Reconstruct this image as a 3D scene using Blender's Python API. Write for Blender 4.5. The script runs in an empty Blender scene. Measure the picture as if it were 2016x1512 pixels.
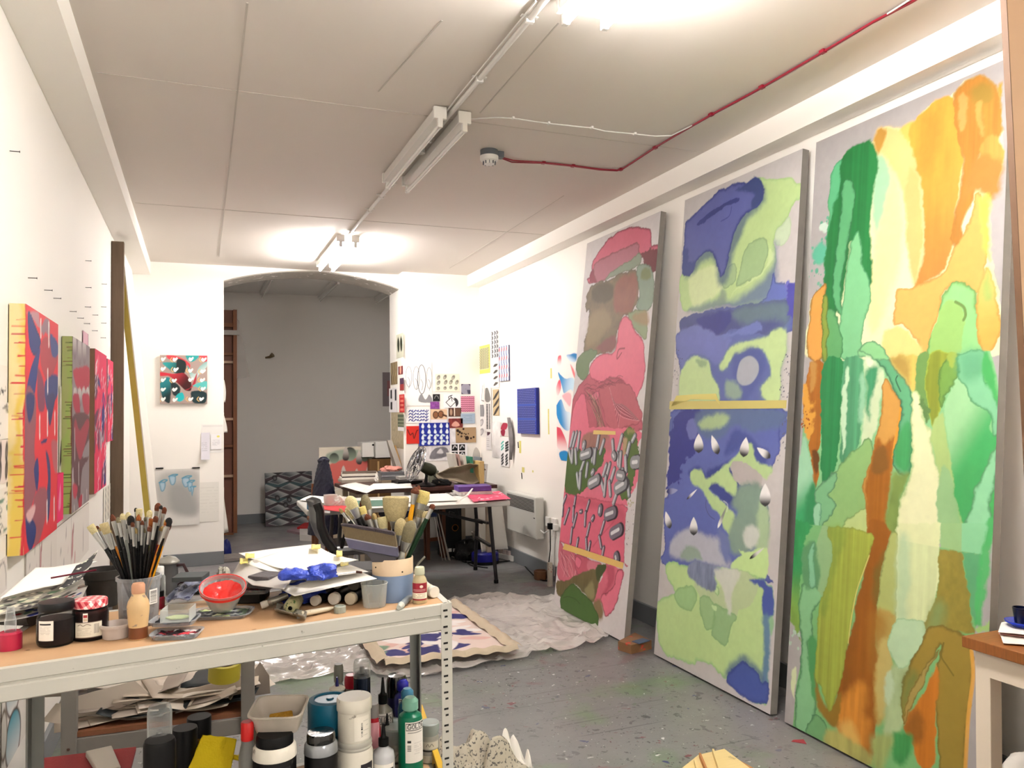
import bpy, math, random
import numpy as np
from mathutils import Vector, Matrix
random.seed(7)
SC = bpy.context.scene
COL = SC.collection

# ------------------------------------------------------------------ camera
FPX = 1545.0                                   # focal length for a 2016 x 1512 picture
YAW, PITCH, ROLL, EYE = math.radians(21.8), math.radians(1.96), math.radians(-.745),1.5
FW = np.array([math.sin(YAW)*math.cos(PITCH), math.cos(YAW)*math.cos(PITCH), math.sin(PITCH)])
_r = np.array([math.cos(YAW),-math.sin(YAW),.0]); _u = np.cross(_r, FW)
RT = math.cos(ROLL)*_r + math.sin(ROLL)*_u
UP = -math.sin(ROLL)*_r + math.cos(ROLL)*_u
CAM = np.array([.0,.0, EYE])
cd = bpy.data.cameras.new('camera'); co = bpy.data.objects.new('camera', cd); COL.objects.link(co)
cd.sensor_width = 36.0; cd.lens = 36.0*FPX/2016.0; cd.clip_start = .02; cd.clip_end = 60
co.matrix_world = Matrix(((RT[0], UP[0], -FW[0], CAM[0]),(RT[1], UP[1], -FW[1], CAM[1]),(RT[2], UP[2], -FW[2], CAM[2]),(0,0,0,1)))
SC.camera = co
# ------------------------------------------------------------------ world, exposure
SC.view_settings.view_transform = 'Standard'; SC.view_settings.look = 'None'
SC.view_settings.gamma = 1.0; SC.view_settings.use_curve_mapping = False
SC.view_settings.exposure = 2.14
W = bpy.data.worlds.new('world'); SC.world = W; W.use_nodes = True
W.node_tree.nodes['Background'].inputs[0].default_value = (0.9,0.93,1.0,1)
W.node_tree.nodes['Background'].inputs[1].default_value = 0.12
TUBE_POWER = 52.0                              # emission of the lit fluorescent tubes
SC.cycles.max_bounces = 8; SC.cycles.diffuse_bounces = 6; SC.cycles.transparent_max_bounces = 12
SC.cycles.caustics_reflective = False; SC.cycles.caustics_refractive = False
SC.cycles.sample_clamp_indirect = 6.0

# ------------------------------------------------------------------ measuring helpers (points of the photo onto real planes)
def ray(x, y): return FW + RT*(x-1008)/FPX - UP*(y-756)/FPX
def onz(x, y, z=.0): d = ray(x, y); return CAM + d*(z-EYE)/d[2]
def onx(x, y, X): d = ray(x, y); return CAM + d*X/d[0]
def ony(x, y, Y): d = ray(x, y); return CAM + d*Y/d[1]
def onp(x, y, P, N): d = ray(x, y); return CAM + d*(np.dot(np.array(P)-CAM, N)/np.dot(d, N))
def pr(p): v = np.array(p, float)-CAM; return (1008+FPX*(v@RT)/(v@FW),756-FPX*(v@UP)/(v@FW))
def pxm(p): return FPX/((np.array(p, float)-CAM)@FW)
BACK = np.array([math.sin(YAW), math.cos(YAW),.0])      # away from the viewer, level
SIDE = np.array([math.cos(YAW),-math.sin(YAW),.0])
UPZ = np.array([0,0,1.0])
def stand(px, base, w, top, z):
    """centre, radius, height of an upright round thing standing at height z"""
    P = onz(px, base, z); r = w/2/pxm(P)
    C = P + BACK*r*.9
    d = ray(px, top); t = ((C-CAM)@BACK)/(d@BACK); h = (CAM+d*t)[2]-z
    return C, r, max(h, .01)

# ------------------------------------------------------------------ colours and materials
def lin(c):
    if isinstance(c, str):
        c = c.lstrip('#'); c = c if len(c) > 3 else ''.join(x*2 for x in c); c = [int(c[i:i+2], 16)/255 for i in (0,2,4)]
    return np.array([x/12.92 if x <= .04045 else ((x+.055)/1.055)**2.4 for x in c[:3]])
MATS = {}
def mat(name, col='#808080', rough=0.5, metal=0.0, var=0.06, vs=6.0, bump=0.0, bs=60.0, spot=None, spot_s=30.0, spot_t=0.62, trans=0.0, alpha=1.0, emit=None, es=1.0, coat=0.0, sheen=0.0, stretch=None, spec=0.4, ct=True):
    if name in MATS: return MATS[name]
    m = bpy.data.materials.new(name); m.use_nodes = True; MATS[name] = m
    nt = m.node_tree; N = nt.nodes; L = nt.links; b = N['Principled BSDF']
    c = lin(col)
    if ct and not emit: c = .92*c**1.12
    tc = N.new('ShaderNodeTexCoord'); mp = N.new('ShaderNodeMapping'); L.new(tc.outputs['Object'], mp.inputs[0])
    if stretch: mp.inputs['Scale'].default_value = stretch
    nz = N.new('ShaderNodeTexNoise'); nz.inputs['Scale'].default_value = vs; nz.inputs['Detail'].default_value = 4
    L.new(mp.outputs[0], nz.inputs['Vector'])
    mx = N.new('ShaderNodeMix'); mx.data_type = 'RGBA'
    mx.inputs[6].default_value = (*np.clip(c*(1-var*1.6),0,1),1); mx.inputs[7].default_value = (*np.clip(c*(1+var),0,1),1)
    L.new(nz.outputs['Fac'], mx.inputs[0]); out = mx.outputs[2]
    if spot:
        n2 = N.new('ShaderNodeTexNoise'); n2.inputs['Scale'].default_value = spot_s; n2.inputs['Detail'].default_value = 5
        L.new(mp.outputs[0], n2.inputs['Vector'])
        rp = N.new('ShaderNodeMapRange'); rp.inputs[1].default_value = spot_t; rp.inputs[2].default_value = spot_t+0.04; L.new(n2.outputs['Fac'], rp.inputs[0])
        m2 = N.new('ShaderNodeMix'); m2.data_type = 'RGBA'; m2.inputs[7].default_value = (*lin(spot),1)
        L.new(rp.outputs[0], m2.inputs[0]); L.new(out, m2.inputs[6]); out = m2.outputs[2]
    L.new(out, b.inputs['Base Color'])
    b.inputs['Roughness'].default_value = rough; b.inputs['Metallic'].default_value = metal
    b.inputs['Specular IOR Level'].default_value = spec
    if coat: b.inputs['Coat Weight'].default_value = coat; b.inputs['Coat Roughness'].default_value = 0.15
    if sheen: b.inputs['Sheen Weight'].default_value = sheen
    if trans:                                       # thin clear plastic or glass: mostly straight through with a surface shine
        tr = N.new('ShaderNodeBsdfTransparent'); tr.inputs[0].default_value = (*np.clip(c*0.3+0.7,0,1),1)
        ms = N.new('ShaderNodeMixShader'); lw = N.new('ShaderNodeLayerWeight'); lw.inputs[0].default_value = 0.35
        mr = N.new('ShaderNodeMapRange'); mr.inputs[3].default_value = 1-trans; mr.inputs[4].default_value = min(1,1-trans+0.55)
        L.new(lw.outputs['Facing'], mr.inputs[0]); L.new(mr.outputs[0], ms.inputs[0])
        L.new(tr.outputs[0], ms.inputs[1]); L.new(b.outputs[0], ms.inputs[2]); L.new(ms.outputs[0], N['Material Output'].inputs[0])
    if emit:
        b.inputs['Emission Color'].default_value = (*lin(emit),1); b.inputs['Emission Strength'].default_value = es
    if bump:
        n3 = N.new('ShaderNodeTexNoise'); n3.inputs['Scale'].default_value = bs; n3.inputs['Detail'].default_value = 3
        L.new(mp.outputs[0], n3.inputs['Vector']); bp = N.new('ShaderNodeBump'); bp.inputs['Strength'].default_value = bump; bp.inputs['Distance'].default_value = 0.01
        L.new(n3.outputs['Fac'], bp.inputs['Height']); L.new(bp.outputs[0], b.inputs['Normal'])
    return m
def artmat(name='painted_surface', rough=0.55, bump=0.15, bs=500):
    if name in MATS: return MATS[name]
    m = bpy.data.materials.new(name); m.use_nodes = True; MATS[name] = m
    N = m.node_tree.nodes; L = m.node_tree.links; b = N['Principled BSDF']
    a = N.new('ShaderNodeAttribute'); a.attribute_name = 'Col'
    L.new(a.outputs['Color'], b.inputs['Base Color']); b.inputs['Roughness'].default_value = rough
    b.inputs['Specular IOR Level'].default_value = 0.3
    nz = N.new('ShaderNodeTexNoise'); nz.inputs['Scale'].default_value = bs; bp = N.new('ShaderNodeBump')
    tc = N.new('ShaderNodeTexCoord'); L.new(tc.outputs['Object'], nz.inputs['Vector'])
    bp.inputs['Strength'].default_value = bump; bp.inputs['Distance'].default_value = 0.002
    L.new(nz.outputs['Fac'], bp.inputs['Height']); L.new(bp.outputs[0], b.inputs['Normal'])
    return m

# ------------------------------------------------------------------ mesh builder
class MB:
    def __init__(s): s.v = []; s.f = []; s.mi = []; s.cur = 0
    def add(s, vs, fs, M=None):
        o = len(s.v)
        for p in vs:
            if M is not None: p = M @ Vector(p)
            s.v.append((float(p[0]), float(p[1]), float(p[2])))
        s.f += [tuple(i+o for i in f) for f in fs]; s.mi += [s.cur]*len(fs); return s
    def box(s, c, d, rz=.0, M=None):
        x, y, z = d[0]/2, d[1]/2, d[2]/2
        vs = [(-x,-y,-z),(x,-y,-z),(x,y,-z),(-x,y,-z),(-x,-y,z),(x,-y,z),(x,y,z),(-x,y,z)]
        T = Matrix.Translation(Vector(c)) @ Matrix.Rotation(rz, 4, 'Z')
        if M is not None: T = M @ T
        return s.add(vs, [(0,3,2,1),(4,5,6,7),(0,1,5,4),(1,2,6,5),(2,3,7,6),(3,0,4,7)], T)
    def hexa(s, p):          # eight points: bottom ring 4, top ring 4
        return s.add(p, [(0,3,2,1),(4,5,6,7),(0,1,5,4),(1,2,6,5),(2,3,7,6),(3,0,4,7)])
    def beam(s, a, b, w, h, up=(0,0,1)):
        a = np.array(a, float); b = np.array(b, float); d = b-a; d /= np.linalg.norm(d)
        up = np.array(up, float); sd = np.cross(d, up); sd /= np.linalg.norm(sd); u2 = np.cross(sd, d)
        r = []
        for q in (a, b):
            r += [q-sd*w/2-u2*h/2, q+sd*w/2-u2*h/2, q+sd*w/2+u2*h/2, q-sd*w/2+u2*h/2]
        return s.hexa(r)
    def prism(s, pts, vec):   # closed outline extruded along vec
        n = len(pts); vec = np.array(vec, float); a = [np.array(p, float) for p in pts]
        vs = a+[p+vec for p in a]
        fs = [tuple(range(n-1,-1,-1)), tuple(range(n, 2*n))]+[(i, (i+1) % n, n+(i+1) % n, n+i) for i in range(n)]
        return s.add(vs, fs)
    def lathe(s, prof, c=(0,0,0), axis=(0,0,1), seg=28, cap=True, sx=1.0):
        ax = Vector(axis).normalized(); M = Matrix.Translation(Vector(c)) @ ax.to_track_quat('Z', 'Y').to_matrix().to_4x4()
        vs = []; fs = []
        for r, z in prof:
            for k in range(seg):
                t = 2*math.pi*k/seg; vs.append((r*math.cos(t)*sx, r*math.sin(t), z))
        for i in range(len(prof)-1):
            for k in range(seg):
                k2 = (k+1) % seg; fs.append((i*seg+k, i*seg+k2,(i+1)*seg+k2,(i+1)*seg+k))
        if cap:
            fs.append(tuple(range(seg-1,-1,-1))); fs.append(tuple((len(prof)-1)*seg+k for k in range(seg)))
        return s.add(vs, fs, M)
    def tube(s, pts, r, seg=8, flat=1.0):
        P = [np.array(p, float) for p in pts]; n = len(P); R = r if hasattr(r, '__len__') else [r]*n
        vs = []; fs = []; prev = None
        for i in range(n):
            d = P[min(i+1, n-1)]-P[max(i-1,0)]; d = d/(np.linalg.norm(d)+1e-12)
            if prev is None:
                a = np.array([0,0,1.0]) if abs(d[2]) < .7 else BACK
                e1 = np.cross(d, a)
            else: e1 = prev-d*(prev@d)
            e1 /= np.linalg.norm(e1)+1e-12; prev = e1; e2 = np.cross(d, e1)
            for k in range(seg):
                t = 2*math.pi*k/seg; vs.append(P[i]+(e1*math.cos(t)+e2*math.sin(t)*flat)*R[i])
        for i in range(n-1):
            for k in range(seg):
                k2 = (k+1) % seg; fs.append((i*seg+k, i*seg+k2,(i+1)*seg+k2,(i+1)*seg+k))
        fs.append(tuple(range(seg-1,-1,-1))); fs.append(tuple((n-1)*seg+k for k in range(seg)))
        return s.add(vs, fs)
    def grid(s, fn, nu, nv):
        vs = [fn(i/nu, j/nv) for j in range(nv+1) for i in range(nu+1)]
        w = nu+1
        return s.add(vs, [(j*w+i, j*w+i+1,(j+1)*w+i+1,(j+1)*w+i) for j in range(nv) for i in range(nu)])
def wpos(o):
    p = np.zeros(3)
    while o is not None: p += np.array(o.location); o = o.parent
    return p
def tag(o, label=None, cat=None, group=None, kind=None):
    if label: o['label'] = label
    if cat: o['category'] = cat
    if group: o['group'] = group
    if kind: o['kind'] = kind
    return o
def empty(name, loc, label=None, cat=None, group=None):
    o = bpy.data.objects.new(name, None); COL.objects.link(o); o.location = [float(x) for x in loc]; o.empty_display_size = .05
    return tag(o, label, cat, group)
def finish(o, mb_v, smooth, bevel, solid, subsurf):
    me = o.data
    if smooth:
        me.polygons.foreach_set('use_smooth', [True]*len(me.polygons))
        try: me.set_sharp_from_angle(angle=math.radians(smooth if smooth > 1 else 40))
        except Exception: pass
    if solid: md = o.modifiers.new('solid', 'SOLIDIFY'); md.thickness = solid; md.offset = 0
    if bevel: md = o.modifiers.new('bevel', 'BEVEL'); md.width = bevel; md.segments = 2; md.limit_method = 'ANGLE'
    if subsurf: md = o.modifiers.new('sub', 'SUBSURF'); md.levels = subsurf; md.render_levels = subsurf
def put(name, mb, m, parent=None, smooth=0, bevel=0, solid=0, subsurf=0, label=None, cat=None, group=None, kind=None):
    """links the builder's shape (world coordinates) as ONE mesh object; top-level ones get their origin at their base"""
    if parent is not None: off = wpos(parent)
    else:
        a = np.array(mb.v); off = (a.min(0)+a.max(0))/2; off[2] = a[:, 2].min()
    me = bpy.data.meshes.new(name); me.from_pydata([(p[0]-off[0], p[1]-off[1], p[2]-off[2]) for p in mb.v], [], mb.f)
    for q in (m if isinstance(m, (list, tuple)) else [m]): me.materials.append(q)
    if any(mb.mi): me.polygons.foreach_set('material_index', mb.mi)
    o = bpy.data.objects.new(name, me); COL.objects.link(o)
    if parent is not None: o.parent = parent
    else: o.location = [float(x) for x in off]
    finish(o, mb.v, smooth, bevel, solid, subsurf)
    return tag(o, label, cat, group, kind)
def struct(name, mb, m, parent=None, **k): return put(name, mb, m, parent, kind=None if parent else 'structure', **k)

# ------------------------------------------------------------------ noise and painted surfaces
_rng = np.random.RandomState(3); _LAT = _rng.rand(16,256,256).astype(np.float32)
def vnoise(x, y, seed=0):
    xi = np.floor(x).astype(int); yi = np.floor(y).astype(int); fx = x-xi; fy = y-yi
    fx = fx*fx*(3-2*fx); fy = fy*fy*(3-2*fy); A = _LAT[seed % 16]
    a = A[yi & 255, xi & 255]; b = A[yi & 255,(xi+1) & 255]; c = A[(yi+1) & 255, xi & 255]; d = A[(yi+1) & 255,(xi+1) & 255]
    return (a*(1-fx)+b*fx)*(1-fy)+(c*(1-fx)+d*fx)*fy
def fbm(x, y, seed=0, oct=4):
    s = 0; a = 1.0; t = 0
    for k in range(oct):
        s = s+a*vnoise(x*2**k+17*k, y*2**k+5*k, seed+k); t += a; a *= .5
    return s/t*2-1
def smooth_poly(pts, closed=True, n=4):
    P = np.array(pts, float); m = len(P); out = []
    for i in range(m if closed else m-1):
        p0 = P[(i-1) % m] if closed or i > 0 else P[0]; p1 = P[i]; p2 = P[(i+1) % m]; p3 = P[(i+2) % m] if closed or i+2 < m else P[-1]
        for k in range(n):
            t = k/n; out.append(.5*((2*p1)+(-p0+p2)*t+(2*p0-5*p1+4*p2-p3)*t*t+(-p0+3*p1-3*p2+p3)*t**3))
    if not closed: out.append(P[-1])
    return np.array(out)
class Art:
    """a flat painted or printed surface: every layer is a colour field evaluated on the sheet's own plane (metres)"""
    def __init__(s, O, U, V, nu, nv, base='#ffffff', unit=None, seed=0):
        s.O = np.array(O, float); s.U = np.array(U, float); s.V = np.array(V, float)
        s.w = np.linalg.norm(s.U); s.h = np.linalg.norm(s.V); s.eu = s.U/s.w; s.ev = s.V/s.h
        s.nrm = np.cross(s.eu, s.ev); s.nu, s.nv = nu, nv; s.unit = unit
        u = np.linspace(0, s.w, nu+1); v = np.linspace(0, s.h, nv+1); s.u, s.v = np.meshgrid(u, v)
        s.u = s.u.ravel(); s.v = s.v.ravel(); s.c = np.tile(lin(base),(len(s.u),1)).astype(np.float64); s.seed = seed; s._w = {}
        s.cell = s.w/nu; s.rough = 0
    def loc(s, pts):
        if s.unit == 'px':
            out = []
            for x, y in pts:
                d = onp(x, y, s.O, s.nrm)-s.O; out.append((d@s.eu, d@s.ev))
            return np.array(out)
        if s.unit == 'n': return np.array([(a*s.w, b*s.h) for a, b in pts])
        return np.array(pts, float)
    def warp(s, f):
        if f not in s._w: s._w[f] = (fbm(s.u*f+3.1, s.v*f, s.seed+1), fbm(s.u*f, s.v*f+7.7, s.seed+5))
        return s._w[f]
    def sdf(s, P, warp=.0, wf=9.0, pad=.05):
        x0, y0 = P.min(0)-pad-warp; x1, y1 = P.max(0)+pad+warp
        idx = np.nonzero((s.u > x0) & (s.u < x1) & (s.v > y0) & (s.v < y1))[0]
        if len(idx) == 0: return idx, None
        x = s.u[idx]; y = s.v[idx]
        if warp: a, b = s.warp(wf); k_ = 2.3 if s.rough else 1; x = x+a[idx]*warp*k_; y = y+b[idx]*warp*k_
        if warp and s.rough: a, b = s.warp(48); x = x+a[idx]*s.rough; y = y+b[idx]*s.rough
        d2 = np.full(len(x),1e9); ins = np.zeros(len(x), bool); n = len(P)
        for i in range(n):
            ax, ay = P[i]; bx, by = P[(i+1) % n]; ex = bx-ax; ey = by-ay; L = ex*ex+ey*ey+1e-12
            t = np.clip(((x-ax)*ex+(y-ay)*ey)/L, 0,1); dx = x-ax-t*ex; dy = y-ay-t*ey
            np.minimum(d2, dx*dx+dy*dy, out=d2)
            c = ((ay > y) != (by > y))
            if abs(by-ay) > 1e-12: ins ^= c & (x < (bx-ax)*(y-ay)/(by-ay)+ax)
        d = np.sqrt(d2); d[ins] *= -1
        return idx, d
    def blend(s, idx, a, col, col2=None, dirn=None, tex=None):
        c = lin(col) if not isinstance(col, np.ndarray) else col
        C = np.tile(c, (len(idx),1))
        if col2 is not None:
            p, q = dirn; p, q = s.loc([p, q]); e = q-p; t = np.clip(((s.u[idx]-p[0])*e[0]+(s.v[idx]-p[1])*e[1])/(e@e),0,1)[:, None]
            t = t*t*(3-2*t); C = C*(1-t)+lin(col2)*t
        if tex:
            for amp, fu, fv in (tex if isinstance(tex[0], tuple) else (tex,)):
                n = fbm(s.u[idx]*fu, s.v[idx]*fv, s.seed+3,3)[:, None]; C = C*(1+amp*n)
        a = a[:, None]; s.c[idx] = s.c[idx]*(1-a)+np.clip(C, 0,1)*a
    def poly(s, pts, col, soft=.003, rim=None, rw=.006, ra=.8, warp=.006, wf=14.0, alpha=1.0, smooth=True, col2=None, dirn=None, tex=None):
        P = s.loc(pts); P = smooth_poly(P) if smooth else P
        idx, d = s.sdf(P, warp, wf, pad=max(soft, rw)*2+.002)
        if d is None: return s
        a = np.clip(.5-d/(2*max(soft, s.cell*.5)),0,1); a = a*a*(3-2*a)*alpha; k = a > .003
        s.blend(idx[k], a[k], col, col2, dirn, tex)
        if rim:
            b = np.exp(-(d/rw)**2)*ra; b[d > 0] *= np.exp(-(d[d > 0]/(rw*.4))**2); k = b > .01; s.blend(idx[k], b[k], rim)
        return s
    def line(s, pts, w, col, alpha=1.0, soft=None, warp=.0, wf=14.0, smooth=True, taper=False):
        P = s.loc(pts); P = smooth_poly(P, False) if smooth and len(P) > 2 else P
        x0, y0 = P.min(0)-w*2-warp; x1, y1 = P.max(0)+w*2+warp
        idx = np.nonzero((s.u > x0) & (s.u < x1) & (s.v > y0) & (s.v < y1))[0]
        if len(idx) == 0: return s
        x = s.u[idx]; y = s.v[idx]
        if warp: a, b = s.warp(wf); x = x+a[idx]*warp; y = y+b[idx]*warp
        d = np.full(len(x),1e9); n = len(P)
        for i in range(n-1):
            ax, ay = P[i]; bx, by = P[i+1]; ex = bx-ax; ey = by-ay; L = ex*ex+ey*ey+1e-12
            t = np.clip(((x-ax)*ex+(y-ay)*ey)/L, 0,1); dd = np.hypot(x-ax-t*ex, y-ay-t*ey)
            if taper: dd = dd+(i+t)/(n-1)*w*.45
            np.minimum(d, dd, out=d)
        sf = soft or max(s.cell*.8, w*.2); a = np.clip((w/2+sf/2-d)/sf, 0,1)*alpha; k = a > .01
        s.blend(idx[k], a[k], col); return s
    def ell(s, c, rx, ry, rot, col, soft=.001, rim=None, col2=None, alpha=1.0):
        """rx, ry as fractions of the width"""
        C = s.loc([c])[0]; x = s.u-C[0]; y = s.v-C[1]; R = max(rx, ry)*s.w*1.3
        idx = np.nonzero((abs(x) < R) & (abs(y) < R))[0]; x = x[idx]; y = y[idx]; ca, sa = math.cos(rot), math.sin(rot)
        X = (x*ca+y*sa)/(rx*s.w); Y = (-x*sa+y*ca)/(ry*s.w); d = (np.hypot(X, Y)-1)*min(rx, ry)*s.w
        a = np.clip(.5-d/(max(soft, s.cell)*1.0),0,1)*alpha
        C1 = np.tile(lin(col),(len(idx),1))
        if col2: t = np.clip((Y+1)/2,0,1)[:, None]; C1 = C1*(1-t)+lin(col2)*t
        k = a > .01; s.c[idx[k]] = s.c[idx[k]]*(1-a[k, None])+C1[k]*a[k, None]
        if rim:
            b = np.exp(-(d/(s.cell*1.1))**2); k = b > .02; s.blend(idx[k], b[k], rim)
        return s
    def speck(s, pts_box, n, r, col, seed=0, alpha=1.0):
        P = s.loc(pts_box); x0, y0 = P.min(0); x1, y1 = P.max(0); g = np.random.RandomState(seed)
        for k in range(n):
            cx = g.uniform(x0, x1); cy = g.uniform(y0, y1); rr = r*g.uniform(.4,1.5)
            d = np.hypot(s.u-cx, s.v-cy); idx = np.nonzero(d < rr*1.3)[0]
            if len(idx): s.blend(idx, np.clip((rr*1.3-d[idx])/(rr*.4),0,1)*alpha, col)
        return s
    def rect(s, x0, y0, x1, y1, col, alpha=1.0, tex=None):
        """in n units"""
        k = np.nonzero((s.u >= x0*s.w-1e-9) & (s.u <= x1*s.w+1e-9) & (s.v >= y0*s.h-1e-9) & (s.v <= y1*s.h+1e-9))[0]
        if len(k): s.blend(k, np.full(len(k), alpha), col, tex=tex)
        return s
    def mottle(s, amp, f, g=None):
        n = fbm(s.u*f, s.v*(g or f), s.seed+9)[:, None]; s.c = np.clip(s.c*(1+amp*n),0,1); return s
    def mesh(s, name, parent=None, curl=None, m=None, lift=.0, **k):
        P = s.O+s.u[:, None]*s.eu+s.v[:, None]*s.ev+s.nrm*lift
        if curl is not None: P = P+s.nrm*curl(s.u/s.w, s.v/s.h)[:, None]
        if parent is not None: off = wpos(parent)
        else: off = (P.min(0)+P.max(0))/2; off[2] = P[:, 2].min()
        P = P-off; w = s.nu+1
        i, j = np.meshgrid(np.arange(s.nu), np.arange(s.nv)); b = (j*w+i).ravel()
        F = np.stack([b, b+1, b+w+1, b+w], 1).astype(np.int32); nf = len(F)
        me = bpy.data.meshes.new(name); me.vertices.add(len(P)); me.vertices.foreach_set('co', P.astype(np.float32).ravel())
        me.loops.add(nf*4); me.loops.foreach_set('vertex_index', F.ravel()); me.polygons.add(nf)
        me.polygons.foreach_set('loop_start', np.arange(0, nf*4,4, dtype=np.int32))
        me.polygons.foreach_set('use_smooth', np.ones(nf, bool)); me.update(calc_edges=True)
        at = me.color_attributes.new('Col', 'FLOAT_COLOR', 'POINT')
        at.data.foreach_set('color', np.concatenate([s.c, np.ones((len(P),1))], 1).astype(np.float32).ravel())
        me.materials.append(m or artmat()); o = bpy.data.objects.new(name, me); COL.objects.link(o)
        if parent is not None: o.parent = parent
        else: o.location = [float(q) for q in off]
        return tag(o, **k)
# ================================================================== THE ROOM
XL, XR, YF, YB, ZC = -.62,2.93,-2.6,8.47,3.02
YA, ZA = 11.4,3.18                       # alcove behind the arch
M_wall = mat('white_wall_paint', '#f8f5ef', 0.6, var=0.01, vs=1.5, bump=0.03, bs=90, ct=False)
M_ceil = mat('ceiling_paint', '#dbd4cc', 0.75, var=0.02, vs=1.0, ct=False)
M_alc = mat('alcove_paint', '#f2f0ec', 0.75, var=0.02, vs=1.0, ct=False)
M_base = mat('grey_skirting_paint', '#868a8e', 0.4, var=0.04)
def floor_material():
    m = bpy.data.materials.new('painted_concrete_floor'); m.use_nodes = True; nt = m.node_tree; N = nt.nodes; L = nt.links; b = N['Principled BSDF']
    tc = N.new('ShaderNodeTexCoord')
    def mapped(sc, loc=(0,0,0), rot=0):
        mp = N.new('ShaderNodeMapping'); L.new(tc.outputs['Object'], mp.inputs[0]); mp.inputs['Scale'].default_value = sc; mp.inputs['Location'].default_value = loc
        mp.inputs['Rotation'].default_value = (0,0, rot); return mp.outputs[0]
    def noise(sc, loc=(0,0,0), s=1.0, det=5, rot=0, dist=.0, rough=.5):
        n = N.new('ShaderNodeTexNoise'); L.new(mapped(sc, loc, rot), n.inputs['Vector']); n.inputs['Scale'].default_value = s; n.inputs['Detail'].default_value = det
        n.inputs['Distortion'].default_value = dist; n.inputs['Roughness'].default_value = rough; return n.outputs['Fac']
    def rng(x, a, c, lo=.0, hi=1.0):
        r = N.new('ShaderNodeMapRange'); r.inputs[1].default_value = a; r.inputs[2].default_value = c; r.inputs[3].default_value = lo; r.inputs[4].default_value = hi; L.new(x, r.inputs[0]); return r.outputs[0]
    def mul(a, c):
        r = N.new('ShaderNodeMath'); r.operation = 'MULTIPLY'; L.new(a, r.inputs[0])
        if isinstance(c, float): r.inputs[1].default_value = c
        else: L.new(c, r.inputs[1])
        return r.outputs[0]
    def over(base, col, f):
        x = N.new('ShaderNodeMix'); x.data_type = 'RGBA'; L.new(f, x.inputs[0])
        if isinstance(base, tuple): x.inputs[6].default_value = base
        else: L.new(base, x.inputs[6])
        x.inputs[7].default_value = (*lin(col),1); return x.outputs[2]
    sep = N.new('ShaderNodeSeparateXYZ'); L.new(tc.outputs['Object'], sep.inputs[0])
    work = rng(sep.outputs[1], 7.3-4.4,5.2-4.4)         # the painting area gets the dirt; the far end stays cleaner
    patchy = rng(noise((1,1,1),(31,2,0), s=1.5, det=3),.38,.6,.25,1.0)
    c = over((*lin('#989b9a'),1), '#8d8f90', rng(noise((1,1,1), s=1.3),0.35,0.7))
    c = over(c, '#a79fa0', mul(rng(noise((1,1,1),(3,1,0), s=0.7),0.42,0.62),0.6))
    c = over(c, '#7f8a7c', mul(mul(rng(noise((1,1,1),(9,4,0), s=1.4, dist=0.6),0.52,0.66), work),0.55))
    c = over(c, '#6e6f70', mul(rng(noise((1,1,1),(5,5,0), s=5, det=8, rough=0.7),0.56,0.72),0.5))
    c = over(c, '#8f6a70', mul(rng(noise((1,1,1),(1,15,0), s=2.4, det=6, dist=1.0),0.61,0.66),0.6))
    c = over(c, '#7fa271', mul(mul(rng(noise((1,1,1),(21,5,0), s=2.2, det=6),0.56,0.66), work),0.6))
    for i, (col, s, t, al) in enumerate((('#4c4c50', 22,0.655,0.9),('#3c3e44', 50,0.68,0.95),('#5c5660', 11,0.655,0.8),('#303c80', 13,0.725,0.95),('#8c3044', 15,0.715,0.9),
                                         ('#ffffff', 30,0.70,1.0),('#f4f4f0', 70,0.715,1.0),('#5c8050', 14,0.715,0.8),('#702438', 36,0.705,0.9),('#1c1c20', 90,0.69,0.9))):
        n = noise((1,1,1),(i*7.3, i*3.1,0), s=s, det=2.5, dist=.4)
        c = over(c, col, mul(mul(mul(rng(n, t, t+.012), al), patchy), rng(sep.outputs[1], 7.3-4.4,6.0-4.4,.25,1.0)))
    for i, (rot, col) in enumerate(((0.06, '#5d6060'),(1.45, '#66686a'),(0.75, '#6a6260'))):
        n = noise((.5,26,1),(i*5.0, i, 0), s=1.0, det=2, rot=rot); k = noise((1,1,1),(i*3.0,8,0), s=.9)
        c = over(c, col, mul(mul(rng(n, .67,.70), rng(k, .45,.58)),.8))
    dk = N.new('ShaderNodeMix'); dk.data_type = 'RGBA'; dk.blend_type = 'MULTIPLY'; dk.inputs[0].default_value = 1.0; dk.inputs[7].default_value = (0.64,0.64,0.65,1); L.new(c, dk.inputs[6])
    L.new(dk.outputs[2], b.inputs['Base Color'])
    L.new(rng(noise((1,1,1), s=4),0.3,0.7,0.28,0.5), b.inputs['Roughness'])
    bp = N.new('ShaderNodeBump'); bp.inputs['Strength'].default_value = 0.12; bp.inputs['Distance'].default_value = 0.01
    L.new(noise((1,1,1), s=35, det=6), bp.inputs['Height']); L.new(bp.outputs[0], b.inputs['Normal'])
    return m
M_floor = floor_material()
m = MB(); m.box(((XL+3.6)/2-0.2,(YF+YA)/2,-0.05),(5.2, YA-YF+0.4,0.1)); struct('floor', m, M_floor)
m = MB(); m.box(((XL+XR)/2,(YF+YB+0.43)/2, ZC+0.05),(XR-XL+0.4, YB+0.43-YF, 0.1)); struct('ceiling', m, M_ceil)
m = MB(); m.box((XL-0.1,(YF+YB+0.43)/2, ZC/2),(0.2, YB+0.43-YF+0.2, ZC)); struct('wall_left', m, M_wall)
m = MB(); m.box((XR+0.1,(YF+8.28)/2, ZC/2),(0.2,8.28-YF+0.2, ZC)); struct('wall_right', m, M_wall)
m = MB(); m.box(((XL+XR)/2, YF-0.1, ZC/2),(XR-XL+0.4,0.2, ZC)); struct('wall_front', m, M_wall)
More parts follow.
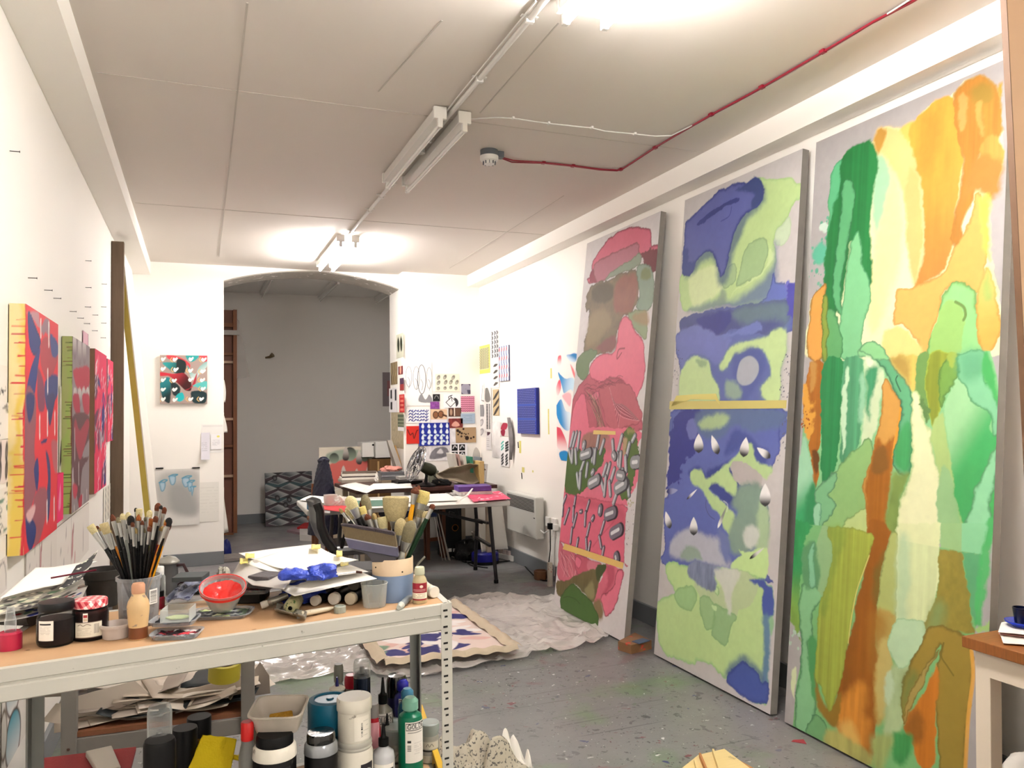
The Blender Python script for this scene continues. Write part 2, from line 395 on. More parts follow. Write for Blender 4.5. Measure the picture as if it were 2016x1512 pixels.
# back wall with the arched opening (x .24 .. 2.05), column on its right
m = MB(); m.box(((XL-.2+.24)/2,8.685, ZC/2),(.24-XL+.2,.43, ZC))
ax0, ax1 = .24,2.05
arch = [(ax0+(ax1-ax0)*t, 2.862+.148*math.sin(math.pi*t)**.85) for t in [i/20 for i in range(21)]]
for (a, za),(b, zb) in zip(arch[:-1], arch[1:]):
    m.hexa([(a, YB, za),(b, YB, zb),(b, YB+.43, zb),(a, YB+.43, za),(a, YB, ZC),(b, YB, ZC),(b, YB+.43, ZC),(a, YB+.43, ZC)])
struct('wall_back', m, M_wall)
m = MB(); m.box(((2.05+XR+0.2)/2,8.59, ZC/2),(XR+0.2-2.05,0.62, ZC)); struct('wall_column', m, M_wall)
m = MB()
for (a, za),(b, zb) in zip(arch[:-1], arch[1:]):
    m.hexa([(a, YB-.012, za-.012),(b, YB-.012, zb-.012),(b, YB+.43, zb-.012),(a, YB+.43, za-.012),(a, YB-.012, za),(b, YB-.012, zb),(b, YB+.43, zb),(a, YB+.43, za)])
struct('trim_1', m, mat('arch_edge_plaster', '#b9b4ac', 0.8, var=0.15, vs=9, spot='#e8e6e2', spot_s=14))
# alcove
m = MB(); m.box((1.9, YA+0.1,1.65),(4.2,0.2,3.3)); struct('wall_alcove', m, M_alc)
m = MB(); m.box((-0.15,10.15,1.65),(0.2,2.5,3.3)); struct('wall_alcove_left', m, M_alc)
m = MB(); m.box((3.9,10.15,1.65),(0.2,2.5,3.3)); struct('wall_alcove_right', m, M_alc)
m = MB(); m.box((3.4,8.8,1.65),(0.9,0.2,3.3)); struct('wall_alcove_front', m, M_alc)
m = MB(); m.box((1.9,10.2, ZA+0.05),(4.2,2.6,0.1)); struct('ceiling_alcove', m, M_alc)
# boxed beams along both long walls
m = MB(); m.box((XL+0.09,(YF+YB)/2,2.955),(0.18, YB-YF, 0.13)); struct('trim_2', m, M_wall)
m = MB(); m.box((XR-0.07,(YF+8.28)/2,2.955),(0.14,8.28-YF, 0.13)); struct('trim_3', m, M_wall)
# skirting boards
m = MB(); m.box((XL+0.01,(YF+YB)/2,0.065),(0.02, YB-YF, 0.13)); struct('baseboard_left', m, M_base, bevel=0.003)
m = MB(); m.box((XR-0.01,(YF+8.28)/2,0.065),(0.02,8.28-YF, 0.13)); struct('baseboard_right', m, M_base, bevel=0.003)
m = MB(); m.box(((XL+ax0)/2, YB-0.01,0.065),(ax0-XL, 0.02,0.13)); struct('baseboard_back', m, M_base, bevel=0.003)
m = MB(); m.box(((2.05+XR)/2,8.27,0.065),(XR-2.05,0.02,0.13)); struct('baseboard_column', m, M_base, bevel=0.003)
m = MB(); m.box((1.9, YA-0.01,0.065),(3.9,0.02,0.13)); struct('baseboard_alcove', m, M_base, bevel=0.003)
# ceiling board joints: thin raised filler strips
m = MB()
for a, b in ((onz(487,5, ZC), onz(431,505, ZC)),): m.beam((a[0], a[1], ZC-.001),(b[0], b[1], ZC-.001),.008,.002)
for a, b in ((onz(870,40, ZC), onz(745,180, ZC)),(onz(1100,45, ZC), onz(945,222, ZC)),(onz(1110,385, ZC), onz(885,528, ZC))): m.beam((a[0], a[1], ZC-.001),(b[0], b[1], ZC-.001),.006,.002)
for y in (3.85,6.15): m.beam((XL+.2, y, ZC-.001),(2.78, y, ZC-.001),.003,.002)
struct('trim_4', m, mat('ceiling_filler', '#cfc9c1', 0.8))

# ================================================================== LIGHT FITTINGS
M_fit = mat('white_enamel', '#e9e8e4', 0.35, var=0.02)
M_endcap = mat('white_plastic_cap', '#efeeea', 0.4, var=0.02)
M_tubeoff = mat('unlit_tube_glass', '#f2f2ee', 0.2, var=0.01)
M_tubeon = mat('lit_tube', '#ffffff', 0.5, emit='#fff9f5', es=TUBE_POWER)
def batten(x, y0, y1, z, label, lit, group, h=.05, w=.055, caps=True):
    t = empty('strip_light', (x, (y0+y1)/2, z), label, 'ceiling light', group)
    b = MB(); b.box((x, (y0+y1)/2, z-h/2-0.012),(w, y1-y0-0.04, h)); b.box((x, (y0+y1)/2, z-0.006),(w*0.5,(y1-y0)*0.6,0.012)); put('housing', b, M_fit, t, bevel=0.004)
    for yy, s in ((y0,1),(y1,-1)):
        e = MB(); e.box((x, yy+s*0.011, z-h/2-0.012),(w+0.012,0.022, h+0.012)); e.box((x, yy+s*0.012, z-h-0.036),(0.026,0.024,0.05)); put('end_cap', e, M_endcap, t, bevel=0.003)
    g = MB(); g.tube([(x, y0+0.02, z-h-0.048),(x, y1-0.02, z-h-0.048)], 0.013,12); put('tube', g, M_tubeon if lit else M_tubeoff, t, smooth=1)
    return t
GO = 'unlit twin strip lights on the ceiling'
batten(1.113,3.69,4.87,3.02, 'unlit white strip light on the ceiling, left one of the pair', False, None)
batten(1.248,3.71,4.90,3.02, 'unlit white strip light on the ceiling, right one of the pair', False, None)
batten(1.12,6.66,7.90,3.02, 'lit strip light on the ceiling close to the arched opening, left tube', True, None)
batten(1.245,6.66,7.90,3.02, 'lit strip light on the ceiling close to the arched opening, right tube', True, None)
batten(1.25,1.32,2.56,3.02, 'lit strip light on the ceiling at the top edge of the photo', True, None)
batten(1.40,1.30,2.54,3.02, 'lit strip light on the ceiling, rightmost at the top edge', True, None)
batten(1.12,-1.75,-0.55,3.02, 'lit strip light on the ceiling behind the viewer, left tube', True, None)
batten(1.25,-1.75,-0.55,3.02, 'lit strip light on the ceiling behind the viewer, right tube', True, None)
for (px, py, px2, py2, side) in ((533,553,518,586, 'left'),(660,560,633,593, 'middle'),(775,578,738,597, 'right')):
    a = onz(px, py, 3.08); b = onz(px2, py2,3.08)
    batten((a[0]+b[0])/2, a[1]-0.1, min(b[1], 11.3),3.18, 'unlit strip light on the alcove ceiling, %s one of three' % side, False, None)
# conduit along the ceiling, with saddles
m = MB(); m.tube([(1.18,-2.5,3.002),(1.18,6.62,3.002)], .012,10)
m.tube([(1.155,2.6,3.008),(1.155,3.6,3.008),(1.16,4.6,3.008)], .004,6)
cn = empty('electrical_conduit', (1.18,4,3.0), 'white conduit pipe running along the ceiling between the strip lights', 'conduit')
put('pipe', m, M_fit, cn, smooth=1)
for y in (2.72,3.3,4.15,5.05,5.35,5.75,6.5):
    s = MB(); s.box((1.18, y, 3.012),(0.07,0.018,0.006)); s.box((1.18, y, 3.0),(0.034,0.02,0.026)); put('saddle_clip', s, M_endcap, cn, bevel=0.002)
jb = MB(); jb.lathe([(0.03,0),(0.03,0.03),(0.02,0.034)], (1.18,4.33,2.985), seg=20); put('junction_box', jb, M_endcap, cn, smooth=1)
# thin white cable to the fitting
pts = [onz(*p, 3.011) for p in ((928,234),(980,231),(1010,233),(1080,243),(1165,252),(1190,258),(1250,264),(1290,268),(1322,267),(1375,241),(1440,208),(1560,142),(1690,64),(1790,0))]
m = MB(); m.tube(pts, 0.0035,6); c1 = empty('white_cable', pts[0], 'thin white cable clipped across the ceiling to the strip lights', 'cable'); put('cable', m, M_fit, c1, smooth=1)
for q in ((1010,233),(1080,243),(1165,252),(1250,264)):
    p = onz(*q, 3.011); m = MB(); m.box((p[0], p[1], 3.013),(0.012,0.02,0.012)); put('cable_clip', m, M_endcap, c1)
# smoke detector with red fire cable
sd = onz(963,303,3.0); M_grey = mat('grey_plastic', '#6f747a', 0.5)
t = empty('smoke_detector', (sd[0], sd[1], 3.02), 'round white smoke detector on a grey ceiling box', 'smoke detector')
m = MB(); m.lathe([(0.052,0),(0.052,0.035)], (sd[0], sd[1], 2.985), seg=28); m.box((sd[0]+0.06, sd[1], 3.0),(0.05,0.045,0.035)); put('mounting_box', m, M_grey, t, smooth=1)
m = MB(); m.lathe([(0.018,0.0),(0.03,0.004),(0.034,0.018),(0.05,0.024),(0.054,0.034),(0.054,0.05)], (sd[0], sd[1], 2.935), seg=28); put('sensor_head', m, M_endcap, t, smooth=1)
for k in range(10):
    a = k*math.pi/5; m = MB(); m.box((sd[0]+0.036*math.cos(a), sd[1]+0.036*math.sin(a),2.946),(0.007,0.004,0.016), a); put('vent_slot', m, M_grey, t)
M_red = mat('red_fire_cable', '#9c1f38', 0.4, var=0.05)
t = empty('fire_alarm_cable', (sd[0]+0.1, sd[1], 3.01), 'red twin cable clipped to the ceiling from smoke detector to beam', 'cable')
for o_ in (0,.011):
    pts = [onz(*p, 3.011)+np.array([o_*.5, o_*1.1,0]) for p in ((984,309),(1010,316),(1068,320),(1128,326),(1180,333),(1215,335),(1226,332),(1290,290),(1330,266),(1400,226),(1500,172),(1620,102),(1720,42),(1800,0),(1960,-100))]
    if o_: pts[1] = pts[1]+np.array([0,.02,0])
    m = MB(); m.tube(pts, 0.0045,6); put('cable', m, M_red, t, smooth=1)
for q in ((1070,321),(1128,327),(1222,334),(1290,291),(1400,226),(1500,172),(1620,102)):
    p = onz(*q, 3.011); m = MB(); m.box((p[0], p[1], 3.012),(0.02,0.026,0.014)); put('cable_clip', m, M_red, t)
# ================================================================== THREE TALL CANVASES LEANING ON THE RIGHT WALL
M_canvas = mat('primed_canvas', '#c3bfba', 0.7, var=0.04, bump=0.1, bs=300)
M_canvas_side = mat('canvas_edge', '#96928c', 0.8, var=0.12, vs=12)
M_wood = mat('pale_pine', '#c9a877', 0.6, var=0.14, vs=5, stretch=(1,1,9))
def tall_canvas(y0, y1, xb, xt, zt, label, paintfn, nu=300, nv=820, z0=0.012, gain=0.93, base='#b4b0b0', des=0.11):
    """leans in x: front foot at xb, front top at xt; y0 is the far edge (left in the photo), y1 the near edge"""
    t = empty('tall_canvas', (xb+0.1,(y0+y1)/2,0), label, 'painting')
    O = np.array([xb, y0, z0]); V = np.array([xt-xb, 0, zt-z0]); U = np.array([0, y1-y0,.0]); n = np.cross(U, V); n /= np.linalg.norm(n)
    A = Art(O, U, V, nu, nv, base, 'px'); A.rough = 0.0075; A.mottle(0.05,3); paintfn(A); A.mottle(0.05,5); A.mottle(0.05,38); L = A.c@np.array([.3,.6,.1]); A.c = (A.c*(1-des)+L[:, None]*des)*gain; A.mesh('painted_front', t)
    e = -n*.042; f = -n*.0015; m = MB(); q = [O, O+U, O+U+V, O+V]
    m.hexa([q[0]+f, q[1]+f, q[1]+e, q[0]+e, q[3]+f, q[2]+f, q[2]+e, q[3]+e]); put('stretcher_edge', m, M_canvas_side, t)
    v = V/np.linalg.norm(V); L = np.linalg.norm(V)
    for h in (.02,.25,.5,.75,.98):
        b = MB(); p = O+V*h-n*0.048; b.beam(p+U*0.03, p+U*0.97,0.012,0.05, v); put('back_bar', b, M_wood, t)
    return t
def zz(sc, ox, oy): return lambda pts: [(ox+x/sc, oy+y/sc) for x, y in pts]
def drop(A, z, cx, cy, L, w, rot, c1='#f2f2f2', c2='#2c2c30', rim=None):
    a = math.radians(rot); P = []
    for t, r in ((0,.04),(.12,.35),(.3,.7),(.55,.98),(.72,1),(.88,.75),(1,.1)): P.append((r*w/2,(t-.5)*L))
    P = P+[(-x, y) for x, y in reversed(P)]
    f = lambda x, y: (cx+x*math.cos(a)-y*math.sin(a), cy+x*math.sin(a)+y*math.cos(a))
    A.poly(z([f(*p) for p in P]), c1,.0015, warp=0, col2=c2, dirn=z([f(0,-L*.1), f(0, L*.42)]), rim=rim, rw=.003, ra=.5)
def stick(A, z, x0, y0, x1, y1, w, c='#9298a0', d='#3c3840'):
    A.line(z([(x0+w*.35, y0+w*.2),(x1+w*.35, y1+w*.2)]),0, d)
    ax, ay = z([(0,0)])[0];
    for off, ww, cc in ((w*0.32, w, d),(0, w*0.85, c),(-w*0.12, w*0.25, '#d8dade')):
        q = A.loc(z([(x0+off, y0),(x1+off, y1)])); s = np.linalg.norm(A.loc(z([(0,0),(ww, 0)]))[1]-A.loc(z([(0,0),(ww, 0)]))[0])
        u = A.unit; A.unit = None; A.line(q, s, cc, soft=.003); A.unit = u
def paint_blue(A):
    a = zz(4.32,1320,270); b = zz(3.36,1060,400); c = zz(3.36,1060,800); d = zz(4.725,1270,1100)
    HALO = '#4a5c8c'
    A.poly(a([(720,345),(860,350),(1000,345),(1050,370),(1075,410),(1120,400),(1160,410),(1155,460),(1090,520),(1040,570),(1010,660),(960,730),(900,800),(880,900),(900,980),(885,1150),(890,1240),(960,1250),(1000,1280),(990,1380),(700,1440),(500,1420),(140,1480),(80,1300),(95,1160),(160,1180),(200,1000),(560,700),(780,560),(740,400)]), '#b6d58c', 0.003, '#9cc47c', 0.008)
    A.poly(a([(960,740),(1010,680),(1015,800),(1000,880),(940,930),(890,900),(900,800)]), '#c2d8b6', 0.006, '#aec8a0')
    A.poly(a([(700,880),(800,860),(830,960),(800,1080),(740,1180),(620,1240),(560,1270),(580,1180),(610,1050),(640,960)]), '#9dc086', 0.004, '#84a574', 0.008)
    A.poly(a([(450,1150),(540,1070),(560,1170),(540,1240),(450,1290)]), '#9fbf88', 0.004, '#84a574')
    A.poly(a([(840,960),(880,990),(850,1080),(700,1220),(560,1290),(500,1370),(560,1300),(800,1120)]), '#c6e09e', 0.006)
    A.poly(a([(170,1180),(390,1080),(400,1200),(440,1280),(380,1350),(200,1440),(160,1300)]), '#cfe2a6', 0.015)
    A.poly(a([(900,900),(870,1100),(760,1220),(640,1320),(500,1400),(380,1400),(160,1480),(560,1450),(700,1430),(850,1380),(900,1240)]), '#5a6f9c', 0.035, alpha=0.85)
    A.poly(a([(380,1400),(430,1300),(470,1340),(450,1440),(300,1470),(140,1490),(230,1450)]), '#7f9688', 0.02, alpha=0.8)
    bl = [(130,740),(180,680),(330,530),(450,440),(600,390),(640,395),(690,350),(740,345),(790,430),(790,520),(740,590),(640,650),(560,760),(520,900),(490,1020),(470,1100),(430,1190),(410,1150),(390,1050),(340,975),(270,1000),(210,1060),(190,1140),(150,1180),(100,1150),(115,950)]
    A.poly(a([(740,400),(800,450),(800,560),(660,700),(600,850),(540,1000),(470,1240),(400,1240),(390,1100),(340,1040),(260,1080),(200,1160),(130,1180),(300,900),(600,500)]), '#5b7384', 0.03, alpha=0.9)
    A.poly(a(bl), '#5760a4', 0.006, '#2a3880', 0.012,0.85, tex=(0.06,9,9))
    A.poly(a([(640,395),(690,350),(750,350),(795,450),(780,540),(700,600),(690,540),(720,480),(650,460),(560,450)]), '#33457c', 0.012, alpha=0.9)
    A.poly(a([(110,960),(160,960),(150,1060),(210,1060),(190,1140),(150,1180),(100,1150)]), '#3d4b8c', 0.012, alpha=0.9)
    A.poly(a([(230,750),(260,700),(400,600),(480,550),(575,510),(575,545),(460,600),(370,660),(280,730)]), '#323b80', 0.003)
    A.line(a([(520,590),(500,670),(430,715)]),0.006, '#39448a')
    A.poly(a([(880,1150),(890,1240),(960,1240),(990,1290),(990,1370),(850,1400),(700,1440),(800,1380),(840,1290)]), '#6071bc', 0.01, '#3d4a90')
    A.poly(a([(960,1235),(1060,1250),(1075,1400),(1085,1512),(990,1512),(985,1380),(990,1300)]), '#6a6cc0', 0.004, warp=0.012, wf=30)
    # middle
    A.poly(b([(960,760),(1250,690),(1640,637),(1700,570),(1712,760),(1690,830),(1640,870),(1640,980),(1610,1100),(1600,1300),(1590,1560),(880,1560),(930,1310),(940,1250),(940,1110),(910,950),(910,870),(960,830)]), '#5866a8', 0.003, '#3d488c', 0.008,0.6)
    A.poly(b([(960,757),(1250,703),(1640,640),(1640,800),(1500,870),(1300,830),(1180,880),(1020,810),(950,870)]), '#49528a', 0.006, tex=(0.12,12,12))
    A.poly(b([(1290,705),(1620,655),(1640,800),(1560,760),(1350,790)]), '#647d86', 0.03, alpha=0.85)
    A.poly(b([(1060,760),(1250,715),(1260,800),(1170,870),(1060,810)]), '#3b3f88', 0.012)
    A.poly(b([(1640,560),(1700,540),(1712,800),(1690,830),(1655,700)]), '#4a4aa8', 0.005, warp=0.012, wf=30)
    A.poly(b([(915,870),(1050,810),(1180,870),(1270,880),(1230,1000),(1180,1070),(1100,1010),(1000,1010),(950,1100),(920,960)]), '#6973b8', 0.012, tex=(0.08,7,7))
    A.poly(b([(1380,800),(1460,790),(1480,840),(1400,860),(1290,870),(1230,900),(1210,870),(1300,850)]), '#6a78bc', 0.008)
    g = [(1640,840),(1560,840),(1490,890),(1330,920),(1250,980),(1200,1080),(1240,1090),(1300,1010),(1400,960),(1480,960),(1530,1060),(1530,1150),(1470,1210),(1490,1290),(1600,1300),(1610,1100),(1640,980)]
    A.poly(b(g), '#6f8a8a', 0.03, alpha=0.9); A.poly(b(g), '#bbd892', 0.012)
    A.poly(b([(1300,1000),(1400,955),(1480,980),(1500,1080),(1440,1220),(1380,1300),(1300,1300),(1290,1120)]), '#4c5a9c', 0.02, alpha=0.9)
    A.poly(b([(1240,1180),(1310,1190),(1350,1250),(1320,1302),(1250,1290)]), '#8aa494', 0.02)
    A.poly(b([(1315,1115),(1340,1040),(1400,1010),(1450,1050),(1455,1120),(1410,1190),(1350,1205),(1315,1170)]), '#a8adb8', 0.006, warp=0)
    gl = [(945,1110),(1010,1030),(1080,1020),(1130,1060),(1140,1130),(1180,1200),(1200,1300),(1100,1310),(945,1300)]
    A.poly(b(gl), '#6f8a8a', 0.03, alpha=0.7); A.poly(b(gl), '#bcd995', 0.01)
    A.poly(b([(1040,1040),(1100,1035),(1110,1080),(1060,1070)]), '#8fae80', 0.01)
    # lower middle
    A.poly(c([(900,20),(1590,20),(1590,140),(1590,300),(1530,420),(1480,470),(1400,420),(1280,370),(1270,480),(1340,520),(1440,510),(1500,600),(1530,760),(1510,930),(1500,1100),(1490,1170),(850,1060),(840,940),(835,800),(820,640),(850,590),(860,470),(900,370),(870,290),(890,100)]), '#5967b0', 0.003, '#35408c', 0.009,0.7, warp=0.008, wf=20)
    A.poly(c([(930,20),(1080,20),(1050,100),(1030,300),(960,380),(940,500),(850,540),(870,380),(870,200)]), '#33388a', 0.006, warp=0.02, wf=26)
    A.poly(c([(980,120),(1040,80),(1050,180),(1000,230)]), '#6a72b8', 0.008)
    A.poly(c([(1080,20),(1590,20),(1590,130),(1420,170),(1300,120),(1200,220),(1110,210),(1050,150)]), '#566c94', 0.02, alpha=0.9)
    A.poly(c([(1060,110),(1150,60),(1260,60),(1230,130),(1150,150),(1090,150)]), '#a6c28c', 0.02)
    A.poly(c([(1230,330),(1290,160),(1370,170),(1450,260),(1520,300),(1480,420),(1380,260),(1300,300)]), '#3d4c94', 0.02, alpha=0.9)
    gg = [(1010,430),(1080,420),(1110,470),(1180,440),(1280,350),(1400,250),(1440,360),(1540,400),(1540,440),(1490,475),(1400,420),(1290,380),(1260,420),(1310,500),(1300,570),(1200,520),(1150,510),(1130,560),(1200,620),(1280,690),(1300,760),(1280,850),(1230,800),(1200,720),(1140,660),(1080,560),(1020,510)]
    A.line(c([(1000,440),(1060,410),(1120,480),(1190,420),(1280,360)]),0.03, '#3a4890', 0.8,0.02)
    A.poly(c([(1130,420),(1260,400),(1340,500),(1300,640),(1180,600),(1120,520)]), '#34428c', 0.015)
    A.poly(c(gg), '#b4d48e', 0.01)
    A.poly(c([(1180,440),(1260,440),(1310,540),(1290,590),(1220,520)]), '#b8d890', 0.012)
    A.poly(c([(1278,372),(1360,378),(1450,430),(1480,480),(1460,560),(1400,510),(1340,520),(1290,470)]), '#b9b2b1', 0.003)
    A.poly(c([(1340,520),(1440,510),(1500,600),(1525,760),(1500,900),(1300,980),(1250,860),(1310,700),(1280,640)]), '#7e9a8b', 0.02, tex=(0.1,8,8))
    A.poly(c([(1460,640),(1520,680),(1525,900),(1490,960),(1440,940)]), '#a9c698', 0.02)
    A.poly(c([(1350,850),(1380,790),(1430,790),(1460,850),(1430,930),(1370,920)]), '#cbd2ca', 0.016)
    A.poly(c([(1330,950),(1400,960),(1510,940),(1500,1140),(1290,1080),(1280,1030),(1350,980)]), '#c0e392', 0.006)
    A.poly(c([(900,850),(1000,810),(1100,850),(1200,880),(1240,960),(1255,1060),(1000,1010),(870,975)]), '#b3b6c4', 0.02)
    A.poly(c([(1190,820),(1250,860),(1270,1000),(1240,1030),(1200,930)]), '#6a78b0', 0.02)
    A.poly(c([(940,970),(1000,920),(1060,960),(1080,1020),(960,1005)]), '#8ea594', 0.015)
    # bottom
    A.poly(d([(230,20),(400,60),(460,60),(700,80),(850,100),(1090,185),(1150,250),(1195,300),(1190,520),(1140,560),(1150,780),(1130,1330),(1080,1350),(1000,1320),(760,1130),(700,1060),(540,950),(470,950),(440,980),(300,940),(150,840),(115,640),(120,400),(270,330),(270,290),(200,140)]), '#b9da8e', 0.003, '#90c47c', 0.01,0.75)
    A.poly(d([(270,330),(330,260),(440,260),(480,370),(450,450),(400,490),(320,440)]), '#9cc884', 0.005, '#86b573', 0.01)
    A.poly(d([(460,220),(640,300),(850,120),(1000,160),(1050,250),(980,440),(880,470),(800,600),(700,560),(520,380)]), '#b7cc98', 0.006)
    A.poly(d([(510,370),(630,400),(640,620),(590,660),(540,600)]), '#9ac283', 0.005, '#7fae72', 0.008)
    A.poly(d([(640,420),(740,470),(850,530),(800,640),(750,790),(620,710),(650,600)]), '#93bc80', 0.005, '#7fae72', 0.008)
    A.poly(d([(650,260),(690,270),(680,340),(650,310)]), '#bfe0a0', 0.003, '#86b573', 0.006); A.poly(d([(620,440),(660,440),(665,490),(630,480)]), '#bfe0a0', 0.003)
    A.poly(d([(400,80),(450,30),(700,80),(640,170),(670,230),(620,310),(430,190)]), '#7a86a4', 0.01, tex=(0.3,60,12))
    A.poly(d([(640,130),(730,80),(870,110),(880,170),(820,270),(800,480),(770,500),(730,300)]), '#cdd3c6', 0.012, tex=(0.05,30,10))
    A.poly(d([(980,190),(1100,185),(1150,260),(1195,300),(1190,520),(1110,540),(1085,400),(1090,260),(1000,220)]), '#4357a4', 0.008)
    A.poly(d([(1090,540),(1140,540),(1165,760),(1140,1170),(1080,1160),(1110,900),(1100,700)]), '#5d84a2', 0.014)
    A.poly(d([(1140,570),(1190,540),(1180,700),(1160,690)]), '#8ec08e', 0.01)
    A.poly(d([(740,1090),(880,900),(980,940),(1080,1040),(1100,1150),(1000,1200)]), '#4c6a90', 0.02, alpha=0.8)
    A.poly(d([(755,1110),(880,960),(960,980),(1040,1060),(1070,1150),(1140,1160),(1135,1330),(1080,1350),(950,1300),(800,1190)]), '#4358a6', 0.006, '#2e3f8c', 0.01)
    for q in ((1060,245,125,62,0),(1167,255,130,48,-18),(1365,270,130,60,8),(1490,307,110,48,-52),(1500,587,150,72,0),(856,752,115,40,-14),(1027,793,120,52,0)): drop(A, c, *q)
    drop(A, c, 1015,582,95,16,45); drop(A, c, 1215,735,150,20,22,'#8a9088','#f4f6f0'); drop(A, c, 1445,972,120,22,52,'#d8dcd8','#0c0c0e'); drop(A, c, 885,560,75,40,80,'#9aa0c8','#23286a')
    A.line(c([(1110,620),(1108,670),(1130,720),(1165,748)]),0.003, '#2a2e3c'); A.line(c([(1225,625),(1252,650),(1245,700)]),0.003, '#e8ece8')
    A.speck(b([(900,950),(940,1210)]),30,0.003, '#4c4c60', 3); A.speck(b([(1610,1000),(1660,1290)]),40,0.003, '#5c5c70', 5); A.speck(c([(1600,30),(1630,400)]),18,0.003, '#5c5c70', 6)
def paint_red(A):
    h = zz(3.36,1060,400); i = zz(5.04,1080,820); j = zz(5.04,1040,1050)
    A.poly(h([(350,480),(360,390),(420,290),(500,210),(620,155),(720,165),(745,200),(750,280),(790,270),(790,320),(700,340),(640,380),(480,470),(360,530),(322,505)]), '#d3657e', 0.003, '#782036', 0.010,0.85)
    A.poly(h([(335,480),(370,440),(385,520),(350,520)]), '#8c3044', 0.005, warp=0.01)
    A.poly(h([(370,410),(480,340),(650,265),(665,330),(690,350),(640,400),(480,480),(390,525)]), '#b46e7e', 0.006, '#7c4048', 0.008)
    A.poly(h([(440,510),(500,440),(620,370),(670,335),(680,390),(630,430),(500,480)]), '#8b9a84', 0.006, '#6a6c58')
    A.poly(h([(680,330),(780,305),(788,440),(740,450),(700,390)]), '#743238', 0.004, warp=0.014, wf=36)
    A.poly(h([(360,540),(470,500),(640,440),(660,560),(660,640),(620,720),(560,750),(520,850),(490,960),(380,1000),(300,985),(320,850),(340,720),(308,690),(325,600)]), '#7c6a4e', 0.005, '#5c4c34', 0.008, warp=0.012, wf=20, tex=((0.25,9,9),(0.15,40,40)))
    A.poly(h([(360,560),(470,520),(500,600),(440,660),(360,640)]), '#544c34', 0.02, alpha=0.85)
    A.poly(h([(520,520),(640,470),(655,600),(600,720),(500,700)]), '#965c4c', 0.03, alpha=0.9, tex=(0.2,14,14))
    A.poly(h([(340,760),(440,700),(480,800),(400,900),(320,950)]), '#95845e', 0.03, alpha=0.9)
    A.poly(h([(380,960),(500,870),(520,940),(470,990)]), '#84524c', 0.02)
    A.poly(h([(650,430),(730,410),(768,540),(750,680),(700,720),(650,690),(670,600)]), '#8a9f8b', 0.005, '#5e6e58', 0.007)
    A.poly(h([(690,440),(730,430),(740,500),(680,500)]), '#7d8a5c', 0.015)
    A.poly(h([(600,720),(700,710),(718,760),(710,900),(650,850),(610,790)]), '#93a27c', 0.006, '#6e7850')
    A.poly(h([(620,740),(720,720),(725,800),(650,790)]), '#a98c62', 0.02, alpha=0.8)
    pk = [(560,750),(600,760),(640,850),(690,910),(703,1000),(703,1150),(670,1250),(640,1280),(560,1180),(480,1150),(400,1190),(340,1130),(350,1060),(410,1000),(490,990),(520,940),(530,830)]
    A.poly(h([(290,1180),(360,1120),(460,1150),(560,1170),(640,1260),(670,1350),(685,1430),(640,1512),(205,1530),(215,1350),(250,1250)]), '#bd5a6c', 0.004, '#8c3448', 0.008, tex=(0.12,14,14))
    A.poly(h(pk), '#e7738d', 0.003, '#9c2e48', 0.008, tex=(0.04,9,9)); A.line(h([(570,960),(530,970),(520,1030),(550,990)]),0.012, '#a04458')
    A.poly(h([(262,1020),(350,970),(390,990),(340,1060),(330,1130),(290,1170),(255,1120)]), '#6e845e', 0.004, '#4c5a3c')
    A.poly(h([(240,1340),(300,1260),(330,1400),(320,1520),(210,1520)]), '#e36f89', 0.006, '#8c2c44', 0.006)
    A.poly(h([(330,1280),(400,1240),(390,1300),(350,1300)]), '#e0708a', 0.005, '#782840')
    A.poly(h([(400,1240),(470,1190),(590,1200),(650,1290),(676,1440),(480,1490),(430,1380)]), '#c0606e', 0.006, '#8a3444', 0.005)
    g = np.random.RandomState(4)
    for k in range(22):
        t = k/21; A.line(h([(668,1440),(560-30*t, 1360-40*math.sin(t*3)+60*(t-0.3)),(470+60*(1-t),1480-260*t)]),0.0035, '#742a3a' if k % 3 else '#e8a0a8')
    for k in range(26): A.line(h([(300+g.uniform(0,90),1230+g.uniform(0,60)),(370+g.uniform(-20,40),1350),(380+g.uniform(0,80),1512)]),0.003, '#5c4038' if k % 3 else '#b89880')
    for k in range(22):
        x = 300+g.uniform(0,220); y = 1230-(x-300)*0.25+g.uniform(-25,25); A.line(h([(x, y),(x+20, y-14),(x+45, y-4)]),0.003, '#6a2c38')
    A.poly(i([(205,130),(870,130),(885,300),(885,640),(780,830),(740,885),(240,785),(140,740),(165,480),(190,340)]), '#e06e86', 0.003, tex=(0.05,10,10))
    A.poly(i([(340,200),(480,140),(600,200),(560,330),(450,345),(340,320)]), '#99705e', 0.012, alpha=0.9, tex=(0.2,60,10)); A.poly(i([(560,230),(640,260),(620,340),(560,330)]), '#c47078', 0.02)
    A.poly(i([(190,330),(330,345),(450,335),(560,330),(550,400),(520,490),(450,560),(430,640),(370,710),(330,750),(200,795),(155,670),(165,480)]), '#4c692a', 0.003, '#3c5420', 0.006, warp=0.012, wf=26)
    A.poly(i([(780,120),(850,140),(885,250),(890,450),(850,600),(830,700),(800,820),(740,830),(700,770),(780,620),(760,350),(740,220)]), '#55702e', 0.003, '#40551f', 0.006, warp=0.012, wf=30)
    A.poly(i([(740,220),(775,220),(760,380),(735,370)]), '#b49a70', 0.01); A.poly(i([(780,120),(850,130),(850,160),(790,170)]), '#8c8c48', 0.012)
    A.poly(i([(130,770),(240,780),(740,880),(762,1000),(748,1440),(735,1452),(160,1262),(88,1230),(110,1100)]), '#df627d', 0.003, '#a83a54', 0.007,0.7, warp=0.004)
    A.poly(i([(160,790),(400,822),(600,860),(740,900),(740,1100),(600,1060),(560,960),(400,900),(180,880)]), '#bc4a60', 0.03, alpha=0.6, tex=(0.2,20,20))
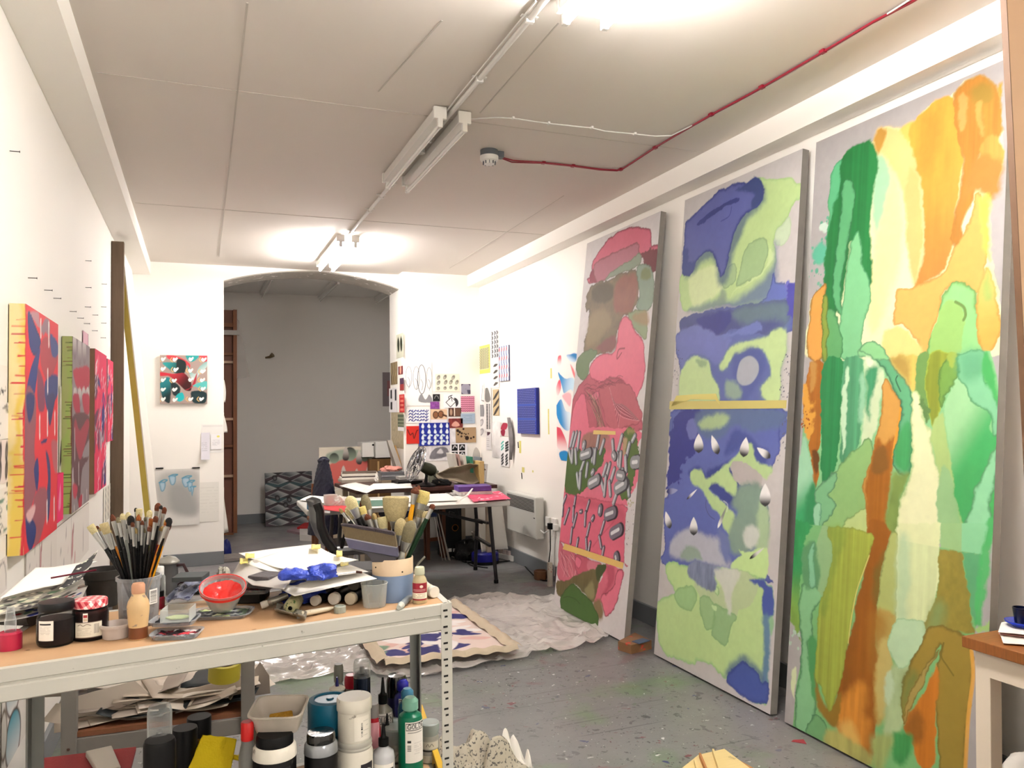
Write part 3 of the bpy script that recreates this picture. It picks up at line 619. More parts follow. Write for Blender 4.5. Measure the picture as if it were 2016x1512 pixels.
    A.line(i([(700,940),(640,1050),(560,1140),(500,1210),(440,1290)]),0.010, '#b8405a', 0.6,0.01)
    for x0, y0, x1, y1 in ((245,165,215,290),(275,160,240,300),(305,165,285,320),(200,330,225,440),(235,330,230,450),(265,330,272,460),(495,190,475,310),(545,240,510,360),(440,330,430,440),(462,330,450,460),(350,440,310,560),(385,470,370,590),(280,570,295,690),(315,560,305,710),(725,190,690,330),(800,270,770,400),(680,370,690,480),(715,360,705,500),(760,400,765,540),(632,240,640,350),(570,480,540,580),(605,470,570,610),(650,520,615,640),(515,620,545,740),(565,600,550,780),(600,650,610,780),(785,650,795,780),(670,770,640,860),(855,190,830,240),(730,530,740,640)): stick(A, i, x0, y0, x1, y1,20)
    for x0, y0, x1, y1, w in ((330,385,400,360,44),(410,665,480,625,46),(675,710,745,665,50),(840,455,880,450,50),(690,580,730,590,40),(350,270,345,300,30),(430,560,440,545,26),(640,380,650,400,34)): stick(A, i, x0, y0, x1, y1, w, '#8e9298')
    for x0, y0, x1, y1 in ((170,790,140,870),(265,800,250,900),(400,840,375,930),(140,900,135,980),(200,920,155,1060),(245,900,240,1040),(275,970,245,1090),(365,950,358,1080),(405,1065,380,1180),(550,1040,515,1160),(230,1110,215,1250),(290,1215,275,1300),(370,1210,375,1320),(410,1250,395,1330),(500,1190,520,1300),(545,1300,530,1380)): stick(A, i, x0, y0, x1, y1,17, '#74687a', '#33222e')
    for x0, y0, x1, y1, w in ((510,910,505,950,34),(575,975,640,950,48),(630,1160,700,1120,48),(668,1390,672,1410,40),(310,945,325,942,18),(440,1000,430,1020,22)): stick(A, i, x0, y0, x1, y1, w, '#77707e', '#33222e')
    A.poly(j([(280,60),(360,140),(470,200),(480,300),(490,430),(330,470),(290,400),(300,250)]), '#cc6478', 0.004, '#9a3c50', 0.006)
    for k in range(26): x = 300+g.uniform(0,130); A.line(j([(x, 180+g.uniform(-20,60)),(x+20+g.uniform(-20,40),300),(x+30+g.uniform(0,60),430)]),0.0028, '#8c3448' if k % 2 else '#ecb0b4')
    A.poly(j([(470,200),(600,260),(730,300),(700,340),(560,380),(490,410),(460,300)]), '#c8586e', 0.006, '#8c3448'); A.poly(j([(470,230),(520,250),(530,300),(500,350),(460,300)]), '#e2708a', 0.003, '#9c2e48'); A.poly(j([(600,270),(710,300),(680,350),(590,370)]), '#d8788a', 0.01)
    A.poly(j([(740,300),(930,360),(922,500),(885,660),(830,770),(770,815),(730,700),(650,690),(655,560),(740,440)]), '#d8657e', 0.004, tex=(0.1,8,8))
    A.poly(j([(770,320),(850,340),(840,500),(780,590),(720,640),(790,480)]), '#b03c56', 0.02, alpha=0.7)
    A.poly(j([(720,625),(790,590),(850,530),(880,370),(935,370),(920,520),(880,680),(820,780),(770,815),(735,740)]), '#e6708a', 0.003, '#7a1c32', 0.007)
    A.poly(j([(285,480),(400,460),(560,380),(680,350),(730,300),(775,320),(720,440),(680,560),(640,690),(560,600),(460,510),(380,540),(340,640),(285,600)]), '#6c6038', 0.004, tex=((0.2,50,8),(0.1,9,9)))
    A.poly(j([(670,350),(730,300),(775,320),(720,440),(680,470)]), '#47542a', 0.006); A.poly(j([(560,560),(640,480),(650,640),(600,640)]), '#8c8658', 0.015)
    A.poly(j([(640,700),(700,650),(740,760),(730,850),(690,860)]), '#867048', 0.02)
    A.poly(j([(380,540),(450,508),(560,610),(640,700),(695,850),(655,945),(420,850),(335,770),(318,650),(350,590)]), '#456a28', 0.003, '#2f4a1a', 0.006, warp=0.004)
    A.line(j([(345,640),(400,628),(470,655),(510,700)]),0.004, '#2f4a1a')
    A.speck(i([(770,900),(840,1300)]),26,0.003, '#6a5a60', 2); A.speck(i([(780,820),(840,900)]),20,0.004, '#a8a878', 3)
def paint_green(A):
    e = zz(2.519,1500,100); f = zz(3.287,1560,600); g = zz(3.1375,1520,1030)
    ST = ((.22,60,1.2),(.08,9,3))
    A.speck(e([(240,850),(330,1180)]),40,0.007, '#4fb592', 8,0.8); A.poly(e([(255,990),(300,950),(330,1010),(300,1060),(260,1040)]), '#5cbd9c', 0.01); A.poly(e([(280,880),(305,855),(330,880),(310,905)]), '#cfe6d8', 0.004)
    A.poly(e([(345,640),(390,540),(450,480),(550,450),(590,375),(700,390),(720,430),(760,340),(850,250),(940,220),(1000,150),(1080,115),(1130,140),(1170,200),(1192,300),(1190,600),(1140,730),(1130,900),(1140,1050),(1185,1250),(1185,1380),(1130,1520),(230,1520),(230,1350),(250,1230),(310,1160),(330,800)]), '#f1f5c2', 0.004, warp=0.004)
    A.poly(e([(570,470),(640,520),(690,700),(700,950),(640,1200),(560,1400),(520,1300),(560,900)]), '#f6f0a4', 0.03)
    A.poly(e([(345,620),(400,530),(440,620),(400,700),(370,900),(350,1100),(310,1250),(315,1000),(330,800)]), '#5cbc84', 0.006, '#3a9a64')
    A.poly(e([(560,480),(610,480),(640,620),(600,800),(560,900),(545,700)]), '#a8dcae', 0.02)
    A.poly(e([(400,520),(470,460),(545,452),(580,560),(560,640),(540,800),(540,960),(548,1140),(505,1180),(470,1020),(440,950),(420,1100),(390,1260),(350,1330),(310,1300),(315,1000),(340,820),(380,700),(390,600)]), '#1d7a3c', 0.008, tex=ST)
    A.poly(e([(400,660),(450,660),(455,800),(420,1000),(390,1200),(402,1330),(360,1260),(352,1150),(380,900)]), '#5aae74', 0.004, '#1c6436', 0.006)
    A.poly(e([(440,960),(480,900),(500,1050),(545,1200),(500,1350),(480,1520),(395,1520),(385,1400),(410,1200)]), '#7fcb90', 0.006, '#3f8c5c', 0.006)
    A.poly(e([(310,1330),(350,1285),(392,1390),(392,1520),(305,1520)]), '#5ea868', 0.003, '#2c7444'); A.poly(e([(490,1470),(540,1440),(590,1460),(610,1520),(480,1520)]), '#8fd494', 0.003, '#5a9068')
    A.poly(e([(300,1165),(318,1175),(302,1300),(297,1520),(235,1520),(230,1380),(250,1240)]), '#e9a84a', 0.003, '#8e6420', 0.007)
    A.poly(e([(305,1220),(330,1250),(318,1520),(296,1520),(300,1350)]), '#8ca23a', 0.006, '#4c6a20')
    A.poly(e([(555,440),(590,375),(690,385),(730,450),(780,600),(802,780),(802,950),(780,1100),(762,1170),(720,1000),(700,700),(620,540),(570,500)]), '#eecb7c', 0.014, alpha=0.9); A.poly(e([(553,445),(590,375),(618,400),(600,470),(575,510)]), '#c39238', 0.010)
    A.poly(e([(720,600),(780,640),(800,800),(790,1000),(760,1150),(720,980)]), '#e8b060', 0.012, alpha=0.5)
    A.poly(e([(690,390),(760,350),(760,480),(730,470)]), '#f0c45c', 0.010)
    A.poly(e([(745,360),(850,250),(940,220),(965,300),(985,440),(1000,560),(960,800),(950,950),(900,1080),(800,1160),(762,1175),(800,1000),(800,700),(735,480)]), '#f3a636', 0.008, col2='#c78838', dirn=e([(850,500),(900,1150)]), tex=((0.12,40,4),(0.1,6,4)))
    A.poly(e([(800,340),(870,300),(900,420),(820,620),(770,560)]), '#cb7e26', 0.04, alpha=0.5)
    A.poly(e([(950,240),(1000,155),(1080,112),(1130,140),(1175,210),(1192,300),(1185,420),(1080,520),(1060,700),(1000,850),(985,1000),(940,900),(1000,600),(970,420)]), '#bb8029', 0.008, '#9a6a20', 0.006,0.5, tex=((0.25,50,3),(0.1,8,5)))
    A.poly(e([(975,230),(1005,200),(1020,260),(1010,380),(985,400),(975,300)]), '#dda052', 0.008); A.poly(e([(1040,180),(1120,150),(1150,240),(1080,285),(1040,240)]), '#a5842e', 0.02)
    A.poly(e([(1060,270),(1090,260),(1100,400),(1085,420)]), '#cca04c', 0.008); A.poly(e([(1100,440),(1178,430),(1188,560),(1090,545)]), '#d6a144', 0.006, tex=(0.3,60,3)); A.poly(e([(1165,170),(1200,150),(1205,240),(1180,250)]), '#dc9a30', 0.012, warp=0.02)
    A.poly(e([(1060,540),(1120,515),(1192,560),(1188,660),(1140,745),(1060,700),(990,760),(970,900),(1000,700)]), '#b28434', 0.016)
    A.poly(e([(670,1180),(762,1172),(900,1090),(960,960),(1030,860),(1060,720),(1095,740),(1112,980),(1080,1170),(1060,1190),(960,1145),(900,1200),(880,1270),(840,1400),(815,1520),(775,1520),(775,1440),(700,1360),(655,1360),(665,1240)]), '#efb45c', 0.004, '#c78a3a', 0.006, tex=(0.05,5,5))
    A.poly(e([(1088,740),(1140,730),(1120,860),(1130,1040),(1110,1000),(1085,860)]), '#f2d84e', 0.014); A.poly(e([(600,1400),(650,1370),(720,1390),(778,1450),(778,1520),(620,1520)]), '#f4dc88', 0.008)
    A.poly(e([(895,1225),(960,1140),(1060,1180),(1060,1280),(1115,1520),(825,1520),(865,1350)]), '#93d588', 0.004, '#5f8c3c', 0.009)
    A.poly(e([(878,1290),(950,1240),(1012,1290),(990,1400),(968,1520),(828,1520)]), '#99c96e', 0.004); A.line(e([(960,1245),(1000,1270),(1010,1310),(1000,1335)]),0.012, '#6f9048')
    A.poly(e([(1080,1170),(1120,1080),(1182,1300),(1182,1400),(1140,1490),(1100,1490),(1060,1300)]), '#eec060', 0.004, '#b88c34', 0.006, col2='#eab04c', dirn=e([(1120,1100),(1140,1480)]))
    A.poly(e([(1085,1160),(1120,1085),(1160,1230),(1100,1260)]), '#a9c064', 0.03)
    # lower half: below the straight join
    A.poly(f([(122,382),(1280,297),(1310,400),(1340,560),(1370,700),(1375,900),(1330,1100),(1295,1400),(1260,1530),(10,1530),(30,1200),(62,900),(75,700),(85,560)]), '#8ccf90', 0.002, smooth=False, warp=0.0)
    A.poly(f([(122,382),(197,376),(190,600),(180,900),(160,960),(175,1080),(150,1190),(120,980),(100,850),(72,740),(80,560)]), '#b26c12', 0.003, tex=ST)
    A.poly(f([(120,384),(160,382),(150,520),(124,560)]), '#c69244', 0.01); A.poly(f([(72,560),(120,530),(138,800),(110,900),(80,790)]), '#eaaa3a', 0.010, warp=0.02, wf=20); A.poly(f([(130,950),(175,960),(178,1060),(150,1090)]), '#6e4210', 0.008)
    A.poly(f([(62,860),(110,960),(148,1180),(150,1300),(110,1530),(10,1530),(30,1200)]), '#38a86a', 0.008, col2='#a8e2ba', dirn=f([(110,1300),(30,1150)]))
    A.poly(f([(110,1200),(160,1200),(130,1530),(60,1530)]), '#2f9258', 0.02)
    A.poly(f([(198,378),(335,366),(328,600),(310,800),(292,950),(272,1060),(200,1170),(188,900)]), '#22884a', 0.003, tex=ST)
    A.poly(f([(330,366),(455,360),(452,600),(440,820),(400,960),(345,1040),(305,980),(325,700)]), '#4f9f70', 0.004, tex=((0.45,55,1),(0.1,9,2)))
    A.poly(f([(345,420),(362,500),(350,800),(328,970),(318,760)]), '#cbeec8', 0.006); A.poly(f([(440,470),(470,480),(470,700),(440,760)]), '#9ad4ac', 0.012)
    A.poly(f([(465,350),(540,365),(595,470),(565,640),(540,800),(490,920),(440,960),(455,760),(478,600)]), '#d7ebc0', 0.008); A.poly(f([(478,430),(562,400),(520,560),(488,750),(474,600)]), '#3d9a68', 0.014, tex=(0.3,60,2)); A.poly(f([(470,352),(525,355),(500,400),(478,380)]), '#f0f4d8', 0.006)
    A.poly(f([(190,1180),(280,1060),(340,1000),(420,930),(490,860),(520,960),(480,1160),(485,1310),(400,1380),(340,1410),(330,1450),(195,1425),(255,1320),(230,1220)]), '#92c277', 0.003, '#5a8c58', 0.006, warp=0.008)
    A.poly(f([(155,1210),(280,1075),(275,1180),(232,1240),(288,1300),(200,1420),(150,1510),(165,1330)]), '#7dbf8a', 0.003, '#4a7c5a', 0.006); A.poly(f([(335,1410),(400,1370),(485,1312),(495,1480),(345,1450)]), '#c3da8c', 0.003, '#7a9c58', 0.005)
    A.poly(f([(150,1290),(185,1280),(175,1420),(140,1500),(135,1420)]), '#9ad6ae', 0.003, '#4c9068', 0.005)
    A.poly(f([(600,470),(660,560),(702,670),(690,800),(655,1000),(640,1100),(610,1300),(590,1530),(490,1530),(478,1300),(465,1150),(520,960),(555,800),(582,620)]), '#d9a24a', 0.004, '#a87020', 0.006)
    A.poly(f([(555,870),(600,910),(655,860),(645,1080),(620,1300),(585,1530),(495,1530),(478,1200),(510,1000)]), '#a4640f', 0.010, tex=ST); A.line(f([(700,670),(690,760),(665,880),(650,990)]),0.012, '#e8a22a', 0.9); A.poly(f([(540,930),(610,930),(620,1060),(560,1100),(520,1060)]), '#8a5c1c', 0.012)
    A.poly(f([(437,300),(480,240),(560,250),(612,310),(660,400),(720,480),(765,540),(778,680),(768,900),(750,1095),(690,1100),(652,1020),(690,800),(705,680),(640,500),(562,372),(500,325)]), '#60b280', 0.003, '#2f6044', 0.007)
    A.poly(f([(437,300),(480,240),(560,250),(612,310),(635,347),(545,352),(500,325)]), '#8ed590', 0.003, '#5a9068', 0.005); A.poly(f([(690,830),(760,760),(755,1050),(700,1080),(665,1000)]), '#3fa05c', 0.012, tex=ST)
    A.line(f([(680,460),(670,490),(700,560)]),0.006, '#2f6044')
    A.poly(f([(640,347),(815,332),(812,480),(792,575),(742,500)]), '#dcc25e', 0.008, tex=(0.2,60,2)); A.poly(f([(640,347),(740,340),(760,500),(700,440)]), '#b99a48', 0.02)
    A.poly(f([(815,334),(885,328),(870,520),(882,720),(855,740),(830,640),(800,570)]), '#6f9c52', 0.004)
    A.poly(f([(885,328),(1012,318),(1000,400),(962,500),(962,650),(900,790),(868,560)]), '#8c9a2c', 0.004, '#a8c040', 0.004, tex=ST); A.poly(f([(962,410),(1085,315),(1060,460),(990,580),(962,660)]), '#77a74a', 0.005, '#4c7c38', 0.006); A.poly(f([(1010,320),(1060,316),(1040,400),(1012,380)]), '#a0b848', 0.004)
    A.poly(f([(700,1100),(750,1100),(720,1200),(700,1300),(690,1530),(585,1530),(620,1300),(650,1110)]), '#7e9a4c', 0.015, tex=(0.3,20,10))
    A.poly(f([(785,585),(820,585),(835,650),(850,740),(890,810),(905,950),(950,1200),(952,1530),(690,1530),(700,1280),(762,1080),(772,800)]), '#f2f6c4', 0.004, '#b8d08c', 0.006, warp=0.008); A.poly(f([(825,600),(865,640),(872,760),(840,700)]), '#5c8448', 0.006, warp=0.015, wf=40)
    A.poly(f([(893,815),(968,690),(990,800),(1022,1000),(1092,1180),(1110,1530),(952,1530),(950,1200),(912,950)]), '#b0ce7e', 0.006, tex=(0.1,40,3)); A.poly(f([(945,1090),(1000,1050),(1050,1200),(1085,1530),(952,1530)]), '#98c68a', 0.005)
    A.poly(f([(1070,460),(1130,530),(1180,640),(1285,690),(1260,800),(1335,850),(1290,950),(1210,1150),(1150,1350),(1105,1440),(1050,1200),(1012,900),(985,700),(1000,600)]), '#3fae60', 0.004, col2='#a8e2a6', dirn=f([(1230,900),(1030,750)]), tex=(0.08,6,6)); A.poly(f([(1090,1150),(1180,1050),(1150,1300),(1105,1400)]), '#42a65c', 0.04, alpha=0.8)
    A.poly(f([(1080,318),(1245,302),(1240,480),(1300,520),(1345,680),(1345,800),(1292,832),(1268,690),(1180,650),(1120,520),(1068,460)]), '#84cf9e', 0.003, '#3c8c58', 0.006); A.poly(f([(1080,318),(1240,305),(1230,450),(1100,470)]), '#5fae80', 0.03, alpha=0.8)
    A.poly(f([(1255,300),(1310,400),(1342,560),(1378,720),(1375,960),(1330,1200),(1300,1530),(1240,1530),(1280,1200),(1322,950),(1345,800),(1320,600),(1225,440)]), '#46b45e', 0.010, tex=(0.15,20,6))
    A.poly(f([(1322,900),(1312,1150),(1282,1280),(1250,1530),(1095,1530),(1130,1350),(1205,1150)]), '#92dba8', 0.003, '#4a8a5a', 0.007)
    A.speck(f([(1335,840),(1360,870)]),4,0.006, '#f2f2ee', 5); A.speck(f([(60,690),(110,800)]),20,0.004, '#a85a1c', 5)
    # below second join
    A.poly(g([(128,0),(312,16),(1302,196),(1292,400),(1262,620),(1232,780),(1242,900),(1205,1300),(1185,1560),(560,1560),(128,1262),(150,1000),(182,850),(180,640),(110,560),(112,400),(120,200)]), '#7dbf7a', 0.002, smooth=False, warp=0.0)
    A.poly(g([(125,0),(240,0),(215,80),(195,200),(180,400),(178,700),(150,640),(108,560),(108,400),(118,200)]), '#2f9a56', 0.006, col2='#86b048', dirn=g([(170,250),(130,600)]), warp=0.012, wf=26, tex=(0.2,25,12)); A.poly(g([(130,920),(155,900),(140,1080),(118,1000)]), '#e0edbc', 0.006); A.speck(g([(90,640),(165,780)]),14,0.006, '#bcd8c4', 9)
    A.poly(g([(180,392),(322,430),(255,540),(248,680),(212,740),(240,900),(272,1100),(262,1180),(212,1300),(138,1262),(150,1080),(184,860)]), '#8bca92', 0.003, '#3f7c52', 0.008)
    A.poly(g([(262,1180),(330,1250),(340,1380),(212,1300)]), '#74b074', 0.004, '#3f7c52'); A.poly(g([(215,710),(270,720),(280,900),(290,1080),(250,1060),(232,900)]), '#4fa05c', 0.008)
    A.poly(g([(312,16),(382,80),(372,200),(335,420),(285,410),(262,200)]), '#94be86', 0.004); A.poly(g([(190,180),(262,110),(290,300),(278,390),(190,392)]), '#5c9a68', 0.01); A.poly(g([(225,200),(262,120),(262,280),(268,385),(228,385)]), '#86c69c', 0.004, '#4c8c60')
    A.poly(g([(590,0),(680,0),(740,90),(705,250),(655,500),(645,700),(655,900),(645,1200),(625,1450),(560,1480),(490,1420),(420,1300),(395,1200),(410,1000),(470,760),(520,480),(590,200)]), '#985a0a', 0.006, tex=((0.16,40,2),(0.12,6,3)))
    A.poly(g([(520,1000),(580,1010),(570,1180),(610,1250),(560,1430),(430,1300),(405,1150)]), '#d58c28', 0.03, tex=(0.3,50,4)); A.poly(g([(640,300),(700,180),(690,300),(650,500),(620,440)]), '#6f6c28', 0.03, alpha=0.7); A.poly(g([(420,1260),(500,1240),(530,1380),(440,1340)]), '#e6b85a', 0.03)
    A.poly(g([(268,940),(300,1060),(350,1150),(430,1050),(410,1250),(350,1240),(280,1120)]), '#977620', 0.010)
    A.poly(g([(348,22),(612,66),(600,180),(562,300),(522,420),(492,560),(472,720),(440,900),(400,1060),(350,1165),(305,1010),(268,950),(278,700),(298,480),(330,400),(375,180)]), '#a2b140', 0.003, '#7c9030', 0.005,0.5, tex=((0.28,70,1.0),(0.1,9,3)), warp=0.003)
    A.poly(g([(348,22),(460,44),(400,260),(330,560),(300,500),(330,400),(375,180)]), '#84a03c', 0.02, alpha=0.7); A.line(g([(600,200),(560,310),(520,430),(488,600),(470,740)]),0.006, '#d8d070')
    A.poly(g([(730,90),(782,100),(772,400),(765,565),(648,538),(662,400),(690,250)]), '#b5c170', 0.004, '#8c9a58', 0.005); A.poly(g([(648,538),(768,566),(742,680),(702,750),(722,900),(742,1000),(700,1180),(640,1240),(622,1000),(648,800)]), '#c2a14c', 0.014, alpha=0.9); A.poly(g([(610,560),(700,600),(660,760),(610,900)]), '#a4701c', 0.04, alpha=0.8)
    A.poly(g([(668,740),(730,720),(745,900),(730,1100),(660,1200),(640,1000)]), '#ccba6c', 0.012)
    A.poly(g([(740,900),(800,880),(860,800),(850,1000),(800,1250),(700,1340),(690,1200)]), '#b6cf98', 0.014, tex=(0.2,30,8)); A.poly(g([(700,950),(740,920),(745,1060),(710,1120)]), '#c6e0b8', 0.01)
    A.poly(g([(778,0),(1042,0),(1032,250),(1002,500),(942,620),(932,700),(890,820),(782,895),(720,750),(772,566),(776,250)]), '#eaf3ba', 0.004, smooth=False)
    A.poly(g([(780,104),(1032,150),(1004,500),(950,624),(770,590)]), '#dceab0', 0.003, tex=((0.14,45,1.5),(0.04,9,3)), smooth=False, warp=0); A.poly(g([(780,104),(850,116),(830,600),(770,590)]), '#bcdcb0', 0.02, alpha=0.8)
    A.poly(g([(770,590),(950,622),(920,740),(875,830),(790,900),(718,740)]), '#c1e3b6', 0.003, '#9cc898', 0.004)
    A.poly(g([(1042,0),(1172,0),(1172,175),(1042,150)]), '#9cc888', 0.002, smooth=False, warp=0); A.poly(g([(1172,0),(1340,0),(1306,196),(1170,172)]), '#8ed8a2', 0.002, smooth=False, warp=0); A.poly(g([(1170,174),(1304,196),(1292,400),(1262,640),(1225,560),(1200,350)]), '#5cac76', 0.003, smooth=False)
    A.poly(g([(1040,150),(1170,175),(1182,300),(1210,400),(1222,560),(1255,690),(1040,650),(960,690),(940,620),(1010,480)]), '#978a34', 0.003, tex=((0.14,60,40),(0.1,8,3)), smooth=False); A.poly(g([(1010,480),(1070,520),(1050,650),(950,670)]), '#86a060', 0.03, alpha=0.8)
    A.poly(g([(800,1000),(900,780),(980,640),(1172,684),(1232,800),(1236,950),(1205,1250),(1175,1560),(1040,1560),(1022,1250),(1012,1000),(1030,860),(1042,750),(930,930),(870,1080),(820,1215),(798,1160)]), '#a28a32', 0.003, '#75621e', 0.007, tex=(0.06,5,5))
    A.poly(g([(800,1020),(860,900),(900,960),(830,1120),(805,1150)]), '#748a44', 0.03, alpha=0.8); A.poly(g([(1034,790),(965,900),(905,1050),(822,1212),(812,1180),(870,1000),(960,860)]), '#b09a4e', 0.004, '#75621e', 0.004)
    A.poly(g([(1022,870),(1012,1200),(1002,1400),(970,1512),(900,1490),(860,1370),(818,1280),(830,1200),(925,1080)]), '#ce7c16', 0.005, tex=((0.25,45,2),(0.1,7,3))); A.poly(g([(820,1230),(900,1160),(940,1300),(870,1370)]), '#8c5814', 0.02, alpha=0.8)
    A.line(g([(1060,740),(1045,820),(1080,880),(1120,940)]),0.006, '#7a6a20'); A.line(g([(1232,790),(1242,950),(1212,1200),(1192,1560)]),0.016, '#f0b244', 0.9)
    A.poly(g([(1255,640),(1310,590),(1380,640),(1330,660)]), '#a8d47c', 0.006, warp=0.02, wf=30); A.line(g([(1345,0),(1320,200),(1300,400),(1272,620)]),0.03, '#4cbc68', 0.95,0.012, warp=0.02, wf=24)
    A.poly(g([(750,1290),(850,1300),(862,1400),(800,1500),(745,1420)]), '#3f9a50', 0.016, tex=(0.3,40,5)); A.poly(g([(330,1290),(420,1300),(620,1440),(560,1500),(340,1380)]), '#b4b262', 0.016, tex=(0.3,30,6)); A.poly(g([(620,1330),(740,1320),(700,1480),(640,1520)]), '#a5b66a', 0.02, tex=(0.3,40,5))
tc1 = tall_canvas(5.52,4.45,2.527,2.866,2.82, 'far tall canvas with pink, brown and dark green pours, nearest the heater', paint_red, 230,640, base='#d6d2d3')
tc2 = tall_canvas(4.17,3.125,2.575,2.866,2.82, 'middle tall canvas with blue and pale green pours and white teardrops', paint_blue, 280,760, base='#c4c0c0')
tc3 = tall_canvas(3.03,2.02,2.58,2.866,2.82, 'nearest tall canvas with green and orange pours behind the white stool', paint_green, 330,900, gain=0.77, des=0.04)
def tape(parent, corners, col, O, n, label=None):
    m = MB(); P = [onp(x, y, O, n) for x, y in corners]; m.prism([p+n*0.0005 for p in P], n*0.0012); put('masking_tape', m, mat('tape_'+col[1:], col, 0.5, var=0.05), parent, label=label)
n2 = np.cross(np.array([0,-1,0]), np.array([2.866-2.575,0,2.808])); n2 /= np.linalg.norm(n2)
O2 = np.array([2.575,4.17,.012]); O1 = np.array([2.527,5.52,.012]); n1 = np.cross(np.array([0,-1,0]), np.array([2.866-2.527,0,2.808])); n1 /= np.linalg.norm(n1)
tape(tc2, [(1318,806),(1548,804),(1549,788),(1319,790)], '#cfc47a', O2, n2, 'yellow tape strip across the canvas')
tape(tc2, [(1322,800),(1337,796),(1360,786),(1408,787),(1418,797),(1410,775),(1372,776),(1332,779)], '#ded482', O2, n2)
tape(tc1, [(1168,855),(1212,856),(1212,849),(1169,847)], '#e6cf86', O1, n1); tape(tc1, [(1108,1081),(1226,1120),(1228,1108),(1112,1070)], '#e6c67c', O1, n1)
# ================================================================== SHARED OBJECT BUILDERS
def vessel(name, label, cat, C, r, h, parts, group=None, seg=32):
    """parts: (part name, [(radius fraction, height fraction)...], material[, x shift])"""
    t = empty(name, C, label, cat, group)
    for pt in parts:
        m = MB(); m.lathe([(max(a*r, .0004), b*h) for a, b in pt[1]], C, seg=seg, cap=(len(pt) < 4 or pt[3])); put(pt[0], m, pt[2], t, smooth=1)
    return t
def label_patch(parent, C, r, z0, z1, halfw, paintfn=None, base='#e9e6df', yaw=0.0, name='label', nu=60, nv=50, pad=0.0012, label=None):
    """paper label wrapped on an upright cylinder, facing the viewer turned by yaw; halfw = half width as a fraction of r"""
    d = CAM-np.array(C); d[2] = 0; d /= np.linalg.norm(d); c, s = math.cos(yaw), math.sin(yaw)
    n = np.array([d[0]*c-d[1]*s, d[0]*s+d[1]*c, 0]); u = np.array([-n[1], n[0], 0]); w = halfw*r
    O = np.array(C)+n*(r+pad)-u*w+np.array([0,0, z0]); A = Art(O, u*2*w, UPZ*(z1-z0), nu, nv, base, 'n')
    if paintfn: paintfn(A)
    if parent.type == 'EMPTY' and parent.children: parent = parent.children[0]
    A.mesh(name, parent, curl=lambda a, b: np.sqrt(np.maximum(r*r-((a-.5)*2*w)**2,0))-r, label=label)
GLY = {'G': [[(1,.85),(.7,1),(.3,1),(0,.75),(0,.25),(.3,0),(.7,0),(1,.2),(1,.5),(.6,.5)]], 'O': [[(.5,1),(.1,.8),(0,.5),(.1,.2),(.5,0),(.9,.2),(1,.5),(.9,.8),(.5,1)]], 'L': [[(0,1),(0,0),(.9,0)]],
       'D': [[(0,0),(0,1),(.5,1),(.9,.8),(1,.5),(.9,.2),(.5,0),(0,0)]], 'E': [[(.9,1),(0,1),(0,0),(.9,0)],[(0,.5),(.7,.5)]], 'N': [[(0,0),(0,1),(1,0),(1,1)]], '2': [[(0,.8),(.4,1),(.9,.8),(.8,.5),(0,0),(1,0)]],
       '0': [[(.5,1),(.05,.75),(.05,.25),(.5,0),(.95,.25),(.95,.75),(.5,1)]], '4': [[(.7,0),(.7,1),(0,.35),(1,.35)]], 'S': [[(.9,.85),(.5,1),(.1,.8),(.2,.55),(.8,.45),(.9,.2),(.5,0),(.1,.15)]], 'T': [[(0,1),(1,1)],[(.5,1),(.5,0)]],
       'A': [[(0,0),(.5,1),(1,0)],[(.2,.4),(.8,.4)]], 'R': [[(0,0),(0,1),(.7,1),(.9,.75),(.7,.5),(0,.5)],[(.5,.5),(1,0)]], 'C': [[(1,.85),(.6,1),(.1,.8),(0,.5),(.1,.2),(.6,0),(1,.15)]], 'I': [[(.5,0),(.5,1)]], 'P': [[(0,0),(0,1),(.7,1),(.9,.75),(.7,.5),(0,.5)]], 'Y': [[(0,1),(.5,.5),(1,1)],[(.5,.5),(.5,0)]]}
def write(A, txt, x, y, w, h, col, th=.16):
    """letters inside a box given as fractions of the sheet"""
    n = len(txt); cw = w/n
    for k, ch in enumerate(txt):
        for st in GLY.get(ch, []): A.line([(x+k*cw+p*cw*.72, y+q*h) for p, q in st], A.w*cw*th, col, smooth=False)
def scribble(A, x0, y0, x1, y1, rows, col='#4a4a4a', seed=1, w=0.012, fill=0.8):
    g = np.random.RandomState(seed)
    for k in range(rows):
        y = y1-(k+.5)*(y1-y0)/rows; x = x0
        while x < x1-.03:
            l = g.uniform(.03,.12)
            if g.rand() < fill: A.line([(x, y),(min(x+l, x1), y)], A.h*w, col, .85)
            x += l+.02
def barcode(A, x0, y0, x1, y1, vertical=False, seed=2):
    g = np.random.RandomState(seed); t = 0
    while t < 1:
        d = g.uniform(.03,.09)
        if vertical: A.rect(x0, y0+t*(y1-y0), x1, y0+min(t+d*0.55,1)*(y1-y0), '#222222')
        else: A.rect(x0+t*(x1-x0), y0, x0+min(t+d*0.55,1)*(x1-x0), y1, '#222222')
        t += d
def lump(c, s, amp=.25, f=2.0, seed=0, nu=28, nv=16, flat=True):
    m = MB(); ph = seed*3.7
    def fn(a, b):
        th = a*2*math.pi; p = b*math.pi; d = (math.sin(p)*math.cos(th), math.sin(p)*math.sin(th),-math.cos(p))
        k = 1+amp*float(fbm(np.array([d[0]*f+ph+d[2]*1.3]), np.array([d[1]*f+ph-d[2]*1.7]), seed, 3)[0])
        z = d[2]*s[2]*k
        if flat: z = max(z, -s[2]*.5)
        return (c[0]+d[0]*s[0]*k, c[1]+d[1]*s[1]*k, c[2]+z+(s[2]*.5 if flat else 0))
    return m.grid(fn, nu, nv)
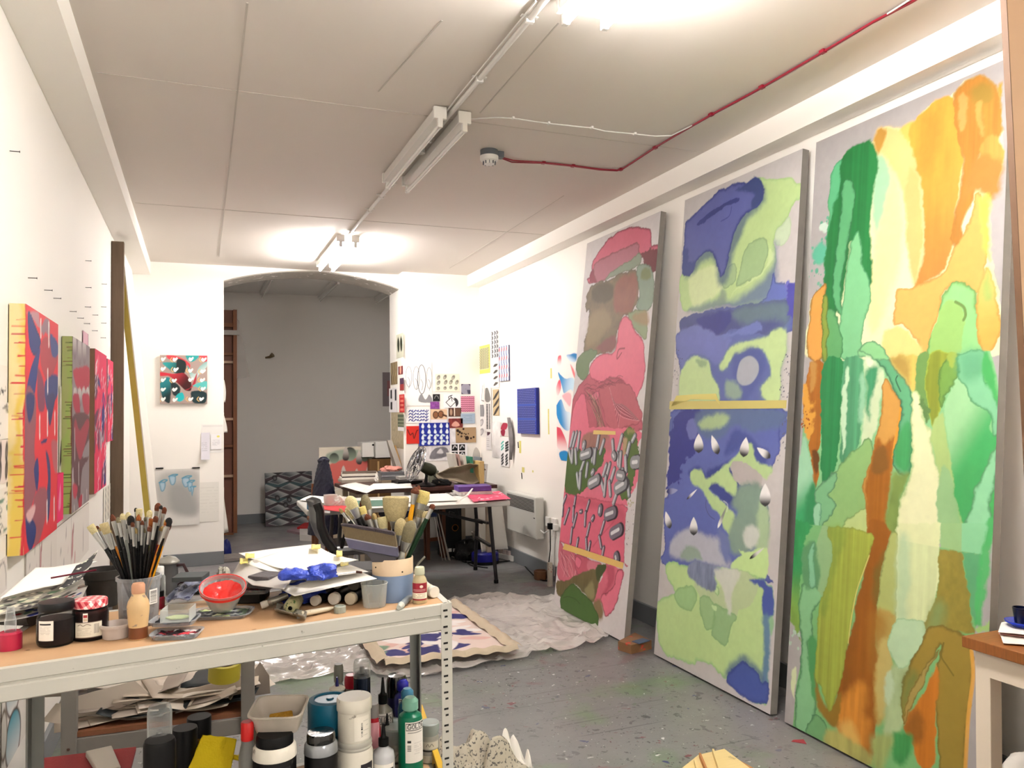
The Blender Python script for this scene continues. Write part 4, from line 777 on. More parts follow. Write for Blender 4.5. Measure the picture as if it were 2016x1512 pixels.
def cloth(c, sx, sy, rz, hfn, nu=40, nv=30):
    m = MB(); cr, sr = math.cos(rz), math.sin(rz)
    def fn(a, b):
        x = (a-.5)*sx; y = (b-.5)*sy; return (c[0]+x*cr-y*sr, c[1]+x*sr+y*cr, c[2]+hfn(a, b))
    return m.grid(fn, nu, nv)
def N1(a, b, s=0, f=1.0, o=3): return float(fbm(np.array([a*f+s*1.7]), np.array([b*f+s*.9]), s, o)[0])
def quadsheet(corn, hfn=None, nu=24, nv=18, z=None):
    """sheet between four world corners (ll, lr, ur, ul) with a height function"""
    q = [np.array(p, float) for p in corn]; m = MB()
    def fn(a, b):
        p = (q[0]*(1-a)+q[1]*a)*(1-b)+(q[3]*(1-a)+q[2]*a)*b
        return p+np.array([0,0, hfn(a, b) if hfn else 0])
    return m.grid(fn, nu, nv)

# ================================================================== STEEL WORKBENCH IN FRONT
ZB, ZL = 1.0,.5
FL, FR, RR, RL = [np.array(p) for p in ((-.44,1.833),(.613,1.98),(.636,2.40),(-.382,2.258))]
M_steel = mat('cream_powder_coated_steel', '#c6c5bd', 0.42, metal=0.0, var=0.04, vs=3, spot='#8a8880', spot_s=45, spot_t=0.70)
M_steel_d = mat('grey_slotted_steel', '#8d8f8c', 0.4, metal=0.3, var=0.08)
M_slot = mat('slot_shadow_steel', '#2c2c2a', 0.6, metal=0.3)
M_chip = mat('chipboard', '#c4a27e', 0.6, var=0.1, vs=14, bump=0.05, bs=120, spot='#7a5b3e', spot_s=26, spot_t=0.68)
bench = empty('steel_workbench', ((FL+RR)/2).tolist()+[0], 'cream steel slotted-angle workbench crowded with brushes, jars and paint tubes', 'workbench')
def shelf(z, name):
    m = MB(); e = .012; c = [FL, FR, RR, RL]; ct = sum(c)/4
    q = [p+(ct-p)*.02 for p in c]; m.hexa([(*p, z-.012) for p in q]+[(*p, z-.0005) for p in q]); put(name, m, M_chip, bench, bevel=.001)
    for nm, a, b in (('front_beam', FL, FR),('rear_beam', RL, RR),('side_beam', FR, RR),('side_beam', FL, RL)):
        d = (b-a)/np.linalg.norm(b-a); nrm = np.array([d[1], -d[0]])
        if (a+b)[1]/2 > ct[1]+0.1 or nm == 'side_beam' and a[0] < 0: nrm = -nrm if nm != 'side_beam' else nrm*(-1)
        m = MB(); P = lambda p, off, zz: (*(p+nrm*off), zz)
        prof = [(.0,0),(.0,-.026),(-.004,-.029),(-.004,-.033),(.001,-.036),(.001,-.064),(-.006,-.068),(-.016,-.068)]
        prof = [(o+.0, zz) for o, zz in prof]; prof += [(-.018,.0)]
        m.prism([P(a+d*.006, o, z+zz) for o, zz in prof], np.array([*(b-a-d*.012),0])); put(nm, m, M_steel, bench, smooth=1)
shelf(ZB, 'top_board'); shelf(ZL, 'lower_board')
def post(p, dx, dy, mt, slots=True, zt=ZB+.002):
    m = MB(); w = .029; t = .003
    dirs = (np.array([*(dx/np.linalg.norm(dx)),0]), np.array([*(dy/np.linalg.norm(dy)),0]))
    P = np.array([*p, .0])
    for d in dirs:
        o = dirs[1] if d is dirs[0] else dirs[0]
        m.prism([P-o*.0015, P+d*w-o*.0015, P+d*w+o*t, P+o*t], (0,0, zt))
    if slots:
        m.cur = 1
        for d in dirs:
            o = dirs[1] if d is dirs[0] else dirs[0]
            for k in range(24):
                z = zt-.02-k*.042
                if z < .02: break
                for dz, ww, off in ((0,.0075,.016),(-.016,.0085,.011)):
                    a = P+d*off-o*.0019+UPZ*z; m.prism([a, a+d*ww, a+d*ww+UPZ*.005, a+UPZ*.005], o*.0006)
                    if dz: a = a-UPZ*.016; m.prism([a, a+d*ww, a+d*ww+UPZ*.005, a+UPZ*.005], o*.0006)
    put('corner_post', m, [mt, M_slot], bench)
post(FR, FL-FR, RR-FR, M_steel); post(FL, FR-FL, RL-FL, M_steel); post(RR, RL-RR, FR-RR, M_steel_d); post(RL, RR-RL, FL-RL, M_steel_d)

# ---------------------------------------------------------------- brushes
M_ferr = mat('nickel_ferrule', '#b9b9b6', 0.28, metal=0.8, var=0.1, vs=40)
HC = {k: mat('brush_handle_'+k, c, 0.4, var=0.1, vs=30, spot=sp, spot_s=160, spot_t=0.70, spec=0.25) for k, c, sp in (('black', '#08080a', '#a8a8a8'),('amber', '#c27e1e', None),('red', '#a8401e', None),('maroon', '#6c1630', None),('yellow', '#e0a41c', None),('green', '#143a22', '#9ab070'),('grey', '#8c8f88', None),('white', '#c9c8be', None),('brown', '#4a2a20', None),('lime', '#a9b070', None))}
BC = {k: mat('bristle_'+k, c, 0.8, var=0.22, vs=160, bump=0.5, bs=500) for k, c in (('cream', '#d8cda0'),('brown', '#6e3a1c'),('dark', '#1c1a1a'),('orange', '#a05a1c'),('tan', '#b09a68'),('grey', '#8c8468'),('beige', '#c2b48a'),('yellow', '#e0cf86'))}
SEEN = {}
def brush(tip, foot, wpx, hair, handle, label, group, hl=None, fl=None, flat=0.55, shape='filbert', fat=1.0, name='paint_brush'):
    SEEN[label] = SEEN.get(label, 0)+1
    if SEEN[label] > 1: label += (', right one')
    tip = np.array(tip); foot = np.array(foot); d = foot-tip; L = np.linalg.norm(d); d /= L
    s = pxm(tip); w = wpx*1.2/s/2; hl = hl/s if hl else w*2.6; fl = fl/s if fl else max(.03, w*3.2)
    t = empty(name, foot, label, 'paint brush', group)
    prof = {'filbert': ((0,0.25),(0.12,0.7),(0.35,1.0),(0.7,0.98),(1,0.85)), 'flat': ((0,0.95),(0.05,1.03),(0.5,1.0),(1,0.85)), 'round': ((0,0.12),(0.2,0.5),(0.5,0.9),(0.8,1),(1,0.8)), 'fan': ((0,0.8),(0.06,1.0),(0.4,0.95),(0.8,0.75),(1,0.5))}[shape]
    m = MB(); m.tube([tip+d*hl*a for a, b in prof], [w*b for a, b in prof], 12, flat); put('bristles', m, BC[hair], t, smooth=1)
    rw = w*0.85*(0.5 if shape == 'fan' else 1); m = MB(); rh = max(0.0034*fat, rw*0.55)
    m.tube([tip+d*(hl-0.002), tip+d*(hl+fl*0.5), tip+d*(hl+fl)], [rw, rw*0.8, rh*1.05], 12,0.8); put('ferrule', m, M_ferr, t, smooth=1)
    m = MB(); r0 = max(0.0032*fat, rw*0.5); a = hl+fl; m.tube([tip+d*a, tip+d*(a+(L-a)*0.2), tip+d*(a+(L-a)*0.6), foot], [r0, r0*1.35, r0*1.0, r0*0.5], 10); put('handle', m, HC[handle], t, smooth=1)
    return t
def potfoot(tip, C, R, H):
    d = np.array(tip)-np.array(C); dz = d[2]-H; d[2] = 0; L = np.linalg.norm(d)+1e-9; e = d/L
    q = min(.8*R, .45*L); f = q-(L-q)*(H-.012)/max(dz, .03)
    if f < -.75*R: f = -.75*R
    return np.array(C)+e*f+UPZ*.012
M_clear = mat('clear_plastic', '#e4e8e8', 0.12, trans=0.88, var=0.02)
M_clear_d = mat('smoky_clear_plastic', '#c8ccd0', 0.2, trans=0.8, var=0.05)
M_glass = mat('clear_glass', '#3a4040', 0.05, trans=0.92, var=0.0)
C, r, h = stand(256,1238,80,1133, ZB); PC, PR, PH = C, r, h
t = vessel('brush_pot', 'clear plastic tub crammed with dozens of thin black-handled paint brushes', 'pot', C, r, h, [('tub', [(0.86,0),(0.9,0.02),(1.0,0.93),(1.07,0.935),(1.07,1.0),(0.98,1.0),(0.96,0.93),(0.86,0.03),(0.01,0.02)], M_clear_d, False)])
m = MB(); m.lathe([(r*0.84,0.004),(r*0.86,0.03),(0.001,0.032)], C); put('blue_residue', m, mat('dark_blue_water', '#1c2a5c', 0.3, var=0.3, vs=20), t, smooth=1)
label_patch(t, C, r*.97, h*.45, h*.75,.25, lambda A: barcode(A, .1,.1,.9,.9, True), yaw=.75)
HN = {'cream': 'cream', 'brown': 'brown', 'dark': 'black', 'orange': 'orange', 'tan': 'tan', 'grey': 'grey', 'beige': 'beige', 'yellow': 'yellow'}
small = [(715,300,13,'cream','black','flat'),(765,305,6,'brown','black','filbert'),(792,315,6,'tan','black','filbert'),(822,283,15,'beige','black','flat'),(846,290,7,'brown','black','filbert'),(868,335,6,'tan','amber','filbert'),(888,210,10,'brown','black','round'),(915,300,6,'grey','red','filbert'),(935,235,8,'grey','black','filbert'),(970,205,9,'cream','grey','filbert'),
 (1015,195,10,'cream','black','filbert'),(1036,222,13,'dark','black','filbert'),(1052,275,7,'brown','black','filbert'),(1078,160,6,'dark','black','filbert'),(1105,168,11,'cream','black','flat'),(1100,212,9,'orange','black','round'),(1130,258,7,'brown','black','round'),(1158,230,7,'grey','grey','filbert'),(1190,178,10,'cream','black','filbert'),(1212,250,12,'orange','lime','flat'),
 (1240,225,9,'brown','black','filbert'),(1258,122,11,'brown','grey','filbert'),(1281,140,6,'dark','black','filbert'),(1308,155,9,'brown','maroon','filbert'),(1243,282,7,'tan','black','flat'),(1285,300,8,'tan','amber','filbert'),(1300,250,8,'tan','black','filbert'),(1327,275,8,'orange','amber','flat'),(1350,240,12,'dark','black','filbert'),(1348,280,9,'brown','yellow','filbert'),
 (1000,290,7,'dark','black','filbert'),(1072,320,8,'tan','black','filbert'),(1145,320,7,'grey','black','round'),(1190,305,8,'brown','black','filbert')]
g = random.Random(5)
wh = ['leftmost', 'second from left', 'left side', 'left of centre', 'centre', 'right of centre', 'right side', 'rightmost']
for k, (x, y, w, hc, hd, sh) in enumerate(sorted(small)):
    px, py = x/4.032,960+y/4.032; off = g.uniform(-.5,.5)
    depth = ((PC-CAM)@FW)+off*PR*1.4; d = ray(px, py); tip = CAM+d*depth/(d@FW)
    frac = (px-256)/42.0
    foot = potfoot(tip, PC, PR, PH)
    side = 'on the left' if px < 215 else 'near the left' if px < 245 else 'in the middle' if px < 280 else 'near the right' if px < 312 else 'on the right'
    hgt = 'standing tallest' if y < 170 else 'tall' if y < 230 else 'mid-height' if y < 280 else 'low'
    brush(tip, foot, w, hc, hd, '%s-haired %s brush with %s handle, %s %s in the clear tub' % (HN[hc], {'filbert': 'rounded', 'flat': 'flat', 'round': 'pointed'}[sh], hd, hgt, side), 'brushes in the clear tub', shape=sh, fl=g.uniform(24,40))
# ---------------------------------------------------------------- big brush pot
C, r, h = stand(768,1187,82,1096, ZB); QC, QR, QH = C, r, h
M_potc = mat('cream_enamel_tin', '#e2cdb0', 0.4, var=0.04); M_potb = mat('blue_grey_enamel', '#8296b4', 0.4, var=0.06, spot='#5e708e', spot_s=40, spot_t=0.68)
t = vessel('brush_pot', 'cream and blue-grey tin holding big bristle brushes', 'pot', C, r, h, [('lower_body', [(1.0,0),(1.0,0.62),(0.96,0.62),(0.96,0.01),(0.01,0.01)], M_potb, False),('upper_band', [(1.0,0.62),(1.0,0.985),(0.985,1.0),(0.95,1.0),(0.95,0.62)], M_potc, False)])
for (x, y) in ((739,1117),(792,1126)):
    d = CAM-np.array(C); a = (x-768)/41; n = -BACK*math.sqrt(max(0,1-a*a))+SIDE*a; p = np.array(C)+n*r; zz_ = (CAM+ray(x, y)*((p-CAM)@BACK)/(ray(x, y)@BACK))[2]
    m = MB(); m.lathe([(0.0022,0),(0.0022,0.001)], (p[0], p[1], zz_), axis=n, seg=12); put('rivet_hole', m, M_slot, t)
Z7 = zz(7.96,660,930)
big = [(205,375,20,'cream','black','filbert',27,-0.5),(450,352,16,'grey','white','filbert',32,0.3),(180,540,14,'cream','black','filbert',18,0.0),(65,565,6,'tan','black','filbert',12,-0.6),(400,545,15,'yellow','black','flat',16,-0.2),(490,650,12,'brown','black','round',13,-0.5),(400,440,10,'brown','grey','round',14,0.6),(700,705,22,'cream','black','flat',24,0.4),(230,620,9,'beige','black','filbert',16,-0.3),(600,640,8,'tan','brown','filbert',14,0.1),
 (950,375,44,'beige','black','fan',50,0.5),(1265,225,15,'brown','yellow','round',15,0.2),(1312,200,10,'brown','black','round',14,0.7),(1385,290,22,'yellow','white','flat',26,0.6),(1445,330,12,'cream','white','filbert',22,0.8),(1540,500,10,'brown','green','filbert',11,0.0),(1350,590,20,'grey','white','flat',16,0.5),(1455,610,14,'beige','grey','filbert',16,0.3),(1040,720,20,'beige','brown','filbert',34,-0.2),(1170,700,16,'tan','white','filbert',20,0.2),(1200,760,22,'grey','white','filbert',44,-0.3)]
for k, (x, y, w, hc, hd, sh, hl, off) in enumerate(sorted(big)):
    px, py = Z7([(x, y)])[0]; depth = ((QC-CAM)@FW)+off*QR*.9; d = ray(px, py); tip = CAM+d*depth/(d@FW)
    foot = potfoot(tip, QC, QR, QH)
    side = 'at the far left' if px < 690 else 'on the left' if px < 715 else 'left of centre' if px < 750 else 'in the middle' if px < 795 else 'right of centre' if px < 830 else 'on the right'
    brush(tip, foot, w, hc, hd, '%s %s brush, %s handle, %s in the tin' % ({'fan': 'broad splayed', 'flat': 'thick square', 'round': 'stubby', 'filbert': 'thick rounded'}[sh], HN[hc], hd, side), 'big brushes in the tin', hl=hl, fl=20 if sh != 'fan' else 14, flat=0.45 if sh == 'fan' else 0.7, shape=sh, fat=1.7, name='bristle_brush')
# wide hake brush resting across the tin's mouth
dep = ((QC-CAM)@FW)-QR*.75
def at(px, py, dd): q = ray(px, py); return CAM+q*dd/(q@FW)
hk = empty('wide_flat_brush', at(765,1098, dep), 'very wide flat brush with dark-tipped brown bristles leaning in the tin', 'paint brush')
def slab(name, pts, m_, thick, parent, **k):
    P = [at(*Z7([q])[0], dep) for q in pts]; m = MB(); m.prism([p-FW*thick/2 for p in P], FW*thick); return put(name, m, m_, parent, **k)
up1 = [(100,800),(160,808),(250,818),(400,845),(560,870),(640,880),(760,905),(900,930),(940,960)]
slab('bristles', up1+[(975,1165),(830,1145),(600,1100),(400,1060),(165,1015)], mat('hake_bristle', '#8a7a5c', 0.85, var=0.35, vs=30, bump=0.6, bs=260, stretch=(60,6,4)),0.016, hk)
slab('bristle_tips', [(95,800),(160,806),(250,816),(400,843),(560,868),(640,878),(760,903),(900,928),(940,958),(935,985),(760,945),(560,908),(400,882),(250,852),(105,830)], mat('hake_tip', '#4a4146', 0.9, var=0.2, vs=60, bump=0.5, bs=300),0.0175, hk)
slab('ferrule', [(162,1012),(400,1060),(600,1098),(975,1165),(1003,1308),(985,1318),(700,1262),(450,1215),(222,1172)], mat('hake_ferrule', '#6b6a80', 0.3, metal=0.5, var=0.2, vs=30),0.022, hk, bevel=0.002)
slab('ferrule_rim', [(160,1008),(600,1092),(976,1160),(978,1172),(600,1106),(163,1022)], mat('hake_rim', '#b9b8c4', 0.3, metal=0.5),0.0235, hk)
slab('handle', [(222,1172),(450,1215),(700,1262),(985,1318),(960,1360),(900,1400),(580,1400),(545,1330),(480,1260),(300,1215)], mat('hake_handle', '#4f4c52', 0.5, var=0.25, vs=20),0.014, hk, bevel=0.002)
# ---------------------------------------------------------------- jars
M_label = mat('paper_label', '#e4e0d6', 0.6)
M_dk = mat('dark_murky_water', '#302226', 0.3, var=0.25, vs=12)
M_blk = mat('black_plastic', '#0a0a0c', 0.45, var=0.1, vs=20, spec=0.2); M_lidd = mat('dark_steel_lid', '#15171b', 0.4, metal=0.0, var=0.1, spec=0.3)
def jar(px, base, w, top, z, label, lidm, contents, fill=.55, gingham=False, art=None):
    C, r, h = stand(px, base, w, top, z); t = empty('jam_jar', C, label, 'jar')
    m = MB(); m.lathe([(r*0.3,0.002),(r*0.88,0),(r*0.97, h*0.05),(r, h*0.12),(r*0.99, h*0.62),(r*0.9, h*0.74),(r*0.86, h*0.8),(r*0.86, h*0.86)], C, seg=36, cap=False); put('glass_body', m, M_glass, t, smooth=1)
    m = MB(); m.lathe([(r*0.86,0.004),(r*0.93, h*0.12),(r*0.94, h*fill),(0.001, h*fill)], C, seg=32); put('contents', m, contents, t, smooth=1)
    m = MB(); m.lathe([(r*0.91, h*0.8),(r*0.93, h*0.81),(r*0.93, h*0.96),(r*0.9, h*0.985),(r*0.8, h*0.99),(0.001, h*0.985)], C, seg=48, cap=False); put('lid', m, lidm, t, smooth=1)
    if art: label_patch(t, C, r, h*art[0], h*art[1], art[2], art[3], yaw=art[4])
    return t, C, r, h
def lab_a(A):
    A.rect(0.1,0.8,0.85,0.87, '#2c2c30'); scribble(A, 0.12,0.3,0.85,0.72,6, '#8a8884', 3)
def lab_b(A):
    A.rect(0,0,1,1, '#d8d4c6'); A.rect(0,0,1,0.04, '#6a5a50'); A.rect(0,0.96,1,1, '#6a5a50'); barcode(A, 0.72,0.25,0.95,0.85); scribble(A, 0.08,0.15,0.62,0.65,5, '#8a7c74', 4); A.line([(0.1,0.78),(0.2,0.86),(0.3,0.76),(0.45,0.86),(0.6,0.78)], 0.0012, '#5a4a44')
jar(92,1276,70,1182, ZB, 'glass jar with plain dark lid and dark murky contents, at the front left', M_lidd, M_dk, 0.6, art=(0.17,0.62,0.42, lab_a, -0.55))
gm = bpy.data.materials.new('red_white_gingham'); gm.use_nodes = True; N = gm.node_tree.nodes; L_ = gm.node_tree.links; tcn = N.new('ShaderNodeTexCoord'); mpn = N.new('ShaderNodeMapping'); mpn.inputs['Rotation'].default_value = (0.8,0.3,0.5); L_.new(tcn.outputs['Object'], mpn.inputs[0])
facs = []
for ax in (0,1):
    w_ = N.new('ShaderNodeTexWave'); w_.bands_direction = 'XY'[ax]; w_.inputs['Scale'].default_value = 24; L_.new(mpn.outputs[0], w_.inputs['Vector']); rr_ = N.new('ShaderNodeMath'); rr_.operation = 'GREATER_THAN'; rr_.inputs[1].default_value = 0.5; L_.new(w_.outputs['Fac'], rr_.inputs[0]); facs.append(rr_)
ad = N.new('ShaderNodeMath'); ad.operation = 'ADD'; L_.new(facs[0].outputs[0], ad.inputs[0]); L_.new(facs[1].outputs[0], ad.inputs[1]); cr_ = N.new('ShaderNodeValToRGB'); cr_.color_ramp.interpolation = 'CONSTANT'
dv = N.new('ShaderNodeMath'); dv.operation = 'MULTIPLY'; dv.inputs[1].default_value = 0.5; L_.new(ad.outputs[0], dv.inputs[0]); L_.new(dv.outputs[0], cr_.inputs[0])
cr_.color_ramp.elements[0].color = (*lin('#f0e8e4'),1); cr_.color_ramp.elements[1].position = 0.4; cr_.color_ramp.elements[1].color = (*lin('#dc7f82'),1); e3 = cr_.color_ramp.elements.new(0.9); e3.color = (*lin('#b81e34'),1)
L_.new(cr_.outputs[0], N['Principled BSDF'].inputs['Base Color']); N['Principled BSDF'].inputs['Roughness'].default_value = 0.3
t, C, r, h = jar(161,1264,68,1178, ZB, 'glass jam jar with red and white gingham lid and printed label', gm, mat('reddish_murky', '#340f12', 0.3, var=0.2),0.75, art=(0.1,0.5,0.68, lab_b, -0.1))
label_patch(t, C, r, h*0.5, h*0.72,0.13, lambda A: (A.rect(0.1,0.5,0.9,0.8, '#a83a40'), A.rect(0.1,0.1,0.9,0.4, '#c8b8a0')), yaw=-0.25, name='lid_strip')
M_pinkcap = mat('pink_plastic', '#b8294e', 0.35, var=0.1)
C, r, h = stand(8,1283,42,1195, ZB)
t = vessel('squeeze_bottle', 'clear squeeze bottle with round pink-red base, at the far left edge', 'bottle', C, r, h, [('cap', [(1.0,0),(1.0,0.38),(0.85,0.42),(0.2,0.42)], M_pinkcap),('clear_tube', [(0.5,0.42),(0.5,0.7),(0.42,0.75),(0.3,1.0)], M_clear)])
# grubby cardboard tubes lying behind the jars
P = onz(20,1236, ZB); m = MB(); a = P+UPZ*0.026+BACK*0.02; m.tube([a-SIDE*0.03, a+SIDE*0.05-BACK*0.01], 0.024,18); put('tube_core', m, mat('dirty_cardboard', '#4c4640', 0.8, var=0.35, vs=18), tag(empty('cardboard_tube', P, 'dirty cardboard tube lying behind the dark-lidded jar'), cat='tube'), smooth=1)
m = MB(); a = onz(14,1218, ZB)+UPZ*0.025+BACK*0.04; m.lathe([(0.017,0),(0.028,0.0),(0.028,0.05),(0.017,0.05),(0.017,0.0)], a, axis=(-BACK*0.9+SIDE*0.4), cap=False); put('paint_can', m, mat('grimy_tin', '#3c3836', 0.5, metal=0.3, var=0.4, vs=20), smooth=1, label='grimy open tin lying on its side at the left end of the bench', cat='tin')
# shallow translucent lid tub
C, r, h = stand(216,1262,58,1226, ZB); M_milk = mat('milky_plastic', '#d9cfc8', 0.35, trans=0.35, var=0.06, vs=20)
vessel('shallow_tub', 'shallow milky plastic tub beside the gingham-lidded jar', 'tub', C, r, h, [('tub', [(0.8,0),(0.86,0.05),(0.93,0.75),(1.04,0.78),(1.04,0.95),(0.97,1.0),(0.9,0.8),(0.78,0.1),(0.01,0.1)], M_milk, False)])
# used linseed bottle
C, r, h = stand(263,1262,42,1148, ZB)
M_oil = mat('yellowed_plastic', '#d6b98c', 0.4, var=0.15, vs=20, spot='#8a7a6a', spot_s=60, spot_t=0.64)
t = vessel('oil_bottle', 'small yellowed plastic bottle with paint-smeared sides, standing at the bench edge', 'bottle', C, r, h, [('body', [(0.8,0),(0.86,0.02),(0.84,0.2),(0.98,0.5),(1.0,0.58),(0.9,0.68),(0.6,0.78),(0.56,0.82)], M_oil),('neck_cap', [(0.58,0.82),(0.6,0.84),(0.6,0.96),(0.5,1.0)], mat('pinkish_cap', '#c89a7c', 0.5, var=0.1))])
m = MB(); m.lathe([(r*0.82,0.003),(r*0.865, h*0.02),(r*0.855, h*0.2),(r*0.86, h*0.22)], C, cap=False); put('oil_residue', m, mat('brown_residue', '#7a4a2c', 0.3, var=0.3, vs=40), t, smooth=1)
# bucket behind
C, r, h = stand(186,1200,70,1120, ZB)
vessel('plant_pot', 'dark grey paint-stained plastic pot behind the paper stack', 'pot', C, r*1.0, h, [('pot', [(0.75,0),(0.95,0.75),(1.0,0.76),(1.02,1.0),(0.94,1.0),(0.7,0.05),(0.01,0.05)], mat('dark_grey_plastic_pot', '#34312e', 0.6, var=0.25, vs=15), False)])
# grey metal jug
C, r, h = stand(324,1172,40,1098, ZB); M_jug = mat('dull_grey_metal', '#6e6f70', 0.4, metal=0.5, var=0.2, vs=10)
t = vessel('metal_jug', 'grey metal jug with hinged lid and dark handle, behind the clear brush tub', 'jug', C, r, h, [('body', [(1.0,0),(0.95,0.3),(0.84,0.8),(0.9,0.86)], M_jug),('lid', [(1.02,0.86),(1.02,0.9),(0.7,1.0),(0.1,1.06)], mat('tarnished_lid', '#9a9892', 0.4, metal=0.5, var=0.2))])
m = MB(); c0 = np.array(C)+SIDE*r*0.85; m.tube([c0+UPZ*h*0.78, c0+SIDE*0.018+UPZ*h*0.8, c0+SIDE*0.028+UPZ*h*0.6, c0+SIDE*0.022+UPZ*h*0.35, c0+UPZ*h*0.2], 0.0045,8); put('handle', m, mat('oxblood_handle', '#3a1c20', 0.4), t, smooth=1)
C, r, h = stand(311,1192,20,1115, ZB)
vessel('clear_bottle', 'slim clear plastic bottle with white cap beside the brush tub', 'bottle', C, r, h, [('body', [(1.0,0),(1.0,0.72),(0.7,0.8)], M_clear),('cap', [(0.75,0.78),(0.75,0.98),(0.65,1.0)], mat('clear_white_cap', '#dcdcd8', 0.4))])
C, r, h = stand(307,1200,24,1150, ZB)
vessel('dropper_bottle', 'tiny dark red dropper bottle with black top', 'bottle', C, r, h, [('body', [(1.0,0),(1.0,0.45),(0.8,0.5)], mat('red_glass', '#8a1a34', 0.15, var=0.1)),('cap', [(0.85,0.5),(0.85,0.72),(0.35,0.74),(0.3,0.95),(0.15,1.0)], M_blk)])
# ---------------------------------------------------------------- paper palette stack on the left
M_paper = mat('white_paper', '#ece9e2', 0.6, var=0.03); M_paper_w = mat('drawing_paper', '#f2f0ea', 0.6, var=0.02); M_greypaper = mat('grey_paper', '#b9b5b0', 0.6, var=0.08)
def bz(px, py, z=ZB): return onz(px, py, z)
def palette_art(A, cols, n=26, seed=1, r=.07, region=(.05,.05,.95,.95)):
    g = np.random.RandomState(seed)
    for k in range(n):
        cx, cy = g.uniform(region[0], region[2]), g.uniform(region[1], region[3]); rr = r*g.uniform(.4,1.3); P = [(cx+rr*g.uniform(.5,1.2)*math.cos(a), cy+rr*g.uniform(.5,1.2)*math.sin(a)) for a in np.linspace(0,6.28,8)[:-1]]
        A.poly(P, cols[g.randint(len(cols))], .002, warp=.006, wf=40)
st = empty('palette_pad', bz(95,1200), 'stack of paper palettes smeared with blue, red and white paint, at the left end', 'palette')
def bench_art(parent, name, corners, z, cols, n, seed, r=0.07, base='#e6e2da', curl=None, nu=110, nv=70, paintfn=None):
    ll, lr, ur, ul = [onz(x, y, z) for x, y in corners]; A = Art(ll, lr-ll, ul-ll+0*UPZ, nu, nv, base, 'n', seed=seed)
    (paintfn or (lambda A: palette_art(A, cols, n, seed, r)))(A); return A.mesh(name, parent, curl=curl)
zq = ZB+.055
bench_art(st, 'lower_sheet', [(-20,1232),(160,1192),(178,1158),(20,1185)], zq-0.008, ['#2c3c8c', '#c8303c', '#e8e4da', '#1c1c22', '#7a9a8c'], 60,3,0.07, '#dcd6cc', curl=lambda a, b: 0.012*(a-0.4)**2*4)
bench_art(st, 'middle_sheet', [(-25,1216),(150,1178),(186,1140),(10,1172)], zq+0.012, ['#20242a', '#4a6a50', '#c8c4b0', '#16161a', '#8c8c80', '#d8dcc0'], 90,5,0.06, '#8a8880', curl=lambda a, b: 0.03*np.clip(a-0.55,0,1)**2*4)
m = quadsheet([bz(0,1178, zq+0.03), bz(150,1140, zq+0.03), bz(192,1108, zq+0.05), bz(70,1118, zq+0.06)], lambda a, b: 0.012*math.sin(b*3)*a+0.004*N1(a, b, 2,2)); put('top_sheet', m, M_paper_w, st, smooth=1, solid=0.0012)
m = MB(); m.hexa([bz(10,1226), bz(150,1200), bz(172,1170), bz(30,1190)]+[bz(10,1226)+UPZ*0.045, bz(150,1200)+UPZ*0.045, bz(172,1170)+UPZ*0.045, bz(30,1190)+UPZ*0.045]); put('pad_block', m, mat('grey_pad', '#8c8680', 0.7, var=0.15), st)
m = quadsheet([bz(115,1160, zq+0.03), bz(165,1150, zq+0.03), bz(193,1110, zq+0.06), bz(150,1126, zq+0.05)], lambda a, b: 0.02*a*a+0.008*b*b*2,16,14); put('curled_corner', m, mat('dark_smeared_paper', '#3c3e42', 0.5, var=0.4, vs=25, spot='#dcdcd0', spot_s=60, spot_t=0.55), st, smooth=1, solid=0.001)
m = MB(); m.tube([bz(100,1138, zq+0.052), bz(190,1122, zq+0.062)], 0.0022,8); put('handle', m, HC['maroon'], tag(empty('thin_brush', bz(145,1130, zq+0.06), 'thin maroon brush lying on the top white palette sheet'), cat='paint brush'), smooth=1)
# ---------------------------------------------------------------- trays and palettes in the middle
def tray(px, base, w, dpx, top, label, name='palette_tray', cols=None, seed=1, n=22, mt=None, rz=0.1, rim=0.012):
    a = onz(px, base, ZB if top is None else top); s = pxm(a); hw = w/2/s; hd = dpx
    t = empty(name, a+BACK*hd, label, 'palette'); c = a+BACK*hd; z = a[2]
    m = MB(); R = Matrix.Translation(Vector(c)) @ Matrix.Rotation(-YAW+rz, 4, 'Z')
    def ring(sx, sy, zz_): return [R @ Vector((sx*math.copysign(abs(math.cos(t))**.45, math.cos(t)), sy*math.copysign(abs(math.sin(t))**.45, math.sin(t)), zz_)) for t in [2*math.pi*k/40 for k in range(40)]]
    rs = [ring(hw*.9, hd*.88,.001), ring(hw, hd, rim), ring(hw*1.06, hd*1.06, rim), ring(hw*1.06, hd*1.06, rim-.002), ring(hw*1.0, hd*1.0, rim-.003), ring(hw*.91, hd*.9,.0)]
    vs = [p for q in rs for p in q]; fs = [(i*40+k, i*40+(k+1) % 40,(i+1)*40+(k+1) % 40,(i+1)*40+k) for i in range(5) for k in range(40)]+[tuple(range(40))]
    m.add(vs, fs); put('tray', m, mt or M_clear_d, t, smooth=1)
    if cols:
        uu = R @ Vector((1,0,0))-R @ Vector((0,0,0)); vv = R @ Vector((0,1,0))-R @ Vector((0,0,0))
        O = np.array(R @ Vector((-hw*0.86,-hd*0.84,0.004))); A = Art(O, np.array(uu)*hw*1.72, np.array(vv)*hd*1.68,90,60, cols[0], 'n', seed=seed); palette_art(A, cols, n, seed, 0.12,(0,0,1,1))
        A.mesh('dried_paint', t, curl=lambda a, b: 0.004*fbm(a*9, b*9, seed, 3)+0.002)
    return t, c, hw, hd
tray(335,1262,92,0.036, None, 'clear plastic tray of dried red, black and grey paint, lowest at the bench edge', cols=['#2a2428', '#c8404a', '#8a8c98', '#1c1c20', '#d8d4d0', '#6a1c28'], seed=4, n=50)
